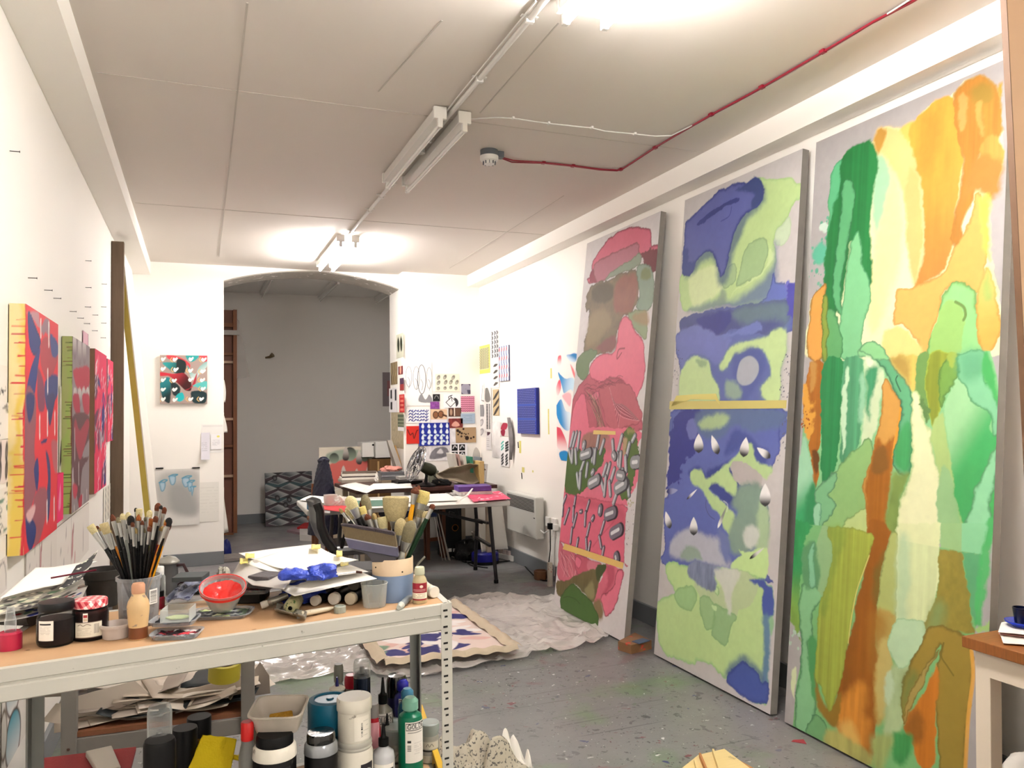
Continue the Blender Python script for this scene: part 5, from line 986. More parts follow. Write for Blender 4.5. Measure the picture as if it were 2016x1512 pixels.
tray(330,1236,86,0.04, ZB+0.018, 'clear tray of blue and black paint on top of the red tray', cols=['#20242c', '#5c7a94', '#2c3448', '#141418', '#98a8a8'], seed=6, n=40)
# clear box holding a pale leaf shape
a = onz(340,1226, ZB+0.03); t = empty('clear_box', a, 'small clear box with pale green paint leaf inside', 'box'); s = pxm(a); hw = 27/s
m = MB(); R = Matrix.Translation(Vector(a+BACK*0.03+UPZ*0.014)) @ Matrix.Rotation(-YAW+0.15,4, 'Z')
for c_, d_ in (((0,0,-.013),(hw*2,.06,.001)),((0,-.03,0),(hw*2,.0012,.028)),((0,.03,0),(hw*2,.0012,.028)),((-hw, 0,0),(.0012,.06,.028)),((hw, 0,0),(.0012,.06,.028))): m.box(c_, d_, M=R)
put('box_walls', m, M_clear, t)
m = MB(); m.prism([R @ Vector((hw*x, 0.03*y, -0.011)) for x, y in ((-0.9,0.0),(-0.4,0.6),(0.3,0.5),(0.9,0.1),(0.3,-0.5),(-0.4,-0.5))], (0,0,0.003)); put('paint_leaf', m, mat('pale_lime_paint', '#c2d49c', 0.5), t)
t, c, hw, hd = tray(420,1222,118,0.05, None, 'shallow clear palette plate with pale green paint under the red bowl', cols=['#303438', '#b8cc8c', '#4a5c48', '#dce4c0', '#888c8a', '#6a7a5c'], seed=9, n=30, rim=0.01)
# red bowl
a = onz(430,1208, ZB+0.012); s = pxm(a); t = empty('paint_bowl', a, 'clear round bowl tipped sideways with thick wet red paint', 'bowl'); rb = 43/s
ax = (UPZ*.86-BACK*.32+SIDE*.12); c0 = a+BACK*rb*.55+UPZ*.012
M_redp = mat('wet_red_paint', '#d42a22', 0.2, var=0.15, vs=25, bump=0.4, bs=40, coat=0.5)
m = MB(); m.lathe([(rb*0.55,0.0),(rb*0.62,0.003),(rb*0.97,0.05),(rb*1.04,0.052),(rb*1.04,0.056),(rb*0.95,0.055),(rb*0.6,0.006),(0.001,0.004)], c0, axis=ax, cap=False, seg=40); bw = put('bowl', m, M_clear, t, smooth=1)
m = MB(); axv = Vector(ax).normalized(); M4 = Matrix.Translation(Vector(c0)) @ axv.to_track_quat('Z', 'Y').to_matrix().to_4x4()
def rf(a_, b_):
    th = a_*2*math.pi; rr_ = b_; hgt = .008+.034*rr_**2+.006*N1(math.cos(th)*rr_*2, math.sin(th)*rr_*2,3,1.5)
    v = Vector((rb*.9*rr_*math.cos(th)*(.62+.33*rr_), rb*.9*rr_*math.sin(th)*(.62+.33*rr_), hgt)); return M4 @ v
m.grid(rf, 40,14); put('red_paint', m, M_redp, t, smooth=1)
m = MB(); m.lathe([(rb*1.0,0.044),(rb*1.03,0.052),(rb*1.03,0.057),(rb*0.99,0.056)], c0, axis=ax, cap=False, seg=40); put('red_rim', m, mat('red_smeared_rim', '#c8302c', 0.25), bw, smooth=1)
tl = [quadsheet([onz(325,1178, ZB+.03), onz(372,1182, ZB+.03), onz(432,1136, ZB+.05), onz(400,1134, ZB+.05)], lambda a, b: .012*N1(a, b, 5,4)+.01*math.sin(b*3.1),26,20)]
put('palette_film', tl[0], mat('paint_crusted_film', '#8d93a8', 0.35, var=0.4, vs=30, spot='#2e3350', spot_s=50, spot_t=0.54, bump=0.4, bs=80), smooth=1, solid=0.002, label='crumpled palette film crusted with blue-grey paint behind the red bowl', cat='palette')
m = MB(); a = onz(378,1172, ZB); m.box(a+BACK*0.05+UPZ*0.014,(0.1,0.1,0.028),-YAW+0.2); put('black_tray', m, mat('black_tray_plastic', '#2e3234', 0.4, var=0.2), bevel=0.004, label='black plastic tray under the crusted palette film', cat='tray')
m = MB(); a = onz(376,1140, ZB+0.07); m.box(a+UPZ*0.006,(0.075,0.07,0.012),-YAW+0.1); put('dark_card', m, mat('dark_card', '#4a5052', 0.6, var=0.1), bevel=0.001, label='small dark grey card lying on the rear of the bench heap', cat='card')
m = lump(onz(440,1142, ZB+0.06),(0.018,0.014,0.024),0.5,3,3,20,12); put('foil_scrap', m, mat('crumpled_foil', '#b4b2a8', 0.25, metal=0.7, var=0.3, vs=40), smooth=0, label='crumpled silver foil scrap behind the red bowl', cat='foil')
# ---------------------------------------------------------------- heap under the papers
M_dkblock = mat('grey_foam_block', '#5f5b5e', 0.8, var=0.2, vs=25, bump=0.4, bs=90)
t = empty('foam_block', onz(518,1165, ZB), 'dark grey foam block beneath the taped papers', 'block'); a = onz(518,1162, ZB+0.045)
m = MB(); m.box(a+BACK*0.03+UPZ*0.02,(0.066,0.07,0.032),-YAW-0.35); put('foam', m, M_dkblock, t, bevel=0.002)
t, c, hw, hd = tray(492,1172,62,0.04, ZB+0.03, 'clear tray with smeared crimson paint, left of the foam block', cols=['#4a1018', '#c82c3c', '#8a1624', '#d84450'], seed=12, n=20)
m = MB(); a = onz(470,1192, ZB); m.box(a+BACK*0.06+UPZ*0.015,(0.10,0.09,0.03),-YAW); put('black_case', m, mat('dusty_black_case', '#2a2826', 0.6, var=0.3, vs=20), bevel=0.004, label='dusty black case beneath the crimson tray', cat='case')
m = MB(); a = onz(640,1172, ZB); m.box(a+BACK*0.10+UPZ*0.03,(0.26,0.14,0.06),-YAW+0.05); put('paint_box', m, mat('black_wooden_box', '#1e1c1e', 0.6, var=0.3), bevel=0.004, label='black box hidden under the papers, carrying them', cat='box')
zt = ZB+.085
pap = empty('paper_stack', onz(600,1120, zt), 'heap of white drawing papers with yellow tape scraps, under the blue glove', 'paper')
def sheet(corners, zs, hf, mt, nm='sheet', nu=30, nv=22, th=0.0008): m = quadsheet([onz(x, y, z) for (x, y), z in zip(corners, zs)], hf, nu, nv); return put(nm, m, mt, pap, smooth=1, solid=th)
sheet([(448,1146),(560,1160),(600,1108),(470,1108)], [zt-.028, zt-.01, zt, zt], lambda a, b: .014*math.sin(min(1, a*2.2)*math.pi)*(1-b*.5), M_greypaper)
sheet([(500,1112),(580,1172),(742,1140),(640,1096)], [zt-.002, zt-.035, zt-.012, zt], lambda a, b: -.012*math.sin(a*math.pi)*(1-b)+.004*N1(a, b, 1,2), M_paper_w)
sheet([(478,1108),(620,1140),(725,1126),(595,1076)], [zt+.006, zt-.006, zt, zt+.012], lambda a, b: -.008*math.sin(a*math.pi)*(1-b)+.003*N1(a, b, 3,2), M_paper_w)
sheet([(470,1088),(590,1126),(706,1104),(618,1070)], [zt+.016, zt+.006, zt+.012, zt+.018], lambda a, b: -.008*math.sin(a*math.pi)+.004*N1(a, b, 6,2), M_paper_w)
M_mask = mat('yellow_masking_tape', '#dccf7c', 0.5, var=0.08)
for (x, y, w, hh, z_) in ((492,1094,18,9,.022),(480,1104,16,10,.012),(622,1076,18,9,.022),(668,1090,12,12,.020),(600,1126,14,7,.010),(678,1110,16,6,.014)):
    sheet([(x-w/2, y+hh/2),(x+w/2, y+hh/2),(x+w/2, y-hh/2),(x-w/2, y-hh/2)], [zt+z_+0.002]*4, lambda a, b: 0.003*N1(a, b, 5,3), M_mask, 'tape_scrap', 6,5)
def glove(c, s, rz, mt, label, seed=1, fingers=True):
    t = empty('rubber_glove', c, label, 'glove'); m = MB(); cr, sr = math.cos(rz), math.sin(rz)
    W = lambda x, y, z: (c[0]+x*cr-y*sr, c[1]+x*sr+y*cr, c[2]+z)
    def fn(a, b):
        th = a*2*math.pi; p = b*math.pi; x = -math.cos(p)*s*1.0; rr_ = math.sin(p)**.7*s*.42*(1.0-.3*math.cos(2*p+seed))*(1+.35*N1(x*60/ s*s, th, seed, 1.2))
        return W(x, rr_*math.cos(th)*1.1, max(.001, rr_*math.sin(th)*.75+s*.2+.25*s*N1(x/s*1.5, th*.5, seed+2,1.4)*.6))
    m.grid(fn, 36,34); put('palm', m, mt, t, smooth=1)
    for k in range(5 if fingers else 0):
        y = (k-2)*s*.17; m = MB(); pts = [W(s*.75, y*.6, s*.22), W(s*1.05, y*1.0+s*.04*math.sin(k*2), s*(.2+.05*math.sin(k))), W(s*(1.28-.05*abs(k-2)), y*1.3+s*.1*math.sin(k*3+seed), s*.12)]
        m.tube([*pts], [s*0.1, s*0.085, s*0.05], 10,0.6); put('finger', m, mt, t, smooth=1)
    return t
M_blue = mat('blue_nitrile', '#344eb4', 0.35, var=0.12, vs=30, bump=0.5, bs=90)
a = onz(588,1140, zt+0.006); glove(a, 0.05,-0.3, M_blue, 'crumpled blue rubber glove lying on top of the white papers', 2)
a = onz(633,1138, zt+0.004); m = lump(a+UPZ*0.0,(0.036,0.03,0.024),0.5,2.2,5); put('rubber_glove', m, M_blue, smooth=1, label='second crumpled blue rubber glove on the papers, right of the first', cat='glove')
m = MB(); a = onz(654,1131, zt+0.012); b_ = onz(702,1126, zt+0.012); m.tube([a, b_], [0.0018,0.0026], 8); tb = tag(empty('palette_knife', a, 'slim metal palette knife lying on the papers beside the blue gloves'), cat='palette knife'); put('blade', m, M_ferr, tb, smooth=1)
m = MB(); m.tube([b_, onz(712,1127, zt+0.012)], [0.0035,0.003], 8); put('handle', m, HC['brown'], tb, smooth=1)
# lower blue rag and tubes with white caps
m = lump(onz(585,1196, ZB)+BACK*0.05+UPZ*0.006,(0.058,0.04,0.034),0.45,2.6,8,36,22); put('rubber_glove', m, mat('dark_blue_nitrile', '#213a94', 0.4, var=0.2, vs=25, bump=0.5, bs=80), smooth=1, label='bunched dark blue rubber glove wedged under the papers among paint tubes', cat='glove')
M_tubeb = mat('black_tube_body', '#0c0d0e', 0.4, var=0.15, spec=0.25); M_capw = mat('white_screw_cap', '#e2ded4', 0.4, var=0.06, vs=40)
M_alu = mat('aluminium_tube', '#a8a69c', 0.3, metal=0.6, var=0.3, vs=30, spot='#4c4a44', spot_s=60, spot_t=0.6)
def paint_tube(px, base, w, label, zz_=.0, dirn=None, capm=None, bodym=None, L=.11, cap=True):
    a = onz(px, base, ZB+zz_); r_ = w/2/pxm(a); t = empty('paint_tube', a, label, 'paint tube', None); d = (BACK*0.96+SIDE*0.2) if dirn is None else dirn; d = d/np.linalg.norm(d)
    c = a+UPZ*r_
    if cap: m = MB(); m.lathe([(0.001,0),(r_*0.9,0.0),(r_*0.95,0.001),(r_*0.95,0.015),(r_*0.8,0.018)], c, axis=d, seg=24); put('cap', m, capm or M_capw, t, smooth=1)
    m = MB(); m.tube([c+d*0.016, c+d*0.02, c+d*0.03, c+d*(L*0.7), c+d*L+UPZ*0], [r_*0.6, r_*0.9, r_*1.05, r_*0.95, r_*0.9], 20,0.95); put('body', m, bodym or M_tubeb, t, smooth=1)
    return t
paint_tube(619,1194,21, 'black paint tube pointing its white cap forward, left one below the papers')
paint_tube(656,1192,25, 'black paint tube pointing its white cap forward, middle one below the papers')
paint_tube(689,1192,25, 'black paint tube pointing its paint-flecked cap forward, right one below the papers', capm=mat('speckled_cap', '#d6cdb8', 0.4, spot='#6a7a50', spot_s=80, spot_t=0.6))
paint_tube(662,1160,24, 'grey-capped paint tube lying in the upper row under the papers', 0.03, capm=M_greypaper)
paint_tube(696,1164,26, 'dark-capped paint tube in the upper row next to the clear cup', 0.03, capm=mat('sooty_cap', '#4a4a44', 0.5, var=0.3))
# open green tube end
a = onz(572,1212, ZB); r_ = 15/pxm(a); t = empty('paint_tube', a, 'paint tube with round green-smeared shoulder pointing forward', 'paint tube'); c = a+UPZ*r_
m = MB(); m.lathe([(r_*0.25,0),(r_*0.3,-0.003),(r_*0.6,-0.003),(r_*0.95,0.006),(r_, 0.014),(r_*0.95,0.09)], c, axis=(BACK*0.98+SIDE*-0.1), seg=28, cap=True); put('body', m, mat('green_smeared_metal', '#b8b48c', 0.4, metal=0.2, var=0.4, vs=40, spot='#3c5a2c', spot_s=70, spot_t=0.55), t, smooth=1)
m = MB(); m.lathe([(0.001,0),(r_*0.27,0.0)], c-BACK*0.004, axis=(-BACK)); put('nozzle_hole', m, M_blk, t)
paint_tube(514,1200,15, 'small crumpled silver tube with white cap lying left of the green-smeared tube', dirn=SIDE*0.9+BACK*0.3+UPZ*0.3, bodym=M_alu, L=0.07)
m = quadsheet([onz(540,1208, ZB+0.008), onz(600,1222, ZB+0.006), onz(604,1214, ZB+0.004), onz(545,1196, ZB+0.004)], lambda a, b: 0.012*(2*b-1)**2+0.003*N1(a, b, 3,5),24,10); put('flat_tube', m, M_alu, smooth=1, solid=0.002, label='flattened silver tube curling at the bench edge', cat='paint tube')
a = onz(592,1217, ZB)+UPZ*0.010; b_ = onz(657,1203, ZB)+UPZ*0.008; t = empty('paint_tube', a, 'squeezed cream paint tube lying along the bench edge', 'paint tube')
m = MB(); m.tube([a, a+(b_-a)*0.3, a+(b_-a)*0.8, b_], [0.0085,0.0085,0.007,0.004], 14,0.8); put('body', m, mat('cream_tube', '#d9d2bc', 0.4, var=0.15, vs=40, spot='#8a7a5c', spot_s=70, spot_t=0.66), t, smooth=1)
m = MB(); m.box(a-(b_-a)*0.04,(0.012,0.003,0.02),-YAW+0.3); put('crimped_end', m, M_alu, t)
C, r, h = stand(667,1208,23,1192, ZB); vessel('bottle_cap', 'small grey-green ribbed cap standing alone on the bench edge', 'cap', C, r, h, [('cap', [(1,0),(1,0.9),(0.9,1.0),(0.7,1.0),(0.65,0.85),(0.01,0.85)], mat('greygreen_cap', '#a4aaa0', 0.5, var=0.1), False)])
C, r, h = stand(733,1199,52,1147, ZB)
t = vessel('measuring_cup', 'empty clear plastic cup in front of the cream and blue tin', 'cup', C, r, h, [('cup', [(0.84,0),(0.86,0.02),(1.0,0.97),(1.04,0.98),(1.03,1.0),(0.97,1.0),(0.84,0.04),(0.01,0.03)], mat('hazy_clear_plastic', '#d4d8d6', 0.2, trans=0.74, var=0.08, vs=30), False)])
C, r, h = stand(825,1189,30,1116, ZB)
def lab_red(A):
    A.rect(0,0.42,1,1, '#8e2230'); A.rect(0,0,1,0.42, '#e4dcc8'); A.rect(0,0,1,0.08, '#8e2230'); A.ell((0.62,0.8),0.12,0.1,0, '#e6c8bc'); scribble(A, 0.05,0.5,0.9,0.66,2, '#e0c4b8', 2,0.03); scribble(A, 0.05,0.1,0.9,0.4,4, '#5a4a40', 3,0.02)
t = vessel('medium_bottle', 'small cloudy bottle with dark red label beside the cream and blue tin', 'bottle', C, r, h, [('body', [(0.92,0),(0.97,0.03),(0.98,0.55),(0.85,0.68),(0.62,0.76),(0.6,0.8)], mat('cloudy_plastic', '#c8bc98', 0.3, trans=0.15, var=0.1)),('cap', [(0.66,0.79),(0.68,0.8),(0.66,0.96),(0.6,1.0)], mat('offwhite_cap', '#cdd0b8', 0.5, var=0.1))])
label_patch(t, C, r*.99, h*.1, h*.58,.93, lab_red)
a = onz(862,1178, ZB); paint_tube(856,1178,24, 'fat cream paint tube with white cap at the right rear corner of the bench', dirn=-SIDE*0.6+BACK*0.8, bodym=mat('cream_printed_tube', '#d0c8b4', 0.4, var=0.1, vs=20, spot='#6a5a48', spot_s=50, spot_t=0.62), L=0.08)
a = onz(790,1197, ZB)+UPZ*0.007; b_ = onz(809,1178, ZB)+UPZ*0.007; m = MB(); m.tube([a, b_], [0.009,0.008], 14); t = empty('paint_tube', a, 'short clear grey tube lying between the tin and the red-labelled bottle', 'paint tube'); put('body', m, mat('greyblue_tube', '#98a0a4', 0.25, trans=0.3, var=0.1), t, smooth=1)
m = MB(); m.tube([a, a-(b_-a)*0.25], [0.0095,0.006], 14); put('cap', m, mat('grey_tube_cap', '#b8bcb4', 0.4), t, smooth=1)
m = MB(); m.tube([onz(822,1112, ZB+0.05), onz(836,1096, ZB+0.075)], [0.003,0.003], 8); m.tube([onz(815,1128, ZB+0.01), onz(822,1112, ZB+0.05)], [0.003,0.003], 8); put('thin_stick', m, HC['grey'], smooth=1, label='thin grey stick standing behind the red-labelled bottle', cat='stick')
m = lump(onz(706,1160, ZB)+BACK*0.06,(0.03,0.03,0.03),0.4,2.5,6); put('black_rag', m, mat('black_rag', '#26222a', 0.9, var=0.3, vs=20), smooth=1, label='black rag stuffed between the papers and the tin', cat='rag')
# ================================================================== LOWER SHELF OF THE BENCH
def onshelf(px, base, w, top): return stand(px, base, w, top, ZL)
def shelf_at(px, Y, w_m, top=None, z=ZL):
    """thing whose foot is hidden: placed by its distance; returns centre and height for a top seen at pixel row 'top'"""
    P = ony(px, 1400, Y); C = np.array([P[0], Y, z]);
    # slide sideways so that the upright at C projects to column px at its top
    for _ in range(4):
        q = pr(C+UPZ*.15); C[0] += (px-q[0])/pxm(C)
    if top is None: return C, w_m, .2
    d = ray(px, top); t = ((C-CAM)@BACK)/(d@BACK); return C, w_m, (CAM+d*t)[2]-z
M_tubw = mat('white_tub_plastic', '#e4e0d4', 0.4, var=0.05, spot='#8a8478', spot_s=30, spot_t=0.66)
M_teal = mat('teal_plastic', '#0e6c8a', 0.35, var=0.08); M_green = mat('viridian_paint_bottle', '#0d7a5c', 0.3, var=0.05)
def lab_golden(A):
    A.rect(0.02,0.8,1,0.97, '#1a1a1a'); A.rect(0.05,0.82,1,0.95, '#e8e6e0'); write(A, 'GOLDEN', 0.1,0.835,1.15,0.1, '#141414', 0.2); scribble(A, 0.1,0.7,0.9,0.78,1, '#555', 2,0.01); barcode(A, 0.08,0.3,0.24,0.55, True); scribble(A, 0.4,0.2,0.9,0.5,6, '#8a8a88', 6,0.008)
M_lblw = '#e6e4de'
def dispenser(px, Y, r, top, label, body, cap, lab=None, capshape='nozzle', laba=(0.2,0.75,0.8,0.0), group=None, name='paint_bottle'):
    C, _, h = shelf_at(px, Y, r, top); cp = {'nozzle': [(0.45,0.70),(0.46,0.80),(0.3,0.81),(0.22,0.83),(0.1,1.0)], 'flip': [(0.6,0.86),(0.66,0.87),(0.66,0.96),(0.4,1.0)], 'screw': [(0.72,0.84),(0.75,0.85),(0.75,0.99),(0.65,1.0)]}[capshape]
    bd = {'nozzle': [(0.96,0),(1,0.02),(1,0.55),(0.9,0.62),(0.42,0.68),(0.4,0.7)], 'flip': [(0.96,0),(1,0.02),(1,0.74),(0.9,0.80),(0.5,0.84),(0.48,0.86)], 'screw': [(0.95,0),(1,0.02),(1,0.7),(0.7,0.82),(0.68,0.84)]}[capshape]
    t = vessel(name, label, 'bottle', C, r, h, [('body', bd, body),('cap', cp, cap)], group)
    if lab: label_patch(t, C, r, h*laba[0], h*laba[1], laba[2], lab, yaw=laba[3])
    return t, C, h
M_gcap = mat('pale_green_cap', '#8cc0ac', 0.3, var=0.1); M_bcap = mat('light_blue_cap', '#4a90b0', 0.3, trans=0.2)
dispenser(808,2.10,0.033,1372, 'tall viridian green paint bottle with white label, nearest on the lower shelf', M_green, M_gcap, lab_golden, 'flip', (0.30,0.76,0.78,0.45))
dispenser(802,2.22,0.027,1355, 'teal blue paint bottle with light blue cap, directly behind the green bottle', mat('turquoise_paint_bottle', '#0f5c78', 0.3), M_bcap, lab_golden, 'flip', (0.3,0.78,0.78,0.5))
dispenser(793,2.30,0.026,1338, 'ultramarine paint bottle with violet-blue cap, behind the teal bottle', mat('ultramarine_bottle', '#262a7c', 0.3), mat('violet_blue_cap', '#2c2ca0', 0.3), lab_golden, 'flip', (0.3,0.78,0.78,0.4))
def lab_gb(A): write(A, 'GOLDEN', 0.08,0.72,1.0,0.16, '#141414', 0.2); A.line([(0.04,0.68),(0.96,0.68)], 0.001, '#222', smooth=False); A.line([(0.04,0.92),(0.96,0.92)], 0.001, '#222', smooth=False); scribble(A, 0.1,0.1,0.9,0.6,5, '#66645e', 3,0.012)
M_gbod = mat('grey_translucent_bottle', '#8d8c80', 0.35, var=0.08)
dispenser(754,2.25,0.029,1333, 'grey paint bottle with black nozzle and printed brand lettering, beside the spray can', M_gbod, M_blk, lab_gb, 'nozzle', (0.25,0.62,0.85,0.0))
dispenser(755,2.06,0.029,1424, 'white bottle with black nozzle and green stripe label, in front of the silver jars', mat('glossy_white_bottle', '#c9ccd0', 0.25, var=0.03), M_blk, lambda A: (A.rect(0,0.62,1,0.86, '#202022'), A.rect(0.05,0.65,0.95,0.83, '#c8cac8'), scribble(A, 0.1,0.67,0.9,0.81,2, '#3a3a3a', 5,0.03), A.rect(0,0.05,0.55,0.5, '#1c8a6c'), write(A, 'SPECIAL', 0.04,0.36,0.46,0.08, '#d8e8e0', 0.2), scribble(A, 0.6,0.1,0.95,0.5,5, '#777', 7,0.01)), 'nozzle', (0.05,0.5,0.85,0.0))
dispenser(762,2.19,0.022,1405, 'small dark bottle with black pointed top, half hidden by the white nozzle bottle', mat('dark_green_glass', '#18382a', 0.2), M_blk, None, 'nozzle')
dispenser(736,2.12,0.018,1385, 'red bottle with grey cap squeezed behind the white tubs', mat('red_bottle', '#c01c34', 0.35), mat('grey_screw_cap', '#8d8a88', 0.4), lambda A: A.rect(0,0.4,1,1, '#d89aa4'), 'screw', (0.3,0.8,0.8,0.0))
# spray cans
def spray(px, Y, r, top, label, body, capf=.83, z=ZL, lab=None):
    C, _, h = shelf_at(px, Y, r, top, z)
    t = vessel('spray_can', label, 'spray can', C, r, h, [('can', [(0.96,0),(1,0.01),(1, capf-.01),(0.9, capf+.02),(0.6, capf+.035)], body),('valve', [(0.5, capf+.03),(0.36, capf+.04),(0.28, capf+.045),(0.28, capf+.09),(0.2, capf+.1)], mat('grey_valve', '#8a8a88', 0.4, metal=0.3))])
    m = MB(); m.lathe([(r*1.02, h*capf),(r*1.02, h*0.95),(r*0.9, h*0.99),(0.001, h*1.0)], C, cap=False); put('clear_cap', m, M_clear, t, smooth=1)
    if lab: label_patch(t, C, r, h*lab[0], h*lab[1], .9, lab[2])
    return t
spray(713,2.28,0.024,1297, 'dark blue-grey spray can with clear cap standing behind the white tubs', mat('blue_steel_can', '#2a3448', 0.25, metal=0.6, var=0.1), lab=(0.05,0.6, lambda A: (A.rect(0,0,1,1, '#26324a'), A.rect(0.3,0,0.36,1, '#7a8aa4'), scribble(A, 0.5,0.1,0.95,0.8,6, '#8a9ab4', 4,0.01))))
spray(314,1.99,0.026,1386, 'grey and black spray can with clear cap at the left of the lower shelf', mat('black_grey_can', '#4c4a52', 0.25, metal=0.5, var=0.1),0.72, lab=(0.2,0.6, lambda A: (A.rect(0,0,1,1, '#57555e'), A.rect(0.35,0,0.55,1, '#1c1c20'), A.rect(0.7,0,0.8,1, '#c0c0cc'))))
C, _, h = shelf_at(314,1.95,0.032,1462); vessel('black_tin', 'black tin with grey rim in front of the left spray can', 'tin', C, 0.034, h, [('body', [(0.97,0.1),(1,0.12),(1,1.0),(0.9,1.03),(0.01,1.03)], M_blk, False),('base_ring', [(1.0,0),(1.04,0.02),(1.04,0.12),(1.0,0.13)], mat('silver_ring', '#b0b0ac', 0.3, metal=0.6))])
# tubs
def lab_tub(A): scribble(A, 0.55,0.1,0.95,0.9,12, '#8a8884', 5,0.006); barcode(A, 0.4,0.15,0.5,0.75, True)
C, _, h = shelf_at(698,2.04,.043,1452); h1 = h
t = vessel('paint_tub', 'large white plastic tub with screw neck, lower of the two stacked white tubs', 'tub', C, 0.046, h, [('body', [(0.98,0),(1,0.02),(1,0.82),(0.95,0.86),(0.93,0.88)], M_tubw),('neck', [(0.93,0.87),(0.97,0.9),(0.93,0.92),(0.97,0.95),(0.94,0.98),(0.9,1.0)], mat('clear_white_thread', '#c8c6bc', 0.3, trans=0.2))])
label_patch(t, C, 0.046, h*0.35, h*0.7,0.42, lambda A: (A.rect(0,0,1,1, '#26242a'), A.poly([(0.1,0.5),(0.4,0.8),(0.9,0.6),(0.6,0.2)], '#d8d8d8', 0.001), scribble(A, 0.3,0.1,0.9,0.4,3, '#c8c8c8', 3,0.02)), yaw=0.75)
label_patch(t, C, 0.046, h*0.4, h*0.5,0.13, lambda A: (A.rect(0.1,0.2,0.9,0.8, '#4a4844'), A.rect(0.2,0.35,0.8,0.65, '#c4c0b8')), yaw=0.0, name='small_mark')
q = C+UPZ*h; d = ray(697,1370); hh = (CAM+d*((q-CAM)@BACK)/(d@BACK))[2]-q[2]
t = vessel('paint_tub', 'white plastic tub with white lid, upper of the two stacked white tubs', 'tub', q, 0.0415, hh, [('body', [(0.96,0),(1.0,0.03),(1.0,0.72)], M_tubw),('lid', [(1.05,0.7),(1.07,0.71),(1.07,0.95),(1.0,1.0),(0.01,1.0)], M_tubw, False)]); label_patch(t, q, 0.0415, hh*0.06, hh*0.62,0.5, lab_tub, '#e2ded2', yaw=0.5)
C, _, h = shelf_at(650,2.12,.052,1373)
t = vessel('paint_tub', 'big teal plastic tub with teal screw lid behind the white tubs', 'tub', C, 0.052, h, [('body', [(0.96,0),(1.0,0.02),(0.98,0.72)], mat('teal_tub_body', '#15586e', 0.35, var=0.15, spot='#4a8a9c', spot_s=40, spot_t=0.66)),('lid', [(1.08,0.68),(1.1,0.69),(1.1,0.95),(1.04,0.99),(0.8,1.0),(0.75,0.985),(0.2,0.985),(0.15,1.0),(0.01,1.0)], M_teal, False)])
def silver_jar(px, Y, r, top, label, nm='paint_jar'):
    C, _, h = shelf_at(px, Y, r, top)
    t = vessel(nm, label, 'jar', C, r, h, [('body', [(0.95,0),(1.0,0.02),(1.0,0.62),(0.93,0.68)], mat('silvery_label', '#a8a8a0', 0.3, metal=0.35, var=0.08)),('lid', [(0.9,0.66),(0.98,0.75),(1.06,0.9),(1.04,0.97),(0.9,1.0),(0.01,1.0)], mat('grey_green_lid', '#98a09c', 0.35, var=0.05), False)], None)
    label_patch(t, C, r, h*0.03, h*0.6,0.9, lambda A: (A.rect(0,0.62,1,0.92, '#bfbcb0'), A.rect(0,0.5,1,0.56, '#2a2a2a'), A.line([(0.3,0.72),(0.4,0.84),(0.5,0.72),(0.62,0.84),(0.74,0.72)], 0.0012, '#1c1c1c'), A.rect(0,0,1,0.3, '#c8c4b4'), scribble(A, 0.2,0.05,0.9,0.28,3, '#8a8678', 4,0.01)), '#9c9b94')
silver_jar(845,2.22,0.027,1420, 'silver-labelled paint jar with pale lid standing alone, rightmost on the lower shelf')
silver_jar(778,2.17,0.030,1430, 'silver-labelled paint jar with clear lid, between the white nozzle bottle and green bottle')
silver_jar(772,2.27,0.030,1418, 'silver-labelled paint jar half hidden behind the other jars')
C, _, h = shelf_at(781,2.33,.028,1327)
vessel('spray_cap_can', 'can with glossy domed black cap at the back right of the lower shelf', 'can', C, 0.029, h, [('can', [(0.96,0),(1,0.01),(1,0.72)], mat('violet_can', '#2c2a5c', 0.3)),('cap', [(1.04,0.72),(1.04,0.93),(0.9,0.99),(0.01,1.0)], mat('gloss_black_cap', '#101012', 0.12, coat=0.5), False)])
C, _, h = shelf_at(667,2.30,.026,1307)
t = vessel('solvent_bottle', 'clear glass bottle with grey cap behind the teal tub', 'bottle', C, 0.029, h, [('body', [(0.96,0),(1,0.02),(1,0.62),(0.75,0.72),(0.38,0.8),(0.36,0.83)], M_glass),('cap', [(0.42,0.82),(0.46,0.83),(0.46,0.97),(0.38,1.0)], mat('grey_dome_cap', '#8d8c84', 0.4))])
C, _, h = shelf_at(664,2.24,0.02,1333); vessel('nozzle_lid', 'small round lid with blue nozzle tip on the teal tub', 'nozzle', C+UPZ*(h-0.035),0.022,0.035, [('collar', [(0.9,0),(1,0.05),(1,0.15),(0.6,0.3)], M_tubw),('tip', [(0.24,0.3),(0.2,0.5),(0.1,1.0)], mat('ink_blue_tip', '#221c6c', 0.3))])
C, _, h = shelf_at(692,2.36,0.02,1328); vessel('red_cap_bottle', 'bottle with round red cap peeking out left of the blue-grey spray can', 'bottle', C, 0.02, h, [('body', [(0.96,0),(1,0.02),(1,0.85)], M_gbod),('cap', [(1.0,0.84),(1.02,0.85),(1.0,0.96),(0.8,1.0)], mat('crimson_cap', '#c0203c', 0.3))])
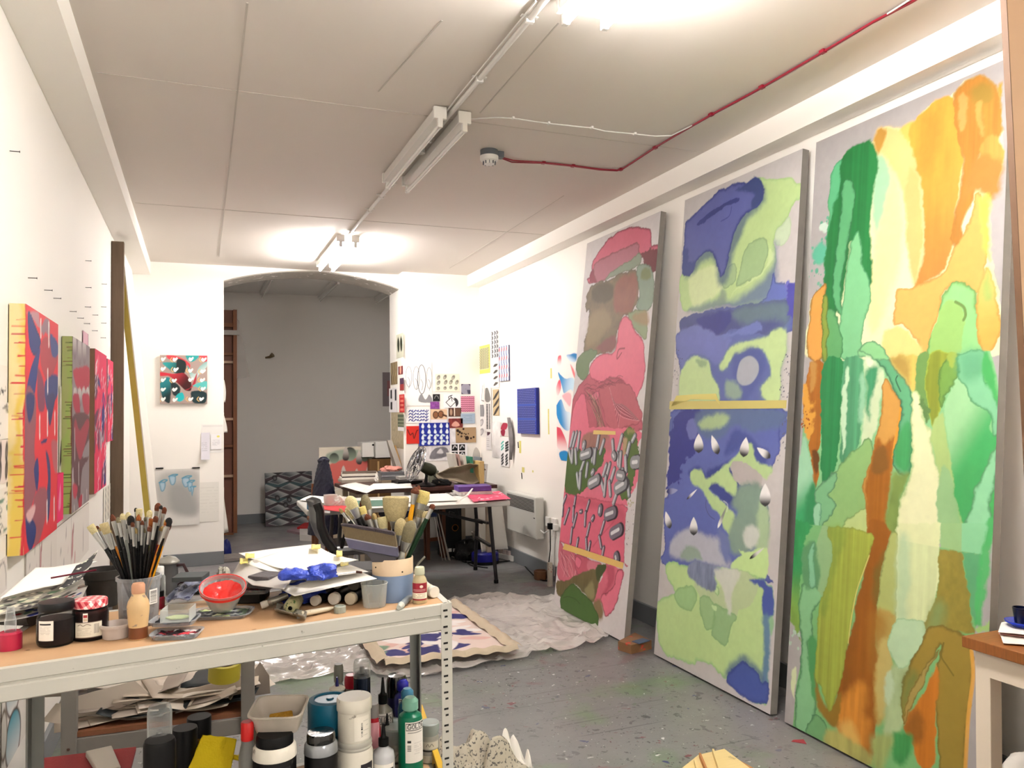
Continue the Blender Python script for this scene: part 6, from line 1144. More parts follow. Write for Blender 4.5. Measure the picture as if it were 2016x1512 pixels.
# white rectangular tub with yellow sponge on the black jars
def blackjar(px, Y, r, top, label, rim, lidc):
    C, _, h = shelf_at(px, Y, r, top)
    t = vessel('paint_jar', label, 'jar', C, r, h, [('body', [(0.95,0),(1.0,0.03),(1.0,0.77),(0.96,0.78)], M_blk),('rim', [(0.97,0.77),(1.03,0.78),(1.0,0.87),(0.88,0.9)], rim),('lid', [(0.86,0.87),(0.87,0.88),(0.86,0.97),(0.8,1.0),(0.01,1.0)], lidc, False)]); return t, C, h
t, C, h = blackjar(541,1.98,0.05,1442, 'black jar with white rim under the rectangular white tub', M_tubw, M_blk)
label_patch(t, C, 0.05, h*0.1, h*0.72,0.7, lambda A: (A.ell((0.5,0.4),0.2,0.14,0, '#8a5a8c'), A.ell((0.5,0.4),0.12,0.08,0, '#3a2440'), A.line([(0.75,0.7),(0.8,0.95)], 0.003, '#d8d8d4')), '#17171a')
blackjar(632,2.0,0.040,1440, 'jar with glossy black paint-skinned lid beside the stacked white tubs', mat('silver_shoulder', '#a4a8ac', 0.25, metal=0.5), mat('gloss_black_lid', '#0e0e10', 0.1, coat=0.6, bump=0.5, bs=25))
zt_ = 0
tub = at(550,1440,2.02); C, _, hj = shelf_at(541,1.98,.05,1442); zt_ = ZL+hj
t = empty('rectangular_tub', (C[0]+0.02, C[1]+0.03, zt_), 'open rectangular white takeaway tub with a yellow sponge inside', 'tub')
R = Matrix.Translation(Vector((C[0]+0.015, C[1]+0.04, zt_))) @ Matrix.Rotation(-0.35,4, 'Z') @ Matrix.Rotation(0.16,4, 'X')
def rr(sx, sy, zz_, n=48, e=.35): return [R @ Vector((sx*math.copysign(abs(math.cos(a))**e, math.cos(a)), sy*math.copysign(abs(math.sin(a))**e, math.sin(a)), zz_)) for a in [2*math.pi*(k+.5)/n for k in range(n)]]
rs = [rr(.05,.038,.0), rr(.062,.05,.05), rr(.066,.054,.05), rr(.066,.054,.047), rr(.0655,.0535,.0485), rr(.0605,.0485,.0485), rr(.049,.037,.002)]
m = MB(); m.add([p for q in rs for p in q], [(i*48+k, i*48+(k+1) % 48,(i+1)*48+(k+1) % 48,(i+1)*48+k) for i in range(6) for k in range(48)]+[tuple(range(6*48,7*48)), tuple(range(47,-1,-1))]); put('tub', m, mat('grubby_white_tub', '#c8c0b4', 0.45, trans=0.1, var=0.12, vs=25), t, smooth=1)
m = MB(); m.box((0.005,0.0,0.014),(0.055,0.04,0.022),0.3, M=R); put('sponge', m, mat('yellow_sponge', '#c89a2c', 0.9, var=0.25, vs=60, bump=0.8, bs=160), t, bevel=0.004)
# red capped squeeze bottles and yellow glove/cloth
dispenser(487,2.0,0.02,1420, 'clear squeeze bottle with red cap, left of the rectangular tub', mat('grimy_clear_bottle', '#8c8c88', 0.3, trans=0.3, var=0.2, vs=20), mat('bright_red_cap', '#c41c1c', 0.35), None, 'screw', name='squeeze_bottle')
dispenser(500,2.14,0.019,1400, 'rear squeeze bottle with dark red cap behind the rectangular tub', M_gbod, mat('deep_red_cap', '#8c1424', 0.35), None, 'screw', name='squeeze_bottle')
M_yg = mat('yellow_rubber', '#b98a1c', 0.4, var=0.2, vs=12); M_yc = mat('yellow_cloth', '#e8d01c', 0.8, var=0.06, vs=20, bump=0.25, bs=200)
dep_ = 2.0
a = at(400,1462, dep_); C2, _, h2 = shelf_at(412,2.02,.02,1468)
m = lump(C2+np.array([0,0.03,0]),(0.05,0.04, h2*0.42),0.2,2,4); t = put('rubber_glove', m, M_yg, smooth=1, label='ochre rubber glove bunched under the bright yellow cloth', cat='glove')
for k, (x, y, x2, y2) in enumerate(((400,1462,343,1461),(405,1478,348,1468),(400,1490,350,1490),(405,1505,348,1502))):
    p0, p1 = at(x, y, dep_-0.01), at(x2, y2, dep_+0.01); m = MB(); m.tube([p0,(p0*0.4+p1*0.6), p1], [0.009,0.008,0.004], 10); o = put('finger', m, M_yg, t, smooth=1)
P_ = [at(399,1445, dep_-.02), at(466,1455, dep_-.02), at(452,1530, dep_-.07), at(364,1530, dep_-.07)]
m = quadsheet([P_[3], P_[2], P_[1], P_[0]], lambda a, b: 0.006*N1(a, b, 4,3),26,22); put('yellow_cloth', m, M_yc, smooth=1, solid=0.003, label='bright yellow cloth draped over the ochre glove', cat='cloth')
p0 = at(458,1490, dep_-0.03); m = MB(); m.tube([p0, at(478,1494, dep_-0.03)], [0.006,0.006], 10); t9 = tag(empty('pipette', p0, 'small yellow plastic stopper poking out beside the yellow cloth'), cat='stopper'); put('stem', m, M_yc, t9, smooth=1); m = MB(); m.tube([at(474,1486, dep_-0.03), at(477,1503, dep_-0.03)], [0.009,0.005], 10); put('bulb', m, M_yc, t9, smooth=1)
for px, top, Y in ((364,1432,2.16),(392,1410,2.22)):
    C, _, h = shelf_at(px, Y, 0.028, top); vessel('black_canister', 'black cylindrical canister, %s one of the pair behind the yellow glove' % ('left, shorter' if px < 380 else 'right, taller'), 'canister', C, 0.030, h, [('can', [(0.97,0),(1,0.02),(1,0.98),(0.96,1.0),(0.01,1.0)], M_blk, False)])
# red sheet and white block at left
t = empty('red_sheet', (-0.25,2.1, ZL), 'red painted board lying on the lower shelf at left', 'board')
cor = [(20,1560),(250,1540),(268,1470),(85,1492)]
zz0 = ZL+0.075; m = MB(); q = [onz(x, y, zz0) for x, y in cor]; m.prism([p-UPZ*0.01 for p in q], (0,0,0.01)); put('board', m, mat('brick_red_board', '#9c3236', 0.7, var=0.08, vs=40, bump=0.3, bs=300), t)
m = MB(); q = [onz(x, y, zz0) for x, y in ((195,1535),(238,1522),(220,1480),(168,1492))]; m.prism([p+UPZ*0.001 for p in q], (0,0,0.018)); put('white_eraser', m, mat('offwhite_foam', '#c8c2b8', 0.7, var=0.05), bevel=0.004, label='off-white foam block lying on the red board', cat='foam block')
m = MB(); m.box((-0.24,2.1, ZL+0.03),(0.26,0.2,0.06),0.14); put('cardboard_box', m, mat('brown_card', '#6a5646', 0.8, var=0.2), label='low brown box beneath the red board', cat='box')
# spirit level leaning at the right end
a0 = onz(858,1512, ZL+.0)+np.array([.02,-.06,.0]);
P1_ = at(872,1540,2.12); P2_ = at(826,1402,2.5); t = empty('spirit_level', P1_, 'yellow spirit level with black vial window at the right end of the lower shelf', 'spirit level')
m = MB(); m.beam(P1_, P2_, 0.018,0.05); put('body', m, mat('level_yellow', '#d0ac3c', 0.4, var=0.08), t, bevel=0.002)
mid = P1_*0.82+P2_*0.18; dd = (P2_-P1_)/np.linalg.norm(P2_-P1_); sd = np.cross(dd, UPZ); sd /= np.linalg.norm(sd); m = MB(); m.lathe([(0.012,-0.011),(0.012,0.011)], mid, axis=sd, seg=20); put('vial_window', m, M_blk, t, smooth=1)

# ================================================================== SECOND SHELVING UNIT BEHIND, WITH THE PAPER HEAP
M_grey2 = mat('mid_grey_steel', '#86827c', 0.5, var=0.05)
u0 = onz(137,1480,.35); YU = 2.62
lg = [at(137,1400,2.55), at(488,1360,2.72)]
sh = empty('steel_shelving', ((lg[0]+lg[1])/2*np.array([1,1,0])), 'low grey steel shelving unit behind the workbench, piled with papers', 'shelving')
LA = np.array([lg[0][0], lg[0][1]]); LB = np.array([lg[1][0], lg[1][1]]); dU = (LB-LA)/np.linalg.norm(LB-LA); nU = np.array([-dU[1], dU[0]])
def zof(px, py, P): d = ray(px, py); return (CAM+d*((P-CAM)@BACK)/(d@BACK))[2]
zS = zof(150,1472, lg[0])
for P in (LA, LB):
    for o_ in (0,.42):
        q = P+nU*o_; m = MB(); m.box((*q, 0.42),(0.045,0.03,0.84), math.atan2(dU[1], dU[0])); lg_ = put('leg', m, M_grey2, sh, bevel=0.002)
        if o_ == 0: m = MB(); m.lathe([(0.005,0),(0.004,0.003)], (q[0]-nU[0]*0.015, q[1]-nU[1]*0.015, zS+0.0), axis=(-nU[0], -nU[1], 0), seg=12); put('rivet', m, mat('rusty_rivet', '#5a4034', 0.6), lg_)
for zc, hb in ((zS+.0,.055),(.82,.05)):
    for o_ in (0.0,0.42): m = MB(); m.beam((*(LA+nU*o_+dU*0.02), zc),(*(LB+nU*o_-dU*0.02), zc),0.012, hb); put('beam', m, M_grey2, sh, bevel=0.002)
m = MB(); q = [LA-nU*.0, LB-nU*.0, LB+nU*.42, LA+nU*.42]; zb = zS+.03
m.hexa([(*p, zb) for p in q]+[(*p, zb+0.016) for p in q]); put('shelf_board', m, mat('brown_shelf_board', '#8a5c40', 0.6, var=0.2, vs=8), sh)
M_hp = [mat('paper_pile_%d' % k, c, 0.65, var=0.06) for k, c in enumerate(('#cabfb0', '#b8ac9e', '#d4cabe', '#a89e94', '#d6cec4'))]  # heap paper tones browned and darkened, putting the shade behind the bench into colour
M_hd = mat('dark_painted_paper', '#2c3438', 0.6, var=0.3)
g = random.Random(11); gl = 'paper sheets heaped on the grey shelving'
CU = (LA+LB)/2+nU*.2; zc = zb+.018
for k in range(34):
    w = g.uniform(.22,.46); dpt = g.uniform(.14,.27); rz = math.atan2(dU[1], dU[0])+g.uniform(-.35,.35); x = g.uniform(-.12,.12); y = g.uniform(-.08,.06)
    cx, cy = CU+dU*x+nU*y; s_ = k*1.3; tilt = g.uniform(-.02,.03); ph = g.uniform(0,6)
    h_ = lambda a, b, tilt=tilt, s_=s_, ph=ph: tilt*(a-.5)+.05*(a-.55)**2*(.3+.7*min(1, k/12))+.01*math.sin(a*5+ph)+.008*N1(a, b, int(s_) % 12,2)
    mt = M_hd if k in (7,13,19,26) else M_hp[k % 5]
    m = cloth((cx, cy, zc), w if k > 2 else 0.5, dpt, rz, h_, 18,8); put('paper_sheet', m, mt, smooth=1, solid=0.0012, group=gl, cat='paper', label='loose drawing sheet in the heap on the grey shelving behind the workbench')
    zc += .0019
# big folded boards at the front of the heap
zF = zb+.02
for pts, mt, lb in (([(155,1465),(265,1440),(420,1385),(478,1352),(478,1330),(400,1350),(270,1385),(155,1415)], M_hp[1], 'large folded brown paper hanging over the front of the heap'),([(82,1420),(122,1426),(122,1385),(110,1385)], M_hp[2], 'sheet corner with yellow tape sticking out left of the heap'),([(500,1370),(532,1365),(530,1330),(512,1303),(500,1320)], M_hp[3], 'beige folded sheet poking out right of the heap'),([(118,1380),(265,1340),(300,1370),(220,1400),(155,1412),(118,1404)], M_hp[2], 'pale sheet fanned out on the left front of the heap')):
    dd_ = 2.66 if pts[0][0] < 300 else 2.66; P = [at(x, y, dd_-0.04+0.17*(x-137)/350 if pts[0][0] != 500 else 2.85) for x, y in pts]; m = MB(); m.prism(P, FW*0.002); put('folded_sheet', m, mt, label=lb, cat='paper')
a = at(441,1336,2.66); r_ = 30/pxm(a); t = empty('tape_roll', a, 'wide roll of yellow-green masking tape lying on the paper heap', 'tape roll'); hh = 32/pxm(a)
m = MB(); m.lathe([(r_*0.72,0),(r_, 0),(r_, hh),(r_*0.72, hh),(r_*0.72,0)], a, axis=(0.05,-0.1,1), cap=False, seg=36); put('tape', m, mat('olive_yellow_tape', '#a89c2c', 0.45, var=0.05), t, smooth=1)
m = MB(); m.lathe([(r_*0.66,0.001),(r_*0.72,0.001),(r_*0.72, hh-0.001),(r_*0.66, hh-0.001),(r_*0.66,0.001)], a, axis=(0.05,-0.1,1), cap=False, seg=36); put('core', m, mat('card_core', '#4a2c24', 0.8), t, smooth=1)
m = MB(); q = at(110,1350,2.6); m.box(q, (0.11,0.06,0.055),-YAW+0.1); put('grey_box', m, mat('taupe_steel_box', '#8a8172', 0.5, var=0.08), bevel=0.004, label='taupe metal box hanging under the left end of the workbench', cat='box')
# ================================================================== ART AND PAPERS ON THE WALLS
M_pap = artmat('printed_paper', 0.6,0.05,200)
def pinned(plane, X, x0, y0, x1, y1, label, cat='drawing', base='#f2efe8', fn=None, nu=60, thick=0.0, off=0.004, name=None, curl=None, group=None, edge='#c8c2b8', seed=1):
    """flat sheet or thin canvas on a wall; x0,y0 = its top left, x1,y1 = right edge / bottom at the left edge, as measured on the photo"""
    f = {'y': ony, 'x': onx}[plane]; X0 = X
    if plane == 'y': X0 = X-off-thick; U0 = np.array([1.0,0,0])
    elif X > 0: X0 = X-off-thick; U0 = np.array([0,-1.0,0])
    else: X0 = X+off+thick; U0 = np.array([0,1.0,0])
    tl = f(x0, y0, X0); bl = f(x0, y1, X0); tr = f(x1, y0, X0); w = abs((tr-tl)@U0); h = abs(tl[2]-bl[2])
    O = tl.copy(); O[2] = tl[2]-h; nv = max(10, int(nu*h/w)); nv = min(nv, 220)
    A = Art(O, U0*w, UPZ*h, nu, nv, base, 'n', seed=seed)
    if fn: fn(A)
    nm = name or ('canvas_painting' if thick else 'pinned_sheet')
    if thick:
        t = empty(nm, O+U0*w/2, label, cat, group); A.mesh('painted_front', t, m=M_pap); n = A.nrm
        m = MB(); q = [O-n*0.001, O+U0*w-n*0.001, O+U0*w-n*thick, O-n*thick]; m.hexa([*q, *[p+UPZ*h for p in q]]); put('stretcher_edge', m, mat('edge_'+edge[1:], edge, 0.7, var=0.1, vs=20), t); return t, A
    return A.mesh(nm, None, curl=curl, m=M_pap, label=label, cat=cat, group=group), A
# ---------- left wall: four canvases
z5 = zz(4.447,0,460); z6 = zz(4.447,0,780)
def red_bird(A):
    A.unit = 'px'; P = A.poly
    P(z5([(225,690),(330,690),(345,760),(350,830),(300,760),(250,700)]), '#b88890', 0.006)
    P(z5([(250,680),(300,780),(345,900),(352,980),(300,1070),(260,980),(244,800)]), '#2a3672', 0.003, '#1c2452'); P(z5([(350,1000),(335,1150),(285,1530),(225,1530),(238,1330),(290,1120)]), '#2c3a78', 0.003)
    P(z5([(360,960),(420,900),(505,1050),(480,1180),(440,1300),(390,1250),(352,1100)]), '#a8404a', 0.006); P(z5([(360,830),(400,745),(432,770),(438,850),(430,900),(400,860),(380,890)]), '#90707c', 0.004)
    P(z5([(440,880),(505,960),(505,1060),(455,1070)]), '#3c4680', 0.004); P(z5([(395,1290),(505,1240),(505,1400),(440,1530),(405,1530)]), '#3a4278', 0.004); P(z5([(330,1180),(380,1300),(390,1530),(335,1530)]), '#7c3a54', 0.006)
    P(z6([(218,-10),(305,-10),(315,220),(300,500),(335,720),(262,1000),(215,1060)]), '#8f5560', 0.005); P(z6([(230,-10),(300,-10),(290,160),(250,230)]), '#2e3468', 0.006); P(z6([(410,-10),(480,-10),(460,160),(435,260),(415,120)]), '#3a3a66', 0.005)
    P(z6([(300,620),(330,540),(340,700),(325,830),(305,720)]), '#2a3672', 0.003); P(z6([(400,480),(440,600),(440,900),(420,1100),(405,900),(420,700)]), '#3c3c6c', 0.003)
    P(z6([(300,880),(400,800),(410,1000),(340,1280),(290,1250)]), '#94525c', 0.006); P(z6([(230,1060),(300,1100),(315,1200),(270,1360),(235,1260)]), '#25326e', 0.003); P(z6([(230,1030),(300,950),(305,1010),(260,1110)]), '#d8b0b0', 0.006)
    P(z6([(360,400),(410,370),(405,400),(370,420)]), '#2c3870', 0.002); P(z6([(455,380),(520,440),(520,620),(480,660),(455,500)]), '#b46068', 0.006)
    for z, x, y, l in ((z5,428,880,190),(z5,358,830,130),(z5,418,1290,180),(z6,348,270,170),(z6,416,240,180),(z6,480,235,170),(z6,412,1010,160),(z6,474,985,170)): A.line(z([(x, y-l/2),(x, y+l/2)]),0.022, '#f0e8e6', smooth=False); A.line(z([(x+2, y-l*0.3),(x+2, y+l*0.3)]),0.007, '#b8a8ac', smooth=False)
t, A1 = pinned('x', XL, 51,598,115,1090, 'tall red canvas with navy bird shapes and white strokes, nearest on the left wall', 'painting', '#d8303c', red_bird, 90,0.05, name='wall_canvas', edge='#cfc28c')
# dripped side of the first canvas
def drips(cols, seed, base2=None):
    def f(A):
        g = np.random.RandomState(seed); A.mottle(.08,8)
        if base2: A.poly([(0,0),(1,0),(.9,.4),(1,.8),(.6,1),(.5,.5)], base2,.01, warp=.03)
        for k in range(34): y = g.uniform(0,.98); x = 1-g.uniform(.2,1.0); A.line([(x, y+g.uniform(-.002,.002)),(1, y)], .0022+g.rand()*.003, cols[g.randint(len(cols))], smooth=False)
        A.poly([(.86,0),(1.1,0),(1.1,1),(.9,1),(.95,.5)], cols[0], .002, warp=.01)
    return f
def side_face(t, A, thick, base, fn, nv=260):
    O = A.O-A.nrm*thick-A.eu*0.0015; S = Art(O, A.nrm*thick, UPZ*A.h, 18, nv, base, 'n', seed=4); fn(S); S.mesh('dripped_side', t, m=M_pap)
side_face(t, A1,0.05, '#e2cf9a', drips(['#c83440', '#b83050'], 3, '#dcc05c'))
def claws(A):
    A.unit = 'px'; P = A.poly; A.mottle(0.06,6)
    P(z5([(640,900),(780,960),(780,1200),(720,1300),(660,1200)]), '#8c8084', 0.006); P(z5([(645,1190),(700,1170),(780,1170),(780,1330),(720,1375),(670,1340),(645,1250)]), '#b02c44', 0.003)
    for x, y, l in ((655,1000,200),(700,1040,240),(740,1040,220),(660,1440,160),(700,1440,160),(735,1440,170),(770,1440,160)): P(z5([(x-14, y-l/2),(x+10, y-l/2),(x+14, y+l*0.2),(x, y+l/2),(x-16, y+l*0.2)]), '#c8c0c0', 0.003, col2='#7c6a70', dirn=z5([(x, y-l/2),(x, y+l/2)]))
    P(z6([(640,-10),(690,-10),(700,180),(650,120)]), '#a82c44', 0.004); P(z6([(720,-10),(780,-10),(780,150),(740,150)]), '#b03048', 0.004)
    P(z6([(625,190),(780,180),(780,520),(720,640),(700,950),(690,960),(660,800),(625,560)]), '#5e3a40', 0.003); P(z6([(660,200),(700,300),(760,200),(780,260),(720,520),(690,540),(650,320)]), '#a03848', 0.004); P(z6([(720,520),(780,380),(780,520)]), '#90888c', 0.003)
    P(z6([(640,760),(680,800),(660,900),(640,860)]), '#b03048', 0.003); P(z6([(690,900),(720,860),(710,980),(690,970)]), '#b02c44', 0.003)
    for x, y, l in ((655,420,260),(690,680,180),(640,700,120),(760,860,80),(725,900,70),(650,990,60)): A.line(z6([(x, y-l/2),(x, y+l/2)]),0.014, '#e0dadc', smooth=False)
t, A2 = pinned('x', XL, 143,662,177,1010, 'grey canvas with crimson claw shapes, second on the left wall', 'painting', '#8f8488', claws, 70,0.045, name='wall_canvas', edge='#8c9a58')
side_face(t, A2,0.045, '#9aa068', drips(['#6a3c34', '#3c4a24'], 6, '#93a85c'))
def pinkmix(A):
    g = np.random.RandomState(7); c = ['#e02058', '#2c2c78', '#9a8c98', '#d82850', '#6a2a50', '#e85070']
    for k in range(26): x, y = g.rand(2); A.poly([(x+g.uniform(-.25,.25), y+g.uniform(-.16,.16)) for _ in range(5)], c[g.randint(6)], .003)
    for k in range(22): x, y = g.rand(2); A.line([(x, y),(x+.06, y+.03),(x+.02, y+.06),(x+.1, y+.09)], 0.012, '#e8e0e4')
t, A3 = pinned('x', XL, 187,686,210,972, 'hot pink and violet canvas with white scribbled strokes, third on the left wall', 'painting', '#d82858', pinkmix, 60,0.045, name='wall_canvas', edge='#8a6a54')
pinned('x', XL, 212,706,223,870, 'small pink and white patterned canvas, farthest on the left wall', 'painting', '#e03c60', pinkmix, 40,0.03, name='wall_canvas', edge='#b08890', seed=4)
pinned('x', XL, 113,935,125,1030, 'hot pink paper panel showing behind the first red canvas', 'painting', '#e8206a', lambda A: A.poly([(0.2,0.3),(0.5,0.8),(0.6,0.3)], '#f090b0', 0.004),20,0.02, name='wall_canvas', edge='#d82060')
pinned('x', XL, 117,760,124,935, 'narrow white paper strip between the red and grey canvases', 'paper', '#dcd6cc', lambda A: A.poly([(0.2,0.1),(0.9,0.2),(0.6,0.4)], '#3c3038', 0.004),14)
pinned('x', XL, 163,650,174,676, 'tiny crimson print pinned above the grey canvas', 'print', '#7c2c50', lambda A: [A.line([(0.1, y),(0.5, y+0.1),(0.9, y)], 0.02, '#e8b8c8') for y in (0.1,0.3,0.5,0.7,0.88)], 24)
# nails
M_nail = mat('steel_nail', '#4c4844', 0.4, metal=0.6); g0 = None
for k, (x, y) in enumerate(((19,297),(55,547),(87,571),(105,587),(137,613),(152,626),(165,637),(168,513),(168,566),(167,604),(182,620),(181,651),(200,559),(199,604),(199,636),(198,665))):
    p = onx(x, y, XL)
    if g0 is None:
        m = MB(); m.tube([p, p+np.array([0.03,0,0.0])], 0.0016,8); m.lathe([(0.004,0),(0.004,0.0015)], p+np.array([0.03,0,0]), axis=(1,0,0), seg=10); g0 = put('nail', m, M_nail, label='bare steel nail sticking out of the left wall', cat='nail', group='nails in the left wall'); base = np.array(g0.location)-p
    else: c_ = g0.copy(); COL.objects.link(c_); c_.location = (p+base).tolist()
# drawings at the far left
def leafy(n, cols, seed, lines=True):
    def f(A):
        g = np.random.RandomState(seed)
        for k in range(n):
            x, y = g.uniform(.1,.9), g.uniform(.08,.92); r = g.uniform(.05,.14); a = g.uniform(0,3)
            A.poly([(x+r*math.cos(a+q)*u, y+r*.6*math.sin(a+q)*u) for q, u in ((0,1.2),(1,.6),(2.1,.5),(3.1,1.1),(4.2,.5),(5.2,.6))], cols[g.randint(len(cols))], .003)
            if lines: A.line([(x, y),(x+g.uniform(-.2,.2), y+g.uniform(-.1,.1)),(x+g.uniform(-.2,.2), y+g.uniform(-.2,.2))], 0.003, '#3a3a3e')
    return f
pinned('x', XL, -22,712,14,790, 'black ink blot drawing at the far left edge of the photo', 'drawing', '#f0ece4', leafy(6, ['#3c3c40', '#6a686c'], 3),40)
pinned('x', XL, -24,790,21,868, 'ink sketch of curled plants on the left wall near the edge', 'drawing', '#f0ece6', leafy(9, ['#5a5c60', '#8c8a60', '#2c2c30'], 5),50)
def eyes(A):
    for x, y in ((0.55,0.72),(0.85,0.72),(0.55,0.3),(0.85,0.3),(0.25,0.72),(0.25,0.3)): A.ell((x, y),0.05,0.09,-0.2, '#8a8488', 0.001, '#2c2c30', '#2c2a2e')
pinned('x', XL, -24,870,19,962, 'pinkish sheet with six dark leaf eyes at the far left edge', 'drawing', '#e8dcd8', eyes, 60)
pinned('x', XL, -24,972,21,1075, 'green and black brushed sketch at the far left edge', 'drawing', '#f0ece4', leafy(12, ['#2a7a64', '#3c4a44', '#6a8c7c'], 9),50)
pinned('x', XL, -20,1118,14,1190, 'line drawing of a rounded figure above the paper palettes', 'drawing', '#e8e2dc', lambda A: A.line([(0.4,0.05),(0.45,0.5),(0.6,0.85),(0.8,0.85),(0.92,0.5),(0.95,0.1)], 0.005, '#2c2c30'),30)
def stains(A):
    g = np.random.RandomState(8)
    for x, y, w, h, c in ((0.1,.55,.02,.1, '#3c3c48'),(.18,.3,.03,.16, '#a8a4a8'),(.24,.8,.02,.2, '#7a6a70'),(.42,.5,.06,.5, '#b04858'),(.45,.75,.04,.2, '#8c3040'),(.5,.2,.03,.2, '#b8404c'),(.78,.4,.015,.5, '#5c4048'),(.3,.45,.02,.1, '#c8b8b8')): A.poly([(x-w/2, y-h/2),(x+w*0.3, y-h*0.45),(x+w/2, y+h*0.3),(x, y+h/2)], c, 0.006, alpha=0.7)
    A.line([(0.385,0),(0.385,1)], 0.006, '#2c2420', smooth=False)
pinned('x', XL, 52,1072,112,1180, 'paint-stained white panel on the left wall beneath the red canvas', 'panel', '#e6e0da', stains, 90,0.006,0.001, name='stained_panel', edge='#b8b0a8')
pinned('x', XL, 112,1040,175,1160, 'paint-stained white panel on the left wall beneath the grey canvas', 'panel', '#eae5df', stains, 90,0.006,0.001, name='stained_panel', edge='#b8b0a8', seed=3)
pinned('x', XL, 204,962,220,1032, 'pattern of dark strokes on a sheet beside the leaning panel', 'drawing', '#e8e4d8', lambda A: [A.line([(0.2+0.3*(i % 3), j/10),(0.3+0.3*(i % 3), j/10+0.06)], 0.012, '#3c3c34', smooth=False) for i in range(3) for j in range(10)], 34)
def drops_low(A):
    for x, y in ((0.45,0.75),(0.45,0.2)): A.ell((x, y),0.3,0.95/4,0, '#f0ece8', 0.002, '#4a2c1c', '#2c9ab0')
    for x, y in ((0.9,0.78),(0.08,0.4)): A.ell((x, y),0.12,0.2,0, '#d8d4cc', 0.002, '#6a5a48')
pinned('x', XL, 4,1340,52,1530, 'sheet with two upright leaf shapes tipped in blue, on the wall below the bench', 'drawing', '#f0ece6', drops_low, 70)
# leaning white panel with yellow taped edge and brown post
Y7 = 6.75; t = empty('display_board', (-0.45, Y7+0.4,0), 'tall white panel with yellow taped edge leaning on the left wall near the corner', 'panel')
top = ony(228,494, Y7); bot = ony(283,1000, Y7); d = (bot-top)/(bot[2]-top[2]); foot = top+d*(.012-top[2]); w_ = .05
nn = np.array([foot[2]-top[2], 0,-(foot[0]-top[0])]); nn = -nn/np.linalg.norm(nn)
m = MB(); m.hexa([foot, foot+nn*w_, foot+nn*w_+np.array([0,0.9,0]), foot+np.array([0,0.9,0]), top, top+nn*w_, top+nn*w_+np.array([0,0.9,0]), top+np.array([0,0.9,0])]); put('panel', m, mat('white_panel', '#efece4', 0.6, var=0.02), t)
m = MB(); e = np.array([0,-0.002,0]); m.hexa([foot+e, foot+nn*0.042+e, foot+nn*0.042, foot, top+e, top+nn*0.042+e, top+nn*0.042, top]); put('taped_edge', m, mat('straw_yellow_tape', '#d0bd5c', 0.5, var=0.08, vs=14), t)
a = onx(222,492, XL+0.02); m = MB(); m.box((XL+0.045, Y7-0.05,1.42),(0.085,0.06,2.84)); put('timber_post', m, mat('grey_brown_timber', '#7c6a58', 0.7, var=0.25, vs=6, stretch=(8,8,0.7)), bevel=0.002, label='grey-brown timber post standing against the left wall', cat='post')
# ---------- back wall left of the arch
def teal_red(A):
    A.unit = 'px'; z = zz(3.44,290,680); P = A.poly
    P(z([(85,62),(410,62),(410,395),(85,395)]), '#a8948c', 0.002, smooth=False); P(z([(130,65),(200,75),(255,95),(290,130),(280,150),(230,110),(150,95)]), '#d0404c', 0.004); P(z([(110,115),(200,120),(230,150),(200,190),(120,140)]), '#2c9c9c', 0.006, col2='#1c3c3c', dirn=z([(110,120),(230,170)]))
    P(z([(200,95),(260,110),(250,190),(205,190)]), '#1e2c2c', 0.006); P(z([(260,65),(345,65),(330,100),(290,110)]), '#2aa0a0', 0.004); P(z([(350,68),(408,70),(400,110),(370,100)]), '#c84450', 0.004)
    P(z([(270,130),(300,180),(330,190),(350,150),(400,110),(405,140),(350,200),(320,240),(290,210)]), '#2c9898', 0.004, col2='#c8d8d4', dirn=z([(280,140),(340,220)]))
    P(z([(90,180),(170,190),(250,190),(290,240),(300,300),(260,305),(210,260),(150,210),(90,205)]), '#c83040', 0.004, col2='#3c1418', dirn=z([(120,190),(250,290)])); P(z([(260,300),(320,270),(340,190),(330,200),(290,290)]), '#b02838', 0.006)
    P(z([(90,240),(150,220),(160,300),(150,390),(100,350)]), '#207c84', 0.006, col2='#14282c', dirn=z([(95,260),(160,340)])); P(z([(160,240),(220,280),(210,340),(170,330)]), '#1e3034', 0.006); P(z([(205,330),(240,320),(250,360),(220,380),(190,360)]), '#20b0b4', 0.004); P(z([(310,270),(400,240),(395,300),(330,280)]), '#58b8b4', 0.006); P(z([(300,310),(400,320),(390,390),(310,385)]), '#1c3438', 0.006)
    for x, y in ((105,95),(185,98),(295,95),(380,98),(105,160),(190,165),(290,170),(375,178),(105,235),(180,238),(290,235),(370,235),(105,300),(180,300),(375,295),(105,365),(185,370),(290,365),(365,365)):
        if (x+y) % 3: A.line(z([(x-18, y-16),(x-28, y),(x-14, y+14)]),0.008, '#e0b878')
        A.poly(z([(x-14,y-2),(x-6,y-14),(x+2,y-8),(x+16,y-16),(x+20,y-6),(x+2,y+12),(x-8,y+10)]), '#f6f4f0', 0.002)
pinned('y', YB, 315,699,408,795, 'square canvas with red and teal ribbons and white petals on the back wall', 'painting', '#a8948c', teal_red, 130,0.03, name='wall_canvas', edge='#a89088')
pinned('y', YB, 397,836,440,892, 'white note sheet, rear one of the notes near the arch', 'note', '#ecebe8', lambda A: scribble(A, 0.05,0.9,0.95,0.98,1, '#8a8a8a', 2),30, off=0.002)
pinned('y', YB, 396,852,413,905, 'curling lavender note hanging at the left of the notes near the arch', 'note', '#dddbe4', lambda A: scribble(A, 0.1,0.3,0.7,0.65,5, '#8c8c94', 3),24, off=0.006, curl=lambda a, b: 0.03*(1-b)**2)
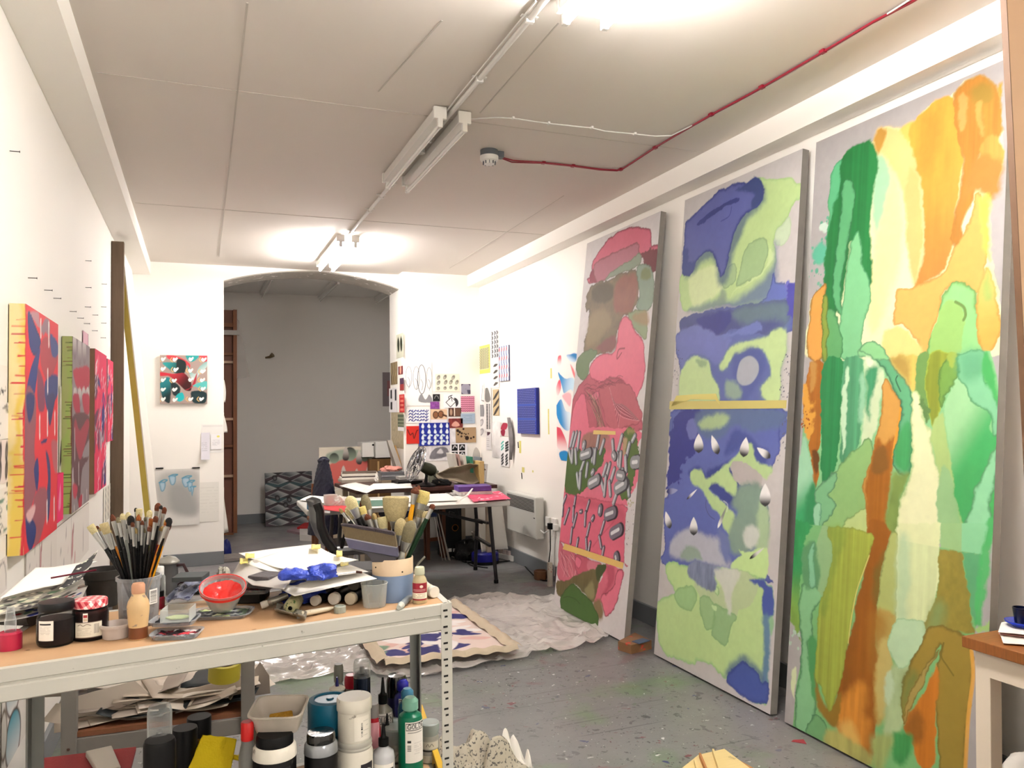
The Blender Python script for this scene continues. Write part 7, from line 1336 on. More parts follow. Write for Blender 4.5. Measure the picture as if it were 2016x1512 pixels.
pinned('y', YB, 415,855,436,885, 'handwritten note with a yellow mark near the arch', 'note', '#f0eff2', lambda A: (A.ell((0.7,0.85),0.14,0.1,0, '#e8e070'), scribble(A, 0.15,0.25,0.85,0.65,6, '#7c7c8c', 4)),36, off=0.008)
def cups(A):
    A.unit = 'px'; z = zz(3.44,290,680); A.poly(z([(70,900),(200,850),(340,860),(350,1000),(330,1150),(200,1130),(80,1100)]), '#b0b0ac', 0.04, alpha=0.8); A.poly(z([(150,960),(250,940),(330,1050),(330,1140),(180,1140)]), '#8f9090', 0.05, alpha=0.6)
    for (a, b) in (((80,930),(135,912)),((145,888),(205,875)),((235,900),(300,885)),((270,930),(320,915)),((290,960),(328,955))):
        A.line(z([a, ((a[0]+b[0])/2, b[1]), b, ((a[0]+b[0])/2, a[1]), a]),0.012, '#5c98b4'); A.poly(z([(a[0]+4, a[1]),(b[0]-14, a[1]),(b[0]-22, a[1]+50),(a[0]+14, a[1]+55)]), '#a8cce0', 0.006, '#4c88a8', 0.008, alpha=0.7)
pinned('y', YB, 305,925,393,1037, 'grey charcoal drawing with five small blue cups on the back wall', 'drawing', '#dcdad6', cups, 90, off=0.004, curl=lambda a, b: 0.012*(1-b)**3)
pinned('y', YB, 393,950,431,1028, 'faint pencil-lined sheet beside the blue cup drawing', 'drawing', '#ebe9e2', lambda A: scribble(A, 0.05,0.2,0.95,0.9,9, '#cfcdc6', 4,0.006),40)
for x, y, lb in ((314,922, 'left'),(386,921, 'right')): p = ony(x, y, YB-0.008); m = MB(); m.box(p, (0.07,0.01,0.012)); put('black_clip', m, M_blk, label='black clip holding the %s top corner of the blue cup drawing' % lb, cat='clip')
for k, (x0, y0, x1, y1) in enumerate(((441,748,447,792),(441,812,451,852),(441,960,452,1050))):
    p = ony(440, y0, YB); q = ony(440, y1, YB); m = MB(); L_ = abs(p[2]-q[2])
    m.grid(lambda a, b: (ax0+0.002+(0.012+0.008*k)*a*(1.2-b)+0.012*math.sin(b*3+k)*a, YB+0.02+0.05*a, q[2]+L_*b),6,10); put('curled_paper', m, M_paper, smooth=1, solid=0.001, label='white paper curling off the left side of the arch, %s' % ('topmost', 'middle one', 'lowest, near the floor')[k], cat='paper')
# ---------- column face: collage
YC = 8.28
def cf(x0, y0, x1, y1, label, base='#f2f0ea', fn=None, cat='print', nu=44, off=0.003, seed=1, **k): return pinned('y', YC, x0, y0, x1, y1, label, cat, base, fn, nu, off=off, seed=seed, **k)
cf(798,862,832,948, 'large pale sheet hanging lowest on the column', '#e9e6de', lambda A: scribble(A, .1,.1,.9,.5,5, '#d4d0c8', 2), 'paper', off=0.002)
cf(797,712,850,799, 'sheet with four tall outlined ovals high on the column', '#f4f3f0', lambda A: ([A.line([(x+rx*math.cos(t), y+ry*math.sin(t)) for t in np.linspace(0,6.3,20)], 0.004+0.003*(rx > .14), '#3a3a42') for x, y, rx, ry in ((.14,.66,.11,.23),(.42,.63,.12,.26),(.62,.6,.15,.33),(.9,.63,.1,.24))], [A.line([(x-.03, y),(x+.04, y-.1),(x, y-.25)], .005, '#6a6a74') for x, y in ((.14,.65),(.42,.62),(.62,.6),(.9,.6))], A.poly([(.5,.1),(.6,.28),(.75,.14),(.9,.26),(1,.08)], '#8c8c90', .004)), 'drawing', 90, off=0.005)
cf(857,736,904,771, 'cream card with rows of small dark egg shapes', '#efead6', lambda A: [A.ell((x, y),.055,.085 if y > .3 else .06,-.5, '#d8d4c4', .001, '#8c8a7c', '#1c1a18') for x, y in ((.13,.8),(.4,.82),(.75,.8),(.13,.5),(.43,.53),(.65,.54),(.9,.53),(.12,.18),(.4,.2),(.64,.24),(.86,.18))], nu=80, off=.004)
cf(908,756,926,776, 'small square photo of a dark swirl', '#48465a', lambda A: [A.line([(.5+r*math.cos(t),.5+r*math.sin(t)) for t in np.linspace(0,5,12)], .02, '#9a98a8') for r in (.12,.24,.36,.46)])
cf(852,776,866,790, 'small black square photo with pale ring', '#18181a', lambda A: A.line([(.25,.4),(.4,.75),(.7,.7),(.8,.4)], .008, '#8c8c88'), off=.005)
cf(873,776,907,803, 'white sheet with black paint bucket symbol', '#f6f5f8', lambda A: (A.line([(.5,.92),(.3,.8),(.34,.6)], .008, '#1c1c1e'), A.line([(.45,.78),(.14,.4),(.4,.06),(.72,.46),(.45,.78)], .007, '#1c1c1e', smooth=False), A.line([(.42,.9),(.5,.48)], .007, '#1c1c1e'), A.poly([(.6,.72),(.8,.6),(.86,.3),(.74,.08),(.7,.3)], '#3a3a3e', .002)), nu=70, off=.007)
cf(907,780,934,811, 'pink and maroon zigzag patterned print', '#e49ab4', lambda A: [A.line([(x, y),(x+.08, y+.05),(x+.14, y)], .006, '#7c2444') for x in (0,.16,.33,.5,.66,.83) for y in np.arange(.05,1,.13)], nu=60, off=.005)
cf(847,791,865,805, 'small purple square print', '#8a4a98', lambda A: A.mottle(.5,90), off=.008)
cf(848,806,880,826, 'sepia photo of round spectacles', '#dcbc9c', lambda A: (A.ell((.3,.45),.16,.2,0, '#8c5c3c', .002, '#3c2014'), A.ell((.62,.5),.16,.2,0, '#8c5c3c', .002, '#3c2014'), A.line([(.75,.45),(.98,.3)], .02, '#4c2c1c')), off=.005)
cf(848,826,881,837, 'pale strip below the spectacles photo', '#e4e2e8', None, 'paper', off=.004)
cf(883,803,908,820, 'brown photo of two panels side by side', '#4c3024', lambda A: (A.rect(.42,0,.5,1, '#d8ccbc'), A.rect(.55,.1,.95,.9, '#6a4c3c'), A.ell((.2,.5),.1,.25,0, '#b09078')), off=.006)
cf(907,814,935,834, 'pale blue printed card', '#a8bcd0', lambda A: scribble(A, .1,.2,.8,.85,4, '#5c7894', 4,.03), off=.007)
cf(883,824,911,843, 'dark red photo of rocky forms', '#7c302c', lambda A: (A.mottle(.6,60), A.poly([(.2,.3),(.5,.7),(.8,.3),(.5,.15)], '#d8a090', .004)), off=.007)
cf(799,803,847,833, 'white sheet with blue looping brush strokes', '#f2f2f2', lambda A: [A.line([(.12+.8*t/9+.012*math.sin(t*2.3*2+j),.16+.2*j+.05*math.sin(t*2.2)+.03*(t % 2)) for t in range(10)], .009, '#34428c') for j in range(4)] and [A.line([(.12+k*.115,.14+.2*j),(.17+k*.115,.25+.2*j)], .009, '#34428c') for k in range(7) for j in range(4)], 'drawing', 80, off=.006)
cf(800,839,825,874, 'bright red sheet with faint line figure', '#c82c20', lambda A: A.line([(.1,.8),(.3,.5),(.5,.6),(.6,.3),(.8,.7),(.9,.75)], .012, '#6a1410'), off=.007)
cf(825,833,885,878, 'deep blue sheet with rows of white petals', '#1c2c94', lambda A: [A.poly([(x-.05, y),(x, y+.13),(x+.045, y),(x+.02, y-.08),(x-.03, y-.06)], '#e4eef4', .002) for x in (.12,.32,.52,.72,.92) for y in (.85,.6,.34,.12)] and [A.poly([(x-.07, y-.02),(x-.02, y+.03),(x+.06, y-.04),(x, y-.08)], '#c8dce8', .002) for x in (.18,.38,.6,.8) for y in (.48,.22)], nu=90, off=.010)
cf(884,843,900,872, 'small pale sketch beside the blue petal sheet', '#e8e6ea', lambda A: A.mottle(.15,60), off=.004)
cf(897,842,937,872, 'brown card scattered with dark pebbles', '#b09470', lambda A: [A.ell((x, y), r, r, 0, '#2c1a14', .002) for x, y, r in ((.1,.8,.07),(.2,.7,.06),(.12,.55,.04),(.3,.62,.05),(.42,.6,.03),(.38,.9,.05),(.5,.55,.04),(.62,.58,.03),(.28,.42,.05),(.55,.3,.1),(.75,.28,.05),(.88,.35,.05),(.45,.42,.03))], nu=60, off=.008)
cf(823,873,835,890, 'small grey photo below the blue petal sheet', '#8c8a90', lambda A: A.ell((.5,.5),.25,.3,0, '#d4d0cc'), off=.004)
cf(838,878,886,908, 'grey watercolour of jagged rocks', '#e6e4e6', lambda A: (A.poly([(.15,.2),(.3,.7),(.5,.9),(.85,.85),(.95,.4),(.7,.2),(.4,.12)], '#7c7a80', .006), A.mottle(.25,40), A.poly([(.45,.5),(.6,.8),(.72,.5)], '#d8d6d8', .006)), off=.004)
cf(886,873,920,919, 'white sheet with six black squares showing pale crescents', '#f4f4f6', lambda A: [(A.rect(.1+.42*i, .06+.31*j, .44+.42*i, .33+.31*j, '#141416'), A.line([(.17+.42*i, .16+.31*j),(.27+.42*i, .28+.31*j),(.38+.42*i, .2+.31*j)], .012, '#c8c8cc')) for i in (0,1) for j in (0,1,2)], nu=70, off=.008)
cf(846,779,852,800, 'narrow white strip beside the ovals sheet', '#ecebee', None, 'paper', off=.003)
def petal(px, py, w, h, label, mt='#dcdad4'):
    p = ony(px, py, YC-0.03); m = MB(); m.grid(lambda a, b: (p[0]+(a-.5)*w*math.sin(b*3.14)**.6+.03*b, p[1]-.05*math.sin(b*3), p[2]+(b-.5)*h),8,12); put('paper_leaf', m, mat('leaf_'+mt[1:], mt, .6), smooth=1, solid=.001, label=label, cat='paper leaf')
petal(932,900,.09,.22, 'pale grey folded paper leaf hanging on the column near the corner', '#b8b4ae')
cf(907,906,925,925, 'pale curled sheet low on the column near the corner', '#dedcd8', None, 'paper', off=.01)
# column side facing left (x = 2.05)
def cl(x0, y0, x1, y1, label, base, fn=None, off=0.003, **k): return pinned('x', 2.05, x0, y0, x1, y1, label, k.pop('cat', 'print'), base, fn, 30, off=off, **k)
cl(780,660,794,706, 'pale green sheet with two dark pointed leaves on the side of the column', '#d4d4c0', lambda A: [A.ell((x, .55),.12,.2,.1, '#4c5440', .002, '#20241c', '#20241c') for x in (.3,.7)])
cl(769,715,782,758, 'olive print with wavy bands on the side of the column', '#6c5c40', lambda A: [A.line([(x, 0),(x+.1,.3),(x-.05,.6),(x+.08,1)], .02, '#c8b48c') for x in (.2,.45,.7,.9)])
cl(784,722,793,738, 'small dark photo with a pinkish face shape on the column side', '#7c2c34', lambda A: A.ell((.5,.6),.2,.25,0, '#e0a890'))
cl(787,745,795,769, 'small dark red and violet photo on the column side', '#9c3838', lambda A: A.rect(0,.5,1,1, '#4a3048'))
cl(786,777,796,812, 'red strip of stamped squares on the column side', '#b8282c', lambda A: [A.rect(.2, y, .8, y+.1, '#d87868') for y in (.1,.35,.6,.82)], off=.005)
cl(766,765,781,812, 'white sheet with black bars on the edge of the column side', '#eceaee', lambda A: (A.rect(.2,.55,.38,.92, '#1c1c20'), A.rect(.2,.1,.4,.45, '#1c1c20'), A.rect(.75,.5,.95,.95, '#24242a')), off=.004)
cl(783,816,795,848, 'green and grey striped photo on the column side', '#5c6450', lambda A: [A.rect(0, y, 1, y+.06, '#a4a890') for y in (.35,.55,.75)] and A.rect(0,0,1,.22, '#f0eeee'), off=.006)
cl(770,812,794,880, 'speckled cork-coloured sheet on the column side', '#b4a88c', lambda A: A.mottle(.4,60), off=.002, cat='sheet')
# ---------- right wall near the corner
def rw(x0, y0, x1, y1, label, base='#f0eee8', fn=None, off=.004, thick=0, cat='print', nu=44, **k): return pinned('x', XR, x0, y0, x1, y1, label, cat, base, fn, nu, thick, off, **k)
rw(940,683,964,737, 'yellow sheet with tight grid of dark dots', '#dfd868', lambda A: (A.rect(.1,.14,.92,.9, '#e8e4b8'), [A.ell((.15+.72*i/8+.03*(j % 2),.18+.7*j/15),.028,.02,0, '#2c2c18') for i in range(9) for j in range(16)]), nu=90)
rw(966,652,981,707, 'tall strip with grey wave marks, topmost on the right wall', '#f0eeea', lambda A: [A.line([(x, y),(x+.14, y+.04),(x, y+.09)], .022, '#5c5c60') for x in (.15,.5,.78) for y in np.arange(.05,.95,.16)])
rw(968,712,982,764, 'tall strip with four brown-grey propeller shapes', '#ebe8e4', lambda A: [A.poly([(.2, y),(.5, y+.1),(.85, y+.09),(.7, y+.02),(.4, y-.02)], '#4c4844', .003) for y in (.1,.33,.56,.8)], off=.006)
rw(970,767,982,818, 'tall strip with cream and dark wood curves', '#c8b48c', lambda A: [A.poly([(0, y),(.5, y+.08),(1, y+.3),(1, y+.38),(.4, y+.2)], '#3c3834', .004) for y in (0,.3,.6)], off=.006)
rw(982,683,1001,751, 'red and blue canvas patterned with white ovals', '#5c6c98', lambda A: ([A.rect(0, y, 1, y+.1, '#a02c48') for y in (.1,.34,.6,.85)], [A.ell((.14+.25*i+.04*(j % 2),.06+.125*j),.08,.12,0, '#f0eef0', .002) for i in range(4) for j in range(8)]), thick=.012, cat='painting', nu=60, edge='#6a7090')
def bluegrid(A):
    for j in range(26):
        if j in (8,16): A.rect(0, j/26,1,(j+1)/26, '#3c58b0'); continue
        for i in range(15): A.ell((.06+.06*i+.03*(j % 2),(j+.5)/26),.017,.014,0, '#b8c4f4', .001, '#141c5c')
rw(1018,766,1055,853, 'blue canvas covered in rows of tiny pale dots on the right wall', '#2a389c', bluegrid, thick=.03, cat='painting', nu=130, edge='#28348c')
def swirl(A):
    A.unit = 'px'; z = zz(4.8,740,620); P = A.poly
    P(z([(1720,395),(1750,390),(1750,470),(1715,480)]), '#e06070', .006, col2='#f8e8e8', dirn=z([(1730,390),(1730,480)])); P(z([(1800,380),(1905,370),(1890,440),(1840,440)]), '#1c80c4', .006, col2='#d8eaf4', dirn=z([(1850,370),(1840,440)])); P(z([(1840,470),(1880,540),(1880,600),(1850,520)]), '#e87880', .01)
    P(z([(1720,540),(1780,600),(1870,600),(1860,720),(1840,700),(1780,740),(1760,680)]), '#1c84c8', .004, col2='#c8e4f4', dirn=z([(1740,600),(1860,700)])); P(z([(1735,610),(1750,690),(1720,760),(1700,700)]), '#e0506a', .006, col2='#f8e0e0', dirn=z([(1735,620),(1700,760)]))
    P(z([(1700,880),(1750,800),(1790,900),(1840,930),(1840,1060),(1800,1090),(1730,1010)]), '#1c88cc', .004, col2='#e0f0f8', dirn=z([(1740,950),(1830,900)])); P(z([(1760,760),(1840,740),(1840,860),(1800,830)]), '#f0b4bc', .01)
    P(z([(1700,1060),(1750,1080),(1800,1200),(1800,1290),(1720,1260),(1700,1150)]), '#d84860', .004, col2='#f8e4e4', dirn=z([(1740,1120),(1740,1280)])); P(z([(1735,1300),(1810,1290),(1800,1390),(1750,1370)]), '#2088c8', .006)
rw(1094,699,1136,905, 'unstretched painting with red and blue flame swirls, behind the far tall canvas', '#f4f1ee', swirl, cat='painting', nu=90)
rw(944,756,953,794, 'sheet with a long thin angled line by the corner', '#f2f0ec', lambda A: A.line([(.7,.9),(.4,.15),(.95,.1)], .01, '#6a6a68', smooth=False))
rw(954,764,967,850, 'tall sheet of grey ladder and comb shapes', '#e6e4e0', lambda A: ([A.line([(.25, y),(.45, y)], .012, '#2c2c2c', smooth=False) for y in np.arange(.08,.62,.03)], A.poly([(.1,.7),(.9,.72),(.5,.98),(.1,.98)], '#7c7c78', .004), [A.line([(.6, y),(.8, y)], .01, '#3c3c3c', smooth=False) for y in np.arange(.08,.62,.03)]), nu=50, off=.007)
rw(942,797,954,820, 'grey half-oval drawing by the corner', '#f0eeec', lambda A: A.ell((.5,.5),.4,.48,.2, '#8c8e90', .002, '#3c3c3c'), off=.005)
rw(940,820,955,860, 'strip with pale stone sketches by the corner', '#eeecea', lambda A: [A.ell((.5, y),.25,.12,.3, '#c8c6c8', .002, '#8c8a8c') for y in (.25,.7)])
rw(984,832,1001,858, 'crimson photo with pale slanted line', '#d8d0cc', lambda A: (A.poly([(.1,.5),(.4,1),(.9,.9),(.7,.5)], '#a83048', .002), A.poly([(.1,.4),(.6,.45),(.5,.0),(.2,.05)], '#8c1c38', .002)), off=.007)
rw(985,862,1002,917, 'sheet with four panels of black, white and teal strokes', '#efeded', lambda A: ([A.poly([(.1, y),(.4, y+.1),(.35, y+.14),(.08, y+.05)], '#3cb0a0', .002) for y in (.55,.65,.76)], [A.line([(.6, y),(.9, y+.06)], .022, '#1c1c1c', smooth=False) for y in (.55,.64,.73,.82)], [A.line([(x, y),(x+.2, y+.08)], .022, '#1c1c1c', smooth=False) for x in (.12,.6) for y in (.06,.16,.26,.36)]), off=.007)
rw(968,830,985,900, 'crumpled white sheet bulging from the corner collage', '#e4e2e0', lambda A: A.mottle(.12,25), off=.004, curl=lambda a, b: .04*np.sin(a*3.1)*np.sin(b*3.1), cat='paper')
rw(957,838,967,885, 'narrow sheet with two dark slanted photos', '#e0dede', lambda A: (A.poly([(.2,.6),(.8,.7),(.7,.95),(.3,.9)], '#4a2a34', .002), scribble(A, .1,.1,.6,.5,5, '#4a4a4a', 3)), off=.006)
p0 = onx(1003,822, XR-0.02); m = MB(); m.grid(lambda a, b: (p0[0]-0.03*math.sin(a*3.1), p0[1]-(a-0.1)*0.09*math.sin(0.3+b*2.6)-0.04*b, p0[2]-0.42*b),8,14); put('paper_feather', m, mat('grey_feather_paper', '#8f8c8c', .6, var=.3, vs=20), smooth=1, solid=.001, label='long grey paper feather curling off the right wall', cat='paper leaf')
for k, (x, y, w, h) in enumerate(((1085,735,6,20),(1098,810,5,26),(1080,830,5,50),(1024,880,10,24),(1030,925,12,10),(1049,928,5,4))):
    p = onx(x, y, XR-0.001); s = pxm(p); m = MB(); m.box(p, (0.002, w/s, h/s)); put('tape_scrap', m, mat('pale_yellow_tape', '#e6e08a', .5), label='scrap of pale yellow tape left on the right wall', cat='tape', group='tape scraps on the right wall')
for x, y in ((1021,876),(1028,937)): p = onx(x, y, XR-0.002); m = MB(); m.tube([p+UPZ*.03+np.array([0,.01,0]), p-UPZ*.03], .006,6,.3); put('black_streak', m, M_blk, label='short black mark stuck on the right wall, %s' % ('upper' if y < 900 else 'lower'), cat='scrap')
# alcove wall
pinned('y', YA, 753,733,772,800, 'mauve-grey sheet on the alcove wall beside the column', 'paper', '#8c8084', lambda A: A.rect(.5,.3,1,.75, '#a0686c'),24)
p = ony(531,703, YA-0.01); m = MB(); m.tube([p+np.array([-.06,0,-.01]), p, p+np.array([.04,-.03,.03])], [.012,.02,.035], 10); put('wall_fitting', m, mat('brass_grey', '#8c7c60', .4, metal=.4), smooth=1, label='small metal fitting projecting from the alcove wall', cat='fitting')
m = MB(); m.hexa([(0.455,10.45,1.95),(0.60,10.45,1.98),(0.60,10.453,1.98),(0.455,10.453,1.95),(0.455,10.45,2.7),(0.48,10.45,2.68),(0.48,10.453,2.68),(0.455,10.453,2.7)]); put('side_sheet', m, M_greypaper, label='grey sheet pinned to the side of the brown panel in the alcove', cat='sheet')
# ================================================================== FAR END: ALCOVE, DESK, TABLE, HEATER
M_brown = mat('reddish_hardboard', '#7c5240', .6, var=.1); M_frame = mat('brown_frame_timber', '#8c5c3c', .6, var=.15)
t = empty('stretched_panel', (0.25,10.45,0), 'tall brown hardboard panel with timber crossbars standing in the alcove', 'panel')
m = MB(); m.box((0.23,10.5,1.42),(0.4,0.01,2.8)); put('hardboard', m, M_brown, t)
for x in (0.05,0.43): m = MB(); m.box((x, 10.46,1.42),(0.045,0.05,2.8)); put('upright', m, M_frame, t)
for y in (640,697,713,825,878,937,1052): z = ony(455, y, 10.46)[2]; m = MB(); m.box((0.24,10.47, z),(0.34,0.04,0.03 if y != 640 else 0.05)); put('crossbar', m, mat('pale_crossbar', '#c2a890', .6) if y in (825,713,937) else M_frame, t)
z = ony(455,655,10.44)[2]; m = MB(); m.box((0.27,10.43, z),(0.42,0.03,0.06)); put('grey_ledge', m, M_greypaper, t)
def diamonds(A):
    for j in range(7): A.rect(0,.145*j, 1,.145*j+.08, '#44666a' if j % 2 else '#54444c', .7)
    for j in range(8):
        for i in range(3): x, y = .27+.5*i-(.25 if j % 2 else 0),.05+.13*j; A.poly([(x-.22, y),(x, y+.085),(x+.22, y),(x, y-.06)], '#565c60', .003, '#dcdedc', .006,.5, smooth=False, warp=0, col2='#b4b8b8', dirn=[(x, y-.06),(x+.1, y+.06)])
    for j in range(0):
        for i in range(4):
            x, y = (.17+.36*i-(.18 if j % 2 else 0),.08+.17*j); c = ['#8c9090', '#707678', '#a0a4a2', '#5c6264'][(i*3+j) % 4]
            A.poly([(x-.17, y),(x, y+.08),(x+.17, y),(x, y-.09)], c, .003, '#c8ccca', .006,.5, smooth=False, warp=.002); A.poly([(x-.17, y),(x, y-.09),(x+.17, y),(x, y-.02)], '#5c7a78' if j % 2 else '#4a4448', .008, smooth=False, warp=0)
    for x, y in ((.2,.9),(.25,.52),(.5,.48),(.42,.38)): A.ell((x, y),.04,.05,.4, '#8c8c90', .002, '#1c1c1e', '#2c282c')
O = np.array([0.83,10.92,0.01]); t = empty('leaning_canvas', (1.1,11.0,0), 'grey canvas of folded diamond shapes leaning low on the alcove wall', 'painting')
A = Art(O, np.array([0.62,0.06,0]), np.array([0,0.10,0.70]),90,100, '#3c383c', 'n'); diamonds(A); A.c *= 0.9; A.mesh('painted_front', t, m=M_pap)
n = A.nrm; q = [O-n*.001, O+A.U-n*.001, O+A.U-n*.03, O-n*.03]; m = MB(); m.hexa([*q, *[p+A.V for p in q]]); put('stretcher_edge', m, mat('grey_edge', '#6a686a', .7), t)
def arches(A):
    A.poly([(0,0),(1,0),(1,.3),(.7,.38),(0,.3)], '#a89c88', .01); A.poly([(.15,.6),(1,.62),(1,.86),(.6,.9),(.2,.82)], '#c8645c', .02); A.poly([(.15,.93),(.5,.97),(1,.93),(1,.84),(.6,.88),(.2,.83)], '#97a494', .015)
    for x, y, r in ((.28,.88,.09),(.58,.92,.12),(.86,.89,.09)): A.ell((x, y), r, r*1.1,0, '#8a9a88', .004, None, '#101210')
    for x, y in ((.45,.72),(.92,.7),(.7,.68),(.75,.88),(.5,.93)): A.poly([(x-.06, y-.05),(x, y+.08),(x+.06, y-.03),(x+.02, y-.08)], '#c0b8b0', .003, col2='#241c1c', dirn=[(x, y+.05),(x, y-.08)])
O = np.array([1.31,9.32,0.02]); w = 0.62; t = empty('leaning_canvas', (1.6,9.4,0), 'pink and grey canvas with dark arches standing behind the coat', 'painting')
A = Art(O, np.array([w, 0,0]), np.array([0,.06,1.08]),80,130, '#cfc8b8', 'n'); arches(A); A.mesh('painted_front', t, m=M_pap); n = A.nrm; q = [O-n*.001, O+A.U-n*.001, O+A.U-n*.03, O-n*.03]; m = MB(); m.hexa([*q, *[p+A.V for p in q]]); put('stretcher_edge', m, mat('pale_edge', '#b0aca4', .7), t)
# cabinet with white drawer boxes
t = empty('wooden_cabinet', (2.08,9.45,0), 'brown wooden cabinet in the alcove beside the column', 'cabinet'); m = MB(); m.box((2.15,9.45,0.475),(0.55,0.4,0.95)); put('body', m, mat('varnished_wood', '#7a5a34', .5, var=.25, vs=4, stretch=(6,6,.8)), t, bevel=.004)
m = MB(); m.box((1.98,9.245,0.5),(0.02,0.012,0.85)); put('door_stile', m, M_wood, t)
t = empty('white_drawer_box', (2.05,9.4,0.95), 'white box with single dark knob on top of the wooden cabinet', 'drawer box'); m = MB(); m.box((2.17,9.42,1.06),(0.44,0.36,0.19)); m.box((1.87,9.44,1.06),(0.14,0.3,0.17)); put('box', m, M_fit, t, bevel=.004)
m = MB(); p = ony(735,876,9.2); m.lathe([(.010,0),(.012,.02)], p, axis=(0,1,0), seg=14); put('knob', m, M_blk, t, smooth=1)
# red scraps and tray on the alcove floor
for k, (pts, c, lb) in enumerate((([(565,1048),(600,1055),(612,1045),(590,1040)], '#a08890', 'pale flat tray with red pieces on the alcove floor'),([(585,1046),(622,1048),(640,1036),(600,1036)], '#c8282c', 'bright red paper scraps on the alcove floor'),([(590,1064),(622,1066),(622,1052),(590,1052)], '#d8d4d0', 'white plastic tray on the floor behind the table leg'))):
    q = [onz(x, y) for x, y in pts]; m = MB(); m.prism(q, (0,0,.03+.02*k)); put(('flat_tray', 'red_scrap', 'white_tray')[k], m, mat('scrap_'+c[1:], c, .5, var=.1), label=lb, cat=('tray', 'scrap', 'tray')[k])
# desk
M_desk = mat('dark_mahogany', '#4a2418', .35, var=.2, vs=4); M_dleg = mat('cream_board', '#b8ab98', .6)
ZD = .78; t = empty('desk', (2.1,7.65,0), 'dark brown desk crowded with papers and a fan in front of the column', 'desk')
m = MB(); m.hexa([(1.36,7.32, ZD-.035),(2.72,7.22, ZD-.035),(2.74,8.22, ZD-.035),(1.30,8.22, ZD-.035),(1.36,7.32, ZD),(2.72,7.22, ZD),(2.74,8.22, ZD),(1.30,8.22, ZD)]); put('top', m, M_desk, t, bevel=.004)
for x, y in ((1.42,7.4),(2.66,7.32),(2.66,8.15),(1.4,8.15)): m = MB(); m.box((x, y, (ZD-.035)/2),(.05,.05, ZD-.035)); put('leg', m, M_dleg, t)
m = MB(); m.box((1.45,7.85,.42),(.02,.6,.65)); put('side_panel', m, M_dleg, t)
m = MB(); m.box((1.95,7.75,.55),(.5,.4,.18)); put('blue_folder_pile', m, mat('navy_folders', '#1c3460', .6, var=.2), label='blue folders stacked on the shelf beneath the desk', cat='folders')
def dz(px, py, z=ZD): return onz(px, py, z)
def deskbox(name, label, cat, px, py, w, d, h, mt, rz=.0, z=ZD, bevel=.002):
    p = onz(px, py, ZD); m = MB(); m.box((p[0], p[1]+d/2, z+h/2),(w, d, h), rz); return put(name, m, mt, bevel=bevel, label=label, cat=cat)
for k, (c, h_, w_) in enumerate((('#b8b0a4', .03,.42),('#f0ece4', .02,.40),('#4a3c3c', .012,.38),('#ece6da', .025,.37),('#6a5c50', .01,.35))):
    z = ZD+[0,.03,.05,.062,.087][k]; m = MB(); p = onz(700,950, ZD); m.box((p[0]+.07, p[1]+.12+.01*k, z+h_/2),(w_, .25, h_),-.05*k); put('sketchbook', m, mat('book_'+c[1:], c, .6), bevel=.001, label='sketchbook %s in the flat pile, left on desk' % ['lowest', 'second from the bottom', 'thin dark middle one', 'second from the top', 'topmost'][k], cat='book')
m = quadsheet([dz(715,966, ZD+.004), dz(812,961, ZD+.004), dz(808,951, ZD+.006), dz(735,953, ZD+.008)], lambda a, b: .004*N1(a, b, 3,3)+.004); put('white_sheet', m, M_paper_w, smooth=1, solid=.002, label='large white sheet across the front of the desk', cat='paper')
m = quadsheet([dz(668,957, ZD+.012), dz(722,972, ZD-.002), dz(745,962, ZD+.004), dz(700,950, ZD+.012)], lambda a, b: .006*N1(a, b, 4,3)+.004); put('white_sheet', m, M_paper, smooth=1, solid=.002, label='cream sheet hanging over the left front corner of the desk', cat='paper')
m = lump(dz(748,948),(.06,.05,.05),.5,2.5,2); put('crumpled_paper', m, M_paper, label='crumpled white paper on the desk beside the sketchbooks', cat='paper', smooth=0)
m = MB(); m.tube([dz(640,975,.7), dz(683,955, ZD+.02), dz(700,975,.68)], .004,6); put('white_string', m, M_paper, smooth=1, label='white strap hanging at the left edge of the desk', cat='strap')
for k in range(4): deskbox('grey_tray', 'grey document box %s in the stack before the file holder' % ['lowest', 'second', 'third', 'topmost'][k], 'box', 774,950,.24,.2,.026, mat(['tan_box', 'grey_box_a', 'grey_box_b', 'grey_box_c'][k], ['#a89a84', '#7c7e80', '#8c8e92', '#6a6c70'][k], .5),.1*(-1)**k*.3, ZD+.028*k)
m = lump((dz(774,950)[0], dz(774,950)[1]+.1, ZD+.111),(.1,.07,.035),.5,3,7); put('pink_cloth', m, mat('salmon_cloth', '#d8988c', .8, var=.4, vs=30), smooth=1, label='salmon and white cloth bundle on top of the grey boxes', cat='cloth')
m = MB(); p = dz(795,945); m.hexa([(p[0]-.03, p[1], ZD),(p[0]+.03, p[1], ZD),(p[0]+.03, p[1]+.25, ZD),(p[0]-.03, p[1]+.25, ZD),(p[0]-.15, p[1]+.1, ZD+.42),(p[0]-.1, p[1]+.1, ZD+.42),(p[0]-.06, p[1]+.3, ZD+.42),(p[0]-.12, p[1]+.3, ZD+.42)]); put('file_folder', m, mat('grey_folder_board', '#a8a49c', .6, var=.15), label='grey portfolio standing tilted at the left of the column', cat='folder')
m = MB(); m.hexa([(p[0]+.03, p[1]+.1, ZD),(p[0]+.045, p[1]+.1, ZD),(p[0]+.045, p[1]+.3, ZD),(p[0]+.03, p[1]+.3, ZD),(p[0]-.05, p[1]+.2, ZD+.36),(p[0]-.035, p[1]+.2, ZD+.36),(p[0]-.03, p[1]+.36, ZD+.36),(p[0]-.045, p[1]+.36, ZD+.36)]); put('tan_folder', m, mat('kraft_card', '#b08c54', .7), label='tan card folder standing behind the grey portfolio', cat='folder')
deskbox('printer', 'slim black scanner on the desk beside the fan', 'scanner', 806,954,.26,.2,.035, M_blk, .1)
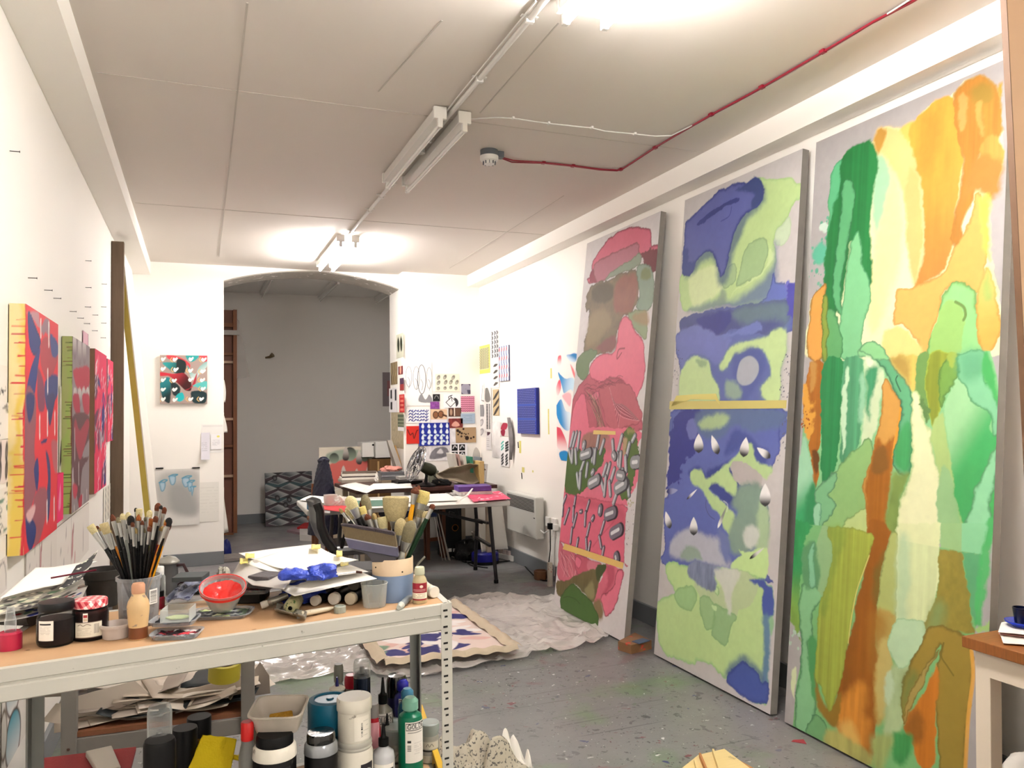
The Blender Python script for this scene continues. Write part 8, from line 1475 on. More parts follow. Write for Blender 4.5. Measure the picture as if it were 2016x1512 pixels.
deskbox('paper_block', 'grey paper block lying on the black scanner', 'paper', 805,951,.2,.16,.03, M_greypaper, .05, ZD+.036)
# fan
pf = dz(838,957); M_chrome = mat('chromed_wire', '#b8b8bc', .12, metal=.95, var=.05); M_motor = mat('olive_metal_motor', '#3c4030', .3, metal=.5, var=.15)
t = empty('desk_fan', pf, 'vintage metal desk fan with wire cage tilted to the left', 'fan')
m = MB(); m.lathe([(.10,0),(.10,.012),(.05,.03),(.02,.04)], pf, seg=28); m.tube([pf+UPZ*.03, pf+UPZ*.1+np.array([.01,0,0]), pf+np.array([.0,0,.16])], [.018,.014,.014], 10); put('base', m, M_blk, t, smooth=1)
hc = ony(838,921, pf[1]); ax = -SIDE*.84+UPZ*.42-BACK*.32; ax /= np.linalg.norm(ax); cc = hc+ax*.09; e1 = np.cross(ax, UPZ); e1 /= np.linalg.norm(e1); e2 = np.cross(ax, e1); Rf = .175
m = MB(); m.lathe([(.001,-.09),(.035,-.085),(.055,-.06),(.06,-.01),(.05,.05),(.03,.06)], hc-ax*.02, axis=ax, seg=24); m.tube([hc-UPZ*.02, pf+UPZ*.14], .014,8); put('motor', m, M_motor, t, smooth=1)
for rr_, dd_ in ((Rf, .0),(Rf, .035),(Rf*.72,.055),(Rf*.72,-.02),(Rf*.4,.065)):
    m = MB(); m.tube([cc+ax*dd_+(e1*math.cos(a)+e2*math.sin(a))*rr_ for a in np.linspace(0,2*math.pi, 33)], .0035,6); put('cage_ring', m, M_chrome, t, smooth=1)
for k in range(18):
    a = k*math.pi/9; v = e1*math.cos(a)+e2*math.sin(a); m = MB(); m.tube([cc+ax*.07+v*.02, cc+ax*.055+v*Rf*.7, cc+ax*.035+v*Rf, cc+v*Rf, cc-ax*.02+v*Rf*.7, cc-ax*.03+v*.05], .0022,5); put('cage_wire', m, M_chrome, t, smooth=1)
for k in range(4):
    a = k*math.pi/2+.3; m = MB()
    def bl(u, w, a=a): th = a+(w-.5)*1.1*(.4+u*.6); r = .03+u*.125; return cc+ax*(.015+.03*(w-.5))+(e1*math.cos(th)+e2*math.sin(th))*r
    m.grid(bl, 6,6); put('blade', m, mat('steel_blade', '#6c6c70', .25, metal=.8), t, smooth=1, solid=.002)
m = MB(); m.tube([hc-UPZ*.06+np.array([.06,0,0]), hc+np.array([.12,-.05,-.12]), np.array([pf[0]+.22, pf[1]-.08, ZD+.01]), np.array([pf[0]+.27,7.2, ZD-.3])], .004,6); put('power_cord', m, M_blk, t, smooth=1)
m = MB(); p = dz(852,952); m.lathe([(.045,0),(.055,.03),(.055,.12),(.04,.13)], (p[0]+.03, p[1]+.08, ZD), seg=20); put('pale_jar', m, mat('sage_ceramic', '#8c9080', .5), smooth=1, label='sage green jar behind the fan base', cat='jar')
m = lump((pf[0]+.17, pf[1]+.03, ZD),(.1,.07,.04),.4,2,9); put('black_cloth', m, mat('black_cloth', '#141416', .9), smooth=1, label='black cloth lying beside the fan', cat='cloth')
# rolled brown canvas cloth
t0 = dz(915,957); m = MB(); m.grid(lambda a, b: (t0[0]-.22+.46*a+.05*b, t0[1]+.17+.14*math.sin(b*3.0)+.02*math.sin(a*9), ZD+.02+.16*b*(1-.25*(2*a-1)**4)+.02*math.sin(a*6+b*4)+.02*N1(a, b, 3,4)),34,20); put('draped_cloth', m, mat('raw_linen', '#a09480', .9, var=.12, vs=20, bump=.3, bs=60), smooth=1, solid=.008, label='draped raw linen cloth along the back of the desk', cat='cloth')
for k, (px, c, lean, hh, w, lb) in enumerate(((947, '#dcd8d0', .10,.30,.035, 'white paperback leaning left at the end of the desk'),(953, '#c8a8a0', .08,.29,.02, 'thin pinkish book beside the white paperback'),(958, '#e8e4dc', .06,.28,.03, 'cream book in the row at the end of the desk'),(966, '#3c9078', .02,.26,.035, 'teal green book in the row at the end of the desk'),(971, '#d4b880', .0,.22,.045, 'buff book with dark red label, front of the row'),(978, '#8a9098', -.02,.25,.02, 'slate grey book near the right wall'),(983, '#e4e4e2', -.03,.18,.03, 'short white book nearest the right wall'))):
    p = onz(px, 954, ZD); m = MB(); y0 = 7.55 if k != 4 else 7.4; x = 2.42+.046*k; m.hexa([(x, y0, ZD),(x+w, y0, ZD),(x+w, y0+.2, ZD),(x, y0+.2, ZD),(x-lean*0+ -lean*.6, y0, ZD+hh),(x+w-lean*.6, y0, ZD+hh),(x+w-lean*.6, y0+.2, ZD+hh),(x-lean*.6, y0+.2, ZD+hh)])
    put('upright_book', m, mat('bookc_'+c[1:], c, .6), label=lb, cat='book', bevel=.001)
# folding table
M_tt = mat('white_plastic_top', '#cfd0cc', .4, var=.03); M_tl = mat('dark_grey_tube', '#3c3a3c', .35, metal=.5, var=.1)
t = empty('folding_table', (1.65,6.7,0), 'white folding table with dark tubular legs, covered in papers', 'table'); ZT = .74
TF = [np.array(p) for p in ((.79,6.34),(2.46,6.22),(2.50,7.0),(.80,7.12))]
m = MB(); m.hexa([(*p, ZT-.045) for p in TF]+[(*p, ZT) for p in TF]); put('table_top', m, M_tt, t, bevel=.012)
fr = onz(977,1148); rr2 = onz(936,1122)
for nm, foot, topx, topy in (('leg', fr, 2.34,6.42),('leg', rr2,2.38,6.92)):
    m = MB(); m.tube([(foot[0], foot[1], 0.0),(foot[0], foot[1], .03),(topx+.02, topy, .45),(topx, topy, ZT-.045)], .0165,12); lg_ = put('leg', m, M_tl, t, smooth=1); m = MB(); m.lathe([(.02,0),(.02,.03)], (foot[0], foot[1], 0), seg=14); put('foot_cap', m, M_blk, lg_)
m = MB(); m.beam((2.36,6.45,.33),(2.4,6.95,.33),.03,.02); put('cross_bar', m, M_tl, t)
m = MB(); m.beam((2.36,6.5,.52),(2.38,6.9,.50),.03,.02); put('cross_bar', m, M_tl, t)
m = MB(); m.tube([(2.37,6.68,.50),(1.75,6.68, ZT-.06)], .014,10); m.lathe([(.024,0),(.024,.05)], (2.1,6.68,.585), axis=(-1,0,.34)); put('folding_strut', m, M_tl, t, smooth=1)
fl1, fl2 = onz(608,1096), onz(621,1075)
for nm, p in (('a', (1.05,6.42)),('b', (1.07,6.95))): m = MB(); m.tube([(p[0], p[1], 0),(p[0]+.0, p[1], .45),(p[0]+.02, p[1], ZT-.045)], .0165,12); put('leg', m, M_tl, t, smooth=1)
m = MB(); m.tube([(2.0,6.45,0),(2.0,6.45, ZT-.045)], .012,10) if False else m.tube([(1.06,6.45,.3),(1.08,6.92,.3)], .012,10); put('cross_bar', m, M_tl, t, smooth=1)
def tz(px, py, z=ZT): return onz(px, py, z)
def tsheet(corners, label, mt, cat='paper', h=.003, name='white_sheet', amp=.004, fn=None):
    m = quadsheet([tz(x, y, ZT+h) for x, y in corners], fn or (lambda a, b: amp*(1+N1(a, b, len(corners),3))),20,14); return put(name, m, mt, smooth=1, solid=.0015, label=label, cat=cat)
tsheet([(700,1003),(960,992),(940,976),(715,984)], 'long white sheet covering the middle of the folding table', M_paper_w)
tsheet([(690,998),(800,994),(795,983),(700,986)], 'green cutting mat on the folding table', mat('green_cutting_mat', '#5a8272', .6), 'cutting mat', .010, 'cutting_mat', 0)
tsheet([(800,990),(905,986),(880,972),(805,976)], 'white sheet with curled edge toward the middle of the table', M_paper_w, h=.014)
tsheet([(590,985),(640,992),(655,980),(610,976)], 'white sheet at the left end of the table', M_paper_w, h=.008)
tsheet([(628,1003),(682,1010),(690,998),(640,993)], 'bright red paper on the folding table', mat('scarlet_paper', '#d42c38', .5), h=.012)
tsheet([(612,1008),(650,1012),(650,1004),(618,1001)], 'grey card under the red paper', M_greypaper, h=.006)
def pink_art(A):
    g = np.random.RandomState(5)
    for k in range(40): x, y = g.rand(2); A.poly([(x+g.uniform(-.1,.1), y+g.uniform(-.1,.1)) for _ in range(4)], ['#c02850', '#e8b0c0', '#d84870', '#f0d8dc', '#8c2444'][g.randint(5)], .004)
ll, lr, ur, ul = [tz(x, y, ZT+.012) for x, y in ((932,990),(1006,982),(975,970),(915,973))]
A = Art(ll, lr-ll, ul-ll, 70,50, '#d4486c', 'n'); pink_art(A); A.mesh('painted_sheet', None, m=M_pap, curl=lambda a, b: .01*(1-a), label='pink and crimson painted sheet at the right end of the table', cat='drawing')
for k, (c, z0, h_, lb) in enumerate((('#e0dcd8', 0,.035, 'thick white book beneath the purple book on the table'),('#6c4c9c', .036,.045, 'purple patterned book with white pages on the table'))):
    p = tz(935,978); m = MB(); m.box((p[0]+.02, p[1]+.12, ZT+.01+z0+h_/2),(.30,.22, h_),-.12*k); put('thick_book', m, mat('cover_'+c[1:], c, .5, var=.2, vs=20), bevel=.003, label=lb, cat='book')
m = MB(); m.tube([tz(930,962, ZT+.09), tz(920,975, ZT+.06), tz(905,985, ZT+.02), tz(898,990, ZT+.01)], [.008,.012,.008,.004], 8,.4); put('white_ribbon', m, M_paper, smooth=1, label='white ribbon trailing off the purple book', cat='ribbon')
m = lump(tz(893,976),(.05,.04,.02),.4,3,3); put('grey_rag', m, M_greypaper, smooth=1, label='grey folded rag left of the purple book', cat='rag')
p = tz(653,1000); vessel('white_tub', 'white tub with crumpled tissue on the folding table', 'tub', (p[0], p[1]+.06, ZT),.055,.1, [('tub', [(.85,0),(1,.6),(1,1),(.9,1),(.8,.1),(.01,.1)], M_paper, False)])
m = lump((p[0]+.07, p[1]+.03, ZT),(.07,.05,.06),.5,3,4); put('tissue', m, M_paper_w, label='crumpled white tissue beside the white tub on the table', cat='tissue')
m = MB(); p = tz(612,1004); m.box((p[0]+.03, p[1]+.05, ZT+.025),(.1,.08,.05)); put('blue_box', m, mat('cyan_box', '#1c7ca8', .5), bevel=.002, label='small blue box at the left end of the table', cat='box')
# office chair and coat
M_chair = mat('black_leather', '#141417', .3, var=.1, coat=.3)
cp = np.array([.98,6.05]); t = empty('office_chair', (1.05,6.0,0), 'black leather office chair turned sideways before the folding table', 'chair')
m = MB(); prof = [onp(x, y, (1.0,6.0,0), FW) for x, y in ((614,985),(620,1000),(622,1030),(632,1055),(650,1078))]; prof = [np.array([p[0], 6.0, p[2]]) for p in prof]
m.grid(lambda a, b: np.array([np.interp(b*4, range(5), [q[0] for q in prof])+.03*math.sin(a*3.14),5.8+.42*a, np.interp(b*4, range(5), [q[2] for q in prof])]),14,20); put('backrest', m, M_chair, t, smooth=1, solid=.055)
sx, sz = prof[-1][0], prof[-1][2]; m = MB(); m.box((sx+.22,6.02, sz-.0),(.46,.46,.07)); put('seat', m, M_chair, t, bevel=.03)
m = MB(); m.tube([(sx+.2,6.02,.08),(sx+.2,6.02, sz)], .025,12); put('gas_column', m, M_chrome, t, smooth=1)
for k in range(5): a = k*math.pi*.4+.3; m = MB(); m.tube([(sx+.2,6.02,.1),(sx+.2+.27*math.cos(a),6.02+.27*math.sin(a),.06)], [.022,.014], 8); m.lathe([(.025,0),(.025,.02)], (sx+.2+.27*math.cos(a),6.02+.27*math.sin(a)-.01,.026), axis=(0,1,0)); put('base_arm', m, M_blk, t, smooth=1)
m = MB(); m.tube([(sx+.05,5.8, sz+.03),(sx+.07,5.76, sz+.14),(sx+.22,5.76, sz+.17),(sx+.33,5.8, sz+.03)], .014,8); put('armrest', m, M_blk, t, smooth=1)
yc = 7.75; ctop = ony(637,903, yc); cbl = ony(610,1000, yc); cbr = ony(664,985, yc); M_coat = mat('navy_quilted_nylon', '#0c1030', .45, var=.3, vs=40, bump=1.0, bs=30)
t = empty('quilted_coat', (ctop[0], yc, cbl[2]-.25), 'navy quilted coat draped over a chair back behind the table', 'coat')
def coatf(a, b):
    th = a*2*math.pi; cx = cbl[0]*.5+cbr[0]*.5; rx = (cbr[0]-cbl[0])/2*(1-b)**.55*1.02+.02; x = cx+(ctop[0]-cx)*b+rx*math.cos(th); y = yc+.16*(1-b*.6)*math.sin(th); z = cbl[2]-.25+(ctop[2]-cbl[2]+.25)*b
    q = .004*math.sin(b*60)*math.sin(th*12); return (x+q*math.cos(th), y+q*math.sin(th), z)
m = MB(); m.grid(coatf, 40,60); put('coat_body', m, M_coat, t, smooth=1)
m = MB(); m.lathe([(.05,0),(.06,.03),(.03,.06),(.01,.065)], (ctop[0], yc, ctop[2]-.045), seg=20); put('collar', m, M_coat, t, smooth=1)
t = empty('wooden_chair', (ctop[0]+.02,7.9,0), 'wooden chair standing under the navy quilted coat', 'chair')
for dx, dy, hh in ((-.14,-.16,.45),(.14,-.16,.45),(-.13,.12,.8),(.13,.12,.8)): m = MB(); m.box((ctop[0]+dx*.5,7.9+dy, hh/2),(.03,.03, hh)); put('leg', m, M_frame, t)
m = MB(); m.box((ctop[0], 7.9,.46),(.24,.36,.03)); put('seat', m, M_frame, t)
# under the table
M_stool = mat('red_brown_wood', '#6c3c20', .5, var=.15)
t = empty('wooden_stool', (2.25,7.75,0), 'red-brown wooden stool frame beneath the desk', 'stool')
A_, B_ = onz(843,1102), onz(874,1098)
for p, dy in ((A_, 0),(B_, 0),(A_, .3),(B_, .3)): m = MB(); m.box((p[0], p[1]+dy*.3-.0,.34),(.035,.035,.68)); put('leg', m, M_stool, t, bevel=.002)
for z in (.2,.55): m = MB(); m.beam((A_[0], A_[1], z),(B_[0], B_[1], z),.02,.035); put('rung', m, M_stool, t)
m = MB(); m.box(((A_[0]+B_[0])/2, A_[1]+.05,.69),(.3,.22,.03)); put('seat', m, M_stool, t)
for k, (x0, x1) in enumerate(((846,856),(851,863),(857,871))):
    b0, b1 = onz(x0+12,1094), onz(x1+2,1096); m = MB(); p0 = ony(x0-2,1018,7.6); m.hexa([b0+[0,-.25,0], b1+[0,-.25,0], b1+[0,-.23,0], b0+[0,-.23,0], (b0[0]-.12,7.62,.56-.04*k),(b1[0]-.12,7.62,.56-.04*k),(b1[0]-.12,7.64,.56-.04*k),(b0[0]-.12,7.64,.56-.04*k)]); put('white_board', m, M_paper, label='white board leaning under the desk, %s of three' % ('left', 'middle', 'right')[k], cat='board')
t = empty('amplifier', onz(892,1097), 'black amplifier cabinet with round orange emblem under the desk', 'amplifier'); q = onz(892,1097); am = q+np.array([.0,.12,0])
m = MB(); m.box((am[0], am[1], .31),(.2,.22,.62)); put('cabinet', m, mat('black_tolex', '#1c1e20', .7, var=.15), t, bevel=.006)
e_ = ony(896,1039, am[1]-.112); m = MB(); m.lathe([(.034,0),(.034,.003)], e_, axis=(0,-1,0), seg=24); em = put('orange_emblem', m, mat('orange_print', '#b8741c', .5), t); m = MB(); m.lathe([(.018,0),(.018,.0045)], e_, axis=(0,-1,0), seg=24); m.lathe([(.026,.003),(.029,.0045)], e_, axis=(0,-1,0), seg=24); put('emblem_centre', m, M_blk, em)
for x in (886,895): p = ony(x, 1083, am[1]-.113); m = MB(); m.box(p, (.035,.004,.035)); put('socket_plate', m, M_endcap, t)
wp = [onz(x, y) for x, y in ((903,1092),(955,1085))]; m = MB(); m.grid(lambda a, b: (wp[0][0]+.04+(.30)*a, 7.3+.08*math.sin(a*2.4)+.2*b, .12+.55*b),16,10); put('bent_sheet', m, M_paper_w, smooth=1, solid=.003, label='large curved white sheet under the right side of the table', cat='sheet')
m = lump(onz(922,1100),(.15,.12,.14),.25,2,5); put('black_bag', m, mat('black_nylon', '#0c0d14', .5, bump=.4), smooth=1, label='black bag on the floor under the table', cat='bag')
C = onz(956,1095)+np.array([0,.1,0]); vessel('white_bucket', 'white bucket on the floor behind the blue cable reel', 'bucket', C, .11,.24, [('bucket', [(.82,0),(.95,.9),(1.03,.92),(1.03,1),(.93,1),(.8,.05),(.01,.05)], M_tubw, False)])
m = MB(); m.box((C[0]-.02, C[1]-.03,.28),(.04,.04,.05),.4); put('plastic_scrap', m, mat('blue_plastic_bit', '#2458a0', .4), label='small blue plastic piece in the white bucket', cat='lid')

C = onz(962,1112)+np.array([0,.1,0]); M_reel = mat('cobalt_plastic', '#1c1c8c', .35)
t = empty('cable_reel', C, 'round blue extension cable reel on the floor', 'cable reel'); m = MB(); m.lathe([(.13,0),(.135,.01),(.135,.10),(.12,.115),(.03,.115)], C, seg=32); put('casing', m, M_reel, t, smooth=1); m = MB(); m.lathe([(.136,0),(.138,.03)], C, seg=32); put('black_base', m, M_blk, t)
P0, P1 = onz(983,1098), onz(1015,1106); t = empty('power_strip', (P0+P1)/2, 'white power strip with plugs lying beside the skirting', 'power strip'); m = MB(); m.beam(P0+UPZ*.03, P1+UPZ*.03,.07,.05); put('strip', m, M_endcap, t, bevel=.004)
for k in range(3): p = P0+(P1-P0)*(.12+.26*k)+UPZ*.075; m = MB(); m.box(p, (.045,.045,.04),.3); put('plug', m, mat('pinkish_plug', '#e0d0cc', .4), t, bevel=.004)
def cable(pts, label, mt, r=.0055, z=.006): m = MB(); m.tube(smooth_poly([onz(x, y, z) for x, y in pts], False, 5), r, 6); return put('floor_cable', m, mt, smooth=1, label=label, cat='cable')
cable(((902,1090),(908,1104),(930,1108),(950,1104),(985,1106),(1020,1104),(1040,1122),(1060,1140),(1082,1144)), 'black power cable snaking from the reel to the white post', M_blk)
cable(((1016,1103),(1035,1112),(1055,1122),(1066,1124)), 'white power cable running along the right skirting', M_endcap)
cable(((885,1094),(900,1098),(912,1092),(905,1088),(890,1090)), 'white coiled cable before the amplifier', M_endcap)
cable(((912,1098),(925,1112),(945,1116),(960,1118)), 'black lead between the bag and the blue reel', M_blk)
# heater
t = empty('wall_heater', (2.9,6.9,.32), 'white electric convector heater mounted on the right wall', 'heater'); M_heat = mat('heater_enamel', '#d8d8d2', .35, var=.01)
hz0, hz1, hy0, hy1 = .335,.715,6.53,7.25
m = MB(); m.box((2.868,(hy0+hy1)/2,(hz0+hz1)/2),(.085, hy1-hy0, hz1-hz0)); put('casing', m, M_heat, t, bevel=.012)
for k in range(9): m = MB(); m.box((2.824,(hy0+hy1)/2+.01, hz1-.03-.013*k),(.004, hy1-hy0-.06,.0055)); put('grille_slot', m, M_slot, t)
m = MB(); m.box((2.8245, hy0+.035, hz1-.19),(.003,.03,.007)); put('badge', m, M_blk, t)
m = MB(); m.box((2.91,(hy0+hy1)/2,.5),(.04,.4,.2)); put('wall_bracket', m, M_greypaper, t)
m = MB(); m.tube([(2.87, hy0,.42),(2.88, hy0-.06,.40),(2.915, hy0-.13,.44),(2.918, hy0-.16,.52)], .006,8); put('flex', m, M_endcap, t, smooth=1)
# sockets
for k, (x, y) in enumerate(((1079,1027),(1092,1030))):
    p = onx(x, y, XR-.012); s = empty('wall_socket', p, 'white wall socket, %s of the pair beside the heater' % ('left' if k == 0 else 'right'), 'socket'); m = MB(); m.box(p, (.022,.085,.085)); put('plate', m, M_endcap, s, bevel=.004)
p = onx(1083,1036, XR-.04); t = empty('black_plug', p, 'black plug with long lead in the left wall socket', 'plug'); m = MB(); m.box(p, (.04,.045,.055)); put('plug_body', m, M_blk, t, bevel=.006); q = onz(1078,1122)
m = MB(); m.tube([p-UPZ*.03, p+np.array([0,.0,-.2]), p+np.array([-.02,.02,-.4]), np.array([2.86, p[1]+.02,.02])], .005,8); put('lead', m, M_blk, t, smooth=1)
p = onx(1094,1038, XR-.035); t = empty('white_plug', p, 'white plug with lead in the right wall socket', 'plug'); m = MB(); m.box(p, (.04,.05,.055)); put('plug_body', m, M_endcap, t, bevel=.006); m = MB(); m.tube([p-UPZ*.03, p+np.array([0,.03,-.2]), p+np.array([-.02,.0,-.42])], .004,8); put('lead', m, M_greypaper, t, smooth=1)
C = onz(1068,1142)+np.array([.0,.04,0]); m = MB(); m.lathe([(.055,0),(.06,.01),(.06,.075),(.05,.08),(.048,.04),(.001,.04)], C, seg=28); put('wooden_bowl', m, mat('burl_wood', '#7c5438', .6, var=.35, vs=20), smooth=1, label='small round wooden dish on the floor by the white post', cat='dish')
p = onz(1085,1155); m = MB(); m.box((p[0], p[1]+.02,.10),(.035,.035,.2)); put('white_block', m, mat('paint_flecked_wood', '#c8c0b4', .7, var=.15, spot='#a04848', spot_s=40), label='short white timber offcut standing by the far tall canvas', cat='offcut')
# ================================================================== FLOOR PIECES
M_film = mat('clear_dust_sheet', '#f2eeea', .14, trans=.56, var=.06, vs=5, bump=1.0, bs=14, coat=.5)
out = [(-250,1340),(250,1310),(430,1260),(600,1240),(700,1220),(895,1180),(990,1172),(1092,1178),(1130,1200),(1190,1240),(1192,1262),(1110,1282),(1010,1300),(900,1325),(800,1335),(690,1325),(560,1345),(430,1352),(200,1372)]
P = smooth_poly([onz(x, y)[:2] for x, y in out], True, 11); P[:, 0] = np.maximum(P[:, 0], -.58); cx, cy = P.mean(0)
m = MB(); nr = 64; vs = []; n_ = len(P)
for j in range(nr+1):
    for k in range(n_):
        f = j/nr; x = cx+(P[k][0]-cx)*f; y = cy+(P[k][1]-cy)*f
        r1 = abs(N1(x*1.7, y*1.7,3,1.6)); r2 = abs(N1(x*3+y, y*3-x, 5,1.7)); z = .006+.04*max(0,.16-r1)/.16*.7+.02*max(0,.12-r2)/.12; inside = 1.44 < y*1 and .95 < x < 1.95 and 4.6 < y < 5.9
        vs.append((x, y, (.008+.3*(z-.006)) if inside else z))
m.add(vs, [(j*n_+k, j*n_+(k+1) % n_, (j+1)*n_+(k+1) % n_, (j+1)*n_+k) for j in range(nr) for k in range(n_)]); put('dust_sheet', m, M_film, smooth=1, label='crinkled clear plastic dust sheet spread on the floor under the unstretched canvas', cat='dust sheet')
def floor_paint(A):
    A.unit = 'px'; z = zz(4.032,450,1200); P = A.poly
    g = np.random.RandomState(6); A.unit = 'n'
    for k in range(46): x, y, a, l = g.uniform(.08,.92), g.uniform(.12,.98), g.uniform(-.6,.6), g.uniform(.08,.16); P([(x-l, y-l*a*.6),(x, y+.035),(x+l, y+l*a*.6),(x, y-.035)], ('#2c2c74', '#f4f0ee', '#2c2c74', '#e4bcb4', '#f6f2f0')[k % 5], .004)
    A.unit = 'px'
    0 and P(z([(1110,150),(1700,40),(1950,100),(2100,230),(1800,380),(1250,440),(1180,260)]), '#e8d4cc', .02)
    for q in ([(1120,190),(1230,180),(1400,180),(1340,225),(1200,230)], [(1500,70),(1690,50),(1640,150),(1500,190),(1560,120)], [(1490,210),(1720,190),(1640,240),(1560,245)], [(1640,270),(1780,240),(1700,310)], [(1480,270),(1560,300),(1650,280),(1690,340),(1600,400),(1530,330)], [(1230,350),(1350,320),(1420,350),(1300,380)], [(1430,330),(1520,310),(1600,390),(1500,370)], [(1800,350),(1870,330),(1940,370),(1830,378)], [(1830,160),(1900,150),(1930,190),(1870,200)], [(1700,180),(1800,200),(1740,230)]): P(z(q), '#2c2c74', .006)
    for q in ([(1200,300),(1300,295),(1260,330)], [(1560,130),(1640,160),(1560,170)], [(1210,350),(1280,340),(1240,370)]): P(z(q), '#7c9c80', .012)
    for q in ([(1240,230),(1400,240),(1500,200),(1440,270),(1300,270)], [(1560,245),(1720,250),(1600,275)], [(1690,230),(1830,260),(1750,330),(1690,300)], [(1500,380),(1590,400),(1480,400)]): P(z(q), '#f4f0ee', .006)
q = [onz(x, y, .04) for x, y in ((757,1312),(1015,1285),(900,1190),(700,1262))]
O = q[0]; U = (q[1]-q[0]); V = (q[3]-q[0]);
A = Art(O, np.array([.80,-.05,0])*1.0, np.array([.0,1.25,0]),150,230, '#ead8d0', 'px'); floor_paint(A); t = empty('unstretched_canvas', O, 'unstretched canvas with navy leaf shapes lying on the plastic sheet', 'painting')
A.mesh('painted_cloth', t, curl=lambda a, b: .012*fbm(a*4, b*4,3)+.02*(a < .03)+.01)
for a0, a1, lb in (((0,0),(1,0), 'front_hem'),((1,0),(1,1), 'right_hem'),((0,0),(0,1), 'left_hem')):
    p0 = A.O+A.U*a0[0]+A.V*a0[1]; p1 = A.O+A.U*a1[0]+A.V*a1[1]; m = MB(); d = p1-p0; s_ = np.cross(d/np.linalg.norm(d), UPZ)
    m.grid(lambda a, b: p0+d*a+s_*(b-.5)*.09+UPZ*(.02+.025*math.sin(b*3.14)+.006*math.sin(a*40)),50,6); put(lb, m, mat('cream_canvas_hem', '#dccfb8', .8, var=.1, bump=.3, bs=60), t, smooth=1)
def crumple(c, sx, sy, h, seed, mt, name, label, cat, rz=0): m = cloth(c, sx, sy, rz, lambda a, b: .004+h*abs(N1(a, b, seed, 2.3,2))*math.sin(a*3.14)**.4*math.sin(b*3.14)**.4*2.2,36,26); return put(name, m, mt, smooth=1, solid=.0015, label=label, cat=cat)
M_news = mat('newsprint', '#c4beae', .8, var=.1, vs=4, spot='#5c5a58', spot_s=90, spot_t=.56)
for k, (x, y, sx, sy, h, lb) in enumerate(((925,1530,.26,.2,.16, 'crumpled newspaper at the foot of the workbench, left piece'),(985,1545,.3,.22,.12, 'crumpled newspaper at the foot of the workbench, right piece'))):
    p = onz(x, y); crumple((p[0], p[1]+.05,0), sx, sy, h, 3+k, M_news, 'newspaper', lb, 'newspaper', .3*k)
p = onz(1010,1530); crumple((p[0]+.03, p[1]+.08,.0),.14,.10,.13,8, M_paper_w, 'crumpled_tissue', 'crumpled white tissue on the newspapers', 'tissue')
# plywood box piece bottom centre
M_ply = mat('fresh_plywood', '#e6d29c', .55, var=.06, vs=3, stretch=(3,20,3)); M_plye = mat('ply_torn_edge', '#c08c5c', .7, var=.2)
t = empty('slotted_timber', onz(1420,1540), 'pale slotted timber piece with a printed number at the bottom of the photo', 'timber')
q = [onz(x, y, .10) for x, y in ((1426,1474),(1500,1530),(1420,1570),(1320,1530),(1375,1486))]; m = MB(); m.prism([p-UPZ*.02 for p in q], (0,0,.02)); put('top_board', m, M_ply, t)
for k, (x, y, x2, y2) in enumerate(((1404,1479,1425,1512),(1378,1487,1402,1515),(1368,1499,1384,1526))):
    a, b = onz(x, y, .11), onz(x2, y2+30,.11); m = MB(); m.beam(a-UPZ*.02, b-UPZ*.02,.008,.06); put('slat', m, M_plye if k == 1 else M_ply, t)
m = MB(); q2 = [onz(x, y, 0) for x, y in ((1430,1520),(1500,1560),(1420,1600),(1330,1560))]; m.prism(q2,(0,0,.078)); put('base_block', m, M_plye, t)
A = Art(onz(1432,1490,.1015),(onz(1446,1496,.1015)-onz(1432,1490,.1015)), np.cross(UPZ, (onz(1446,1496,.1015)-onz(1432,1490,.1015)))*.5,40,20, '#e6d29c', 'n'); A.c[:] = lin('#d9c48e'); write(A, '200', .05,.2,.9,.6, '#4a3c24', .14); A.mesh('printed_number', t)
p = [onz(x, y, .001) for x, y in ((1558,1460),(1588,1465),(1582,1456),(1562,1457))]; m = MB(); m.prism(p, (0,0,.0015)); put('red_scrap', m, mat('dusky_red_paper', '#a8404c', .7), label='dusky red paper scrap beside the nearest tall canvas', cat='scrap')
# paint box under the canvas corner
q = [onz(x, y) for x, y in ((1217,1280),(1243,1288),(1283,1278),(1250,1262))]; m = MB(); m.prism(q, (0,0,.055)); t = put('paint_box', m, mat('tan_cardboard', '#94704e', .7, var=.2, spot='#c84030', spot_s=26, spot_t=.6), label='low paint-splashed cardboard box between the far and middle tall canvases', cat='box')
m = MB(); b_ = onz(1262,1262,.058); m.box(b_, (.10,.06,.006),.3); put('blue_card', m, mat('slate_blue_card', '#5c6c84', .6, var=.2), label='slate blue card lying on the splashed box', cat='card')
# easel legs behind the bench
M_eas = mat('honey_pine', '#c48434', .45, var=.12, vs=5)
for k, (x0, x1, x2, y) in enumerate(((170,196,183,1352),(296,319,308,1345))):
    t = empty('trestle', onz(x2, y), 'honey-coloured timber trestle leg behind the workbench, %s' % ('left' if k == 0 else 'right'), 'trestle')
    for xx in (x0, x1): b0 = onz(xx+(-2 if xx == x0 else 3), y+6); top_ = ony(xx+(8 if xx == x0 else -6),1230, b0[1]+.05); m = MB(); m.beam(b0+UPZ*.005, top_, .05,.03,(0,1,0)); put('leg', m, M_eas, t)
    a = ony(x0+10,1308, onz(x2, y)[1]); b = ony(x1-6,1308, onz(x2, y)[1]); m = MB(); m.beam(a, b, .03,.03); put('rung', m, M_eas if k == 0 else M_paper, t)
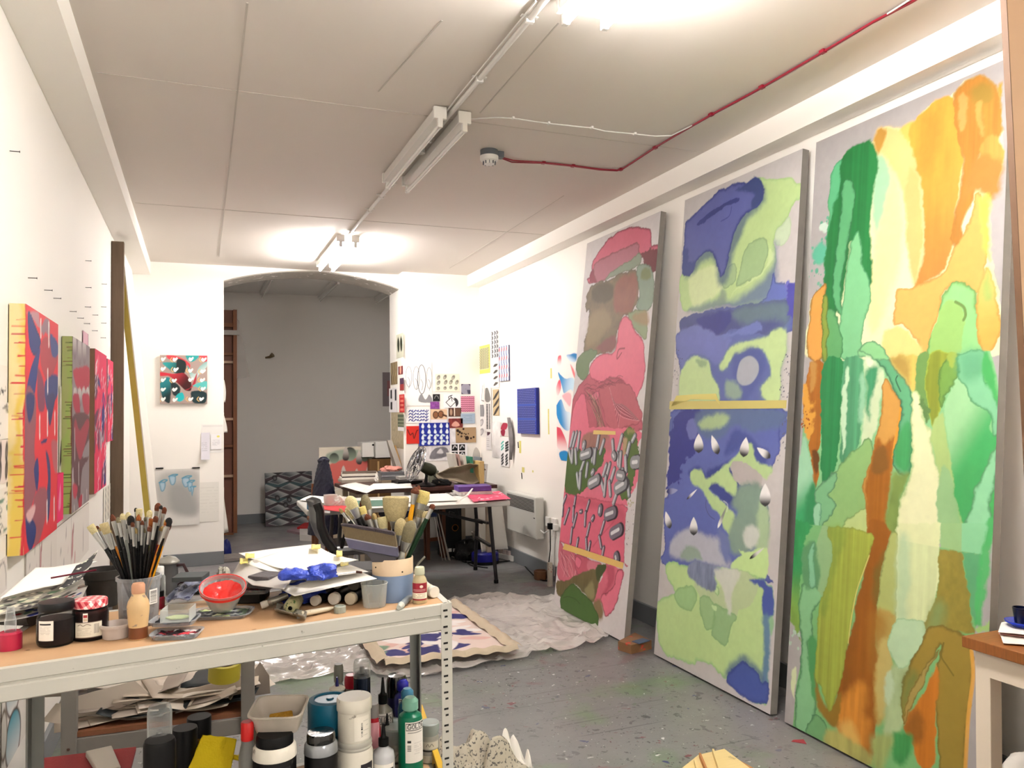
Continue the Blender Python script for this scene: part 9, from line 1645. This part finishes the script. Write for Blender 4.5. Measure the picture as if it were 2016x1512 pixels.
# blue rag and skirting board bits at the arch
m = lump(ony(446,1066,8.98)*np.array([1,1,0]),(.05,.05,.11),.3,2,4); put('blue_bag', m, mat('navy_plastic', '#1c2870', .4), smooth=1, label='small navy bag hanging low beside the arch', cat='bag')
m = MB(); p = onz(470,1100); m.box((p[0], p[1], .02),(.5,.3,.03),.1); put('worn_plank', m, mat('paint_worn_plank', '#8f8884', .8, var=.25, vs=20), label='worn flat board on the floor inside the arch', cat='board')
# ================================================================== WHITE STOOL TABLE AND BOARD AT THE RIGHT
t = empty('side_table', (2.55,1.6,0), 'white side table with thick wooden top at the right edge', 'table'); M_bwood = mat('oiled_butcher_wood', '#9a6434', .45, var=.3, vs=6, stretch=(3,30,3)); M_wt = mat('cream_white_paint', '#e8ddcc', .45, var=.03)
tx0, ty1 = 2.304,1.855; m = MB(); m.box((tx0+.3, ty1-.35,.75-.0175),(.6,.7,.035)); put('wooden_top', m, M_bwood, t, bevel=.002)
for x, y, dx, dy in ((tx0+.055, ty1-.05,-.012,.01),(tx0+.545, ty1-.05,.012,.01),(tx0+.055, ty1-.65,-.012,-.01),(tx0+.545, ty1-.65,.012,-.01)):
    m = MB(); w = .026; b = np.array([x+dx, y+dy, 0]); a = np.array([x, y, .715]); m.hexa([b+[-w, -w, 0], b+[w, -w, 0], b+[w, w, 0], b+[-w, w, 0], a+[-w, -w, 0], a+[w, -w, 0], a+[w, w, 0], a+[-w, w, 0]]); put('leg', m, M_wt, t, bevel=.002)
for c, d in (((tx0+.035, ty1-.35,.675),(.02,.56,.08)),((tx0+.565, ty1-.35,.675),(.02,.56,.08)),((tx0+.3, ty1-.035,.675),(.46,.02,.08)),((tx0+.3, ty1-.665,.675),(.46,.02,.08))): m = MB(); m.box(c, d); put('apron', m, M_wt, t)
m = MB(); m.box((tx0-.001, ty1-.245,.7335),(.004,.05,.037)); m.box((tx0+.04, ty1-.245,.7515),(.08,.05,.002)); put('masking_tape', m, M_mask, t)
def sz(px, py, z=.75): return onz(px, py, z)
for k, (c4, h_, mt, lb) in enumerate((([(1975,1268),(2060,1275),(2050,1240),(1968,1250)], .003, M_paper_w, 'white paper lowest of the sheets on the side table'),([(1966,1250),(2060,1262),(2050,1235),(1972,1238)], .010, mat('crimson_edged_card', '#b88c84', .6), 'reddish card between the white sheets on the side table'),([(1965,1246),(2060,1256),(2050,1225),(1972,1228)], .020, M_paper_w, 'folded white paper topmost on the side table'))):
    m = quadsheet([sz(x, y, .75+h_) for x, y in c4], lambda a, b: .004*N1(a, b, 4,2)+.004,14,10); put('paper_sheet', m, mt, smooth=1, solid=.0015, label=lb, cat='paper')
C = sz(2022,1240,.775); vessel('blue_dish', 'cobalt blue dish at the right edge on the side table', 'dish', (C[0]+.02, C[1]+.03,.775),.05,.02, [('dish', [(.5,0),(1,.8),(1,1),(.9,1),(.5,.2),(.01,.2)], mat('cobalt_glaze', '#2440b8', .2), False)])
vessel('dark_cup', 'dark blue cup standing in the blue dish', 'cup', (C[0]+.03, C[1]+.04,.785),.024,.05, [('cup', [(.8,0),(1,.9),(1,1),(.9,1),(.8,.1),(.01,.1)], mat('ink_blue_glaze', '#141c3c', .2), False)])

p = ony(2010,1492,1.9); m = lump((p[0]+.05,1.9, max(0, p[2]-.12)),(.1,.08,.09),.3,2,6); put('white_bag', m, M_paper, smooth=1, label='white plastic bag beneath the side table', cat='bag')
m = MB(); m.box((p[0]+.06,1.9, max(0.02, p[2]-.12)/2),(.2,.2, max(.04, p[2]-.12))); put('dark_crate', m, M_blk, label='dark crate carrying the white bag beneath the side table', cat='crate')
# tall board at the right edge
yb = 1.5; a = ony(1969,0, yb); b = ony(2014,900, yb); d = (b-a)/(b[2]-a[2]); top_ = a+d*(2.80-a[2]); foot = a+d*(.0-a[2])
t = empty('tall_board', foot, 'tall tan board with dark edge standing at the right edge of the photo', 'board')
m = MB(); w = .003; m.hexa([foot-[0,.018,0], foot+[w, -.018,0], foot+[w, 0,0], foot, top_-[0,.018,0], top_+[w, -.018,0], top_+[w, 0,0], top_]); put('dark_edge', m, mat('dark_brown_edge', '#6c5038', .6, var=.2, vs=8), t)
m = MB(); m.hexa([foot+[w, -.018,0], foot+[.36,-.018,0], foot+[.36,0,0], foot+[w, 0,0], top_+[w, -.018,0], top_+[.36,-.018,0], top_+[.36,0,0], top_+[w, 0,0]]); put('board_face', m, mat('tan_melamine', '#c4a484', .5, var=.08, vs=3), t)
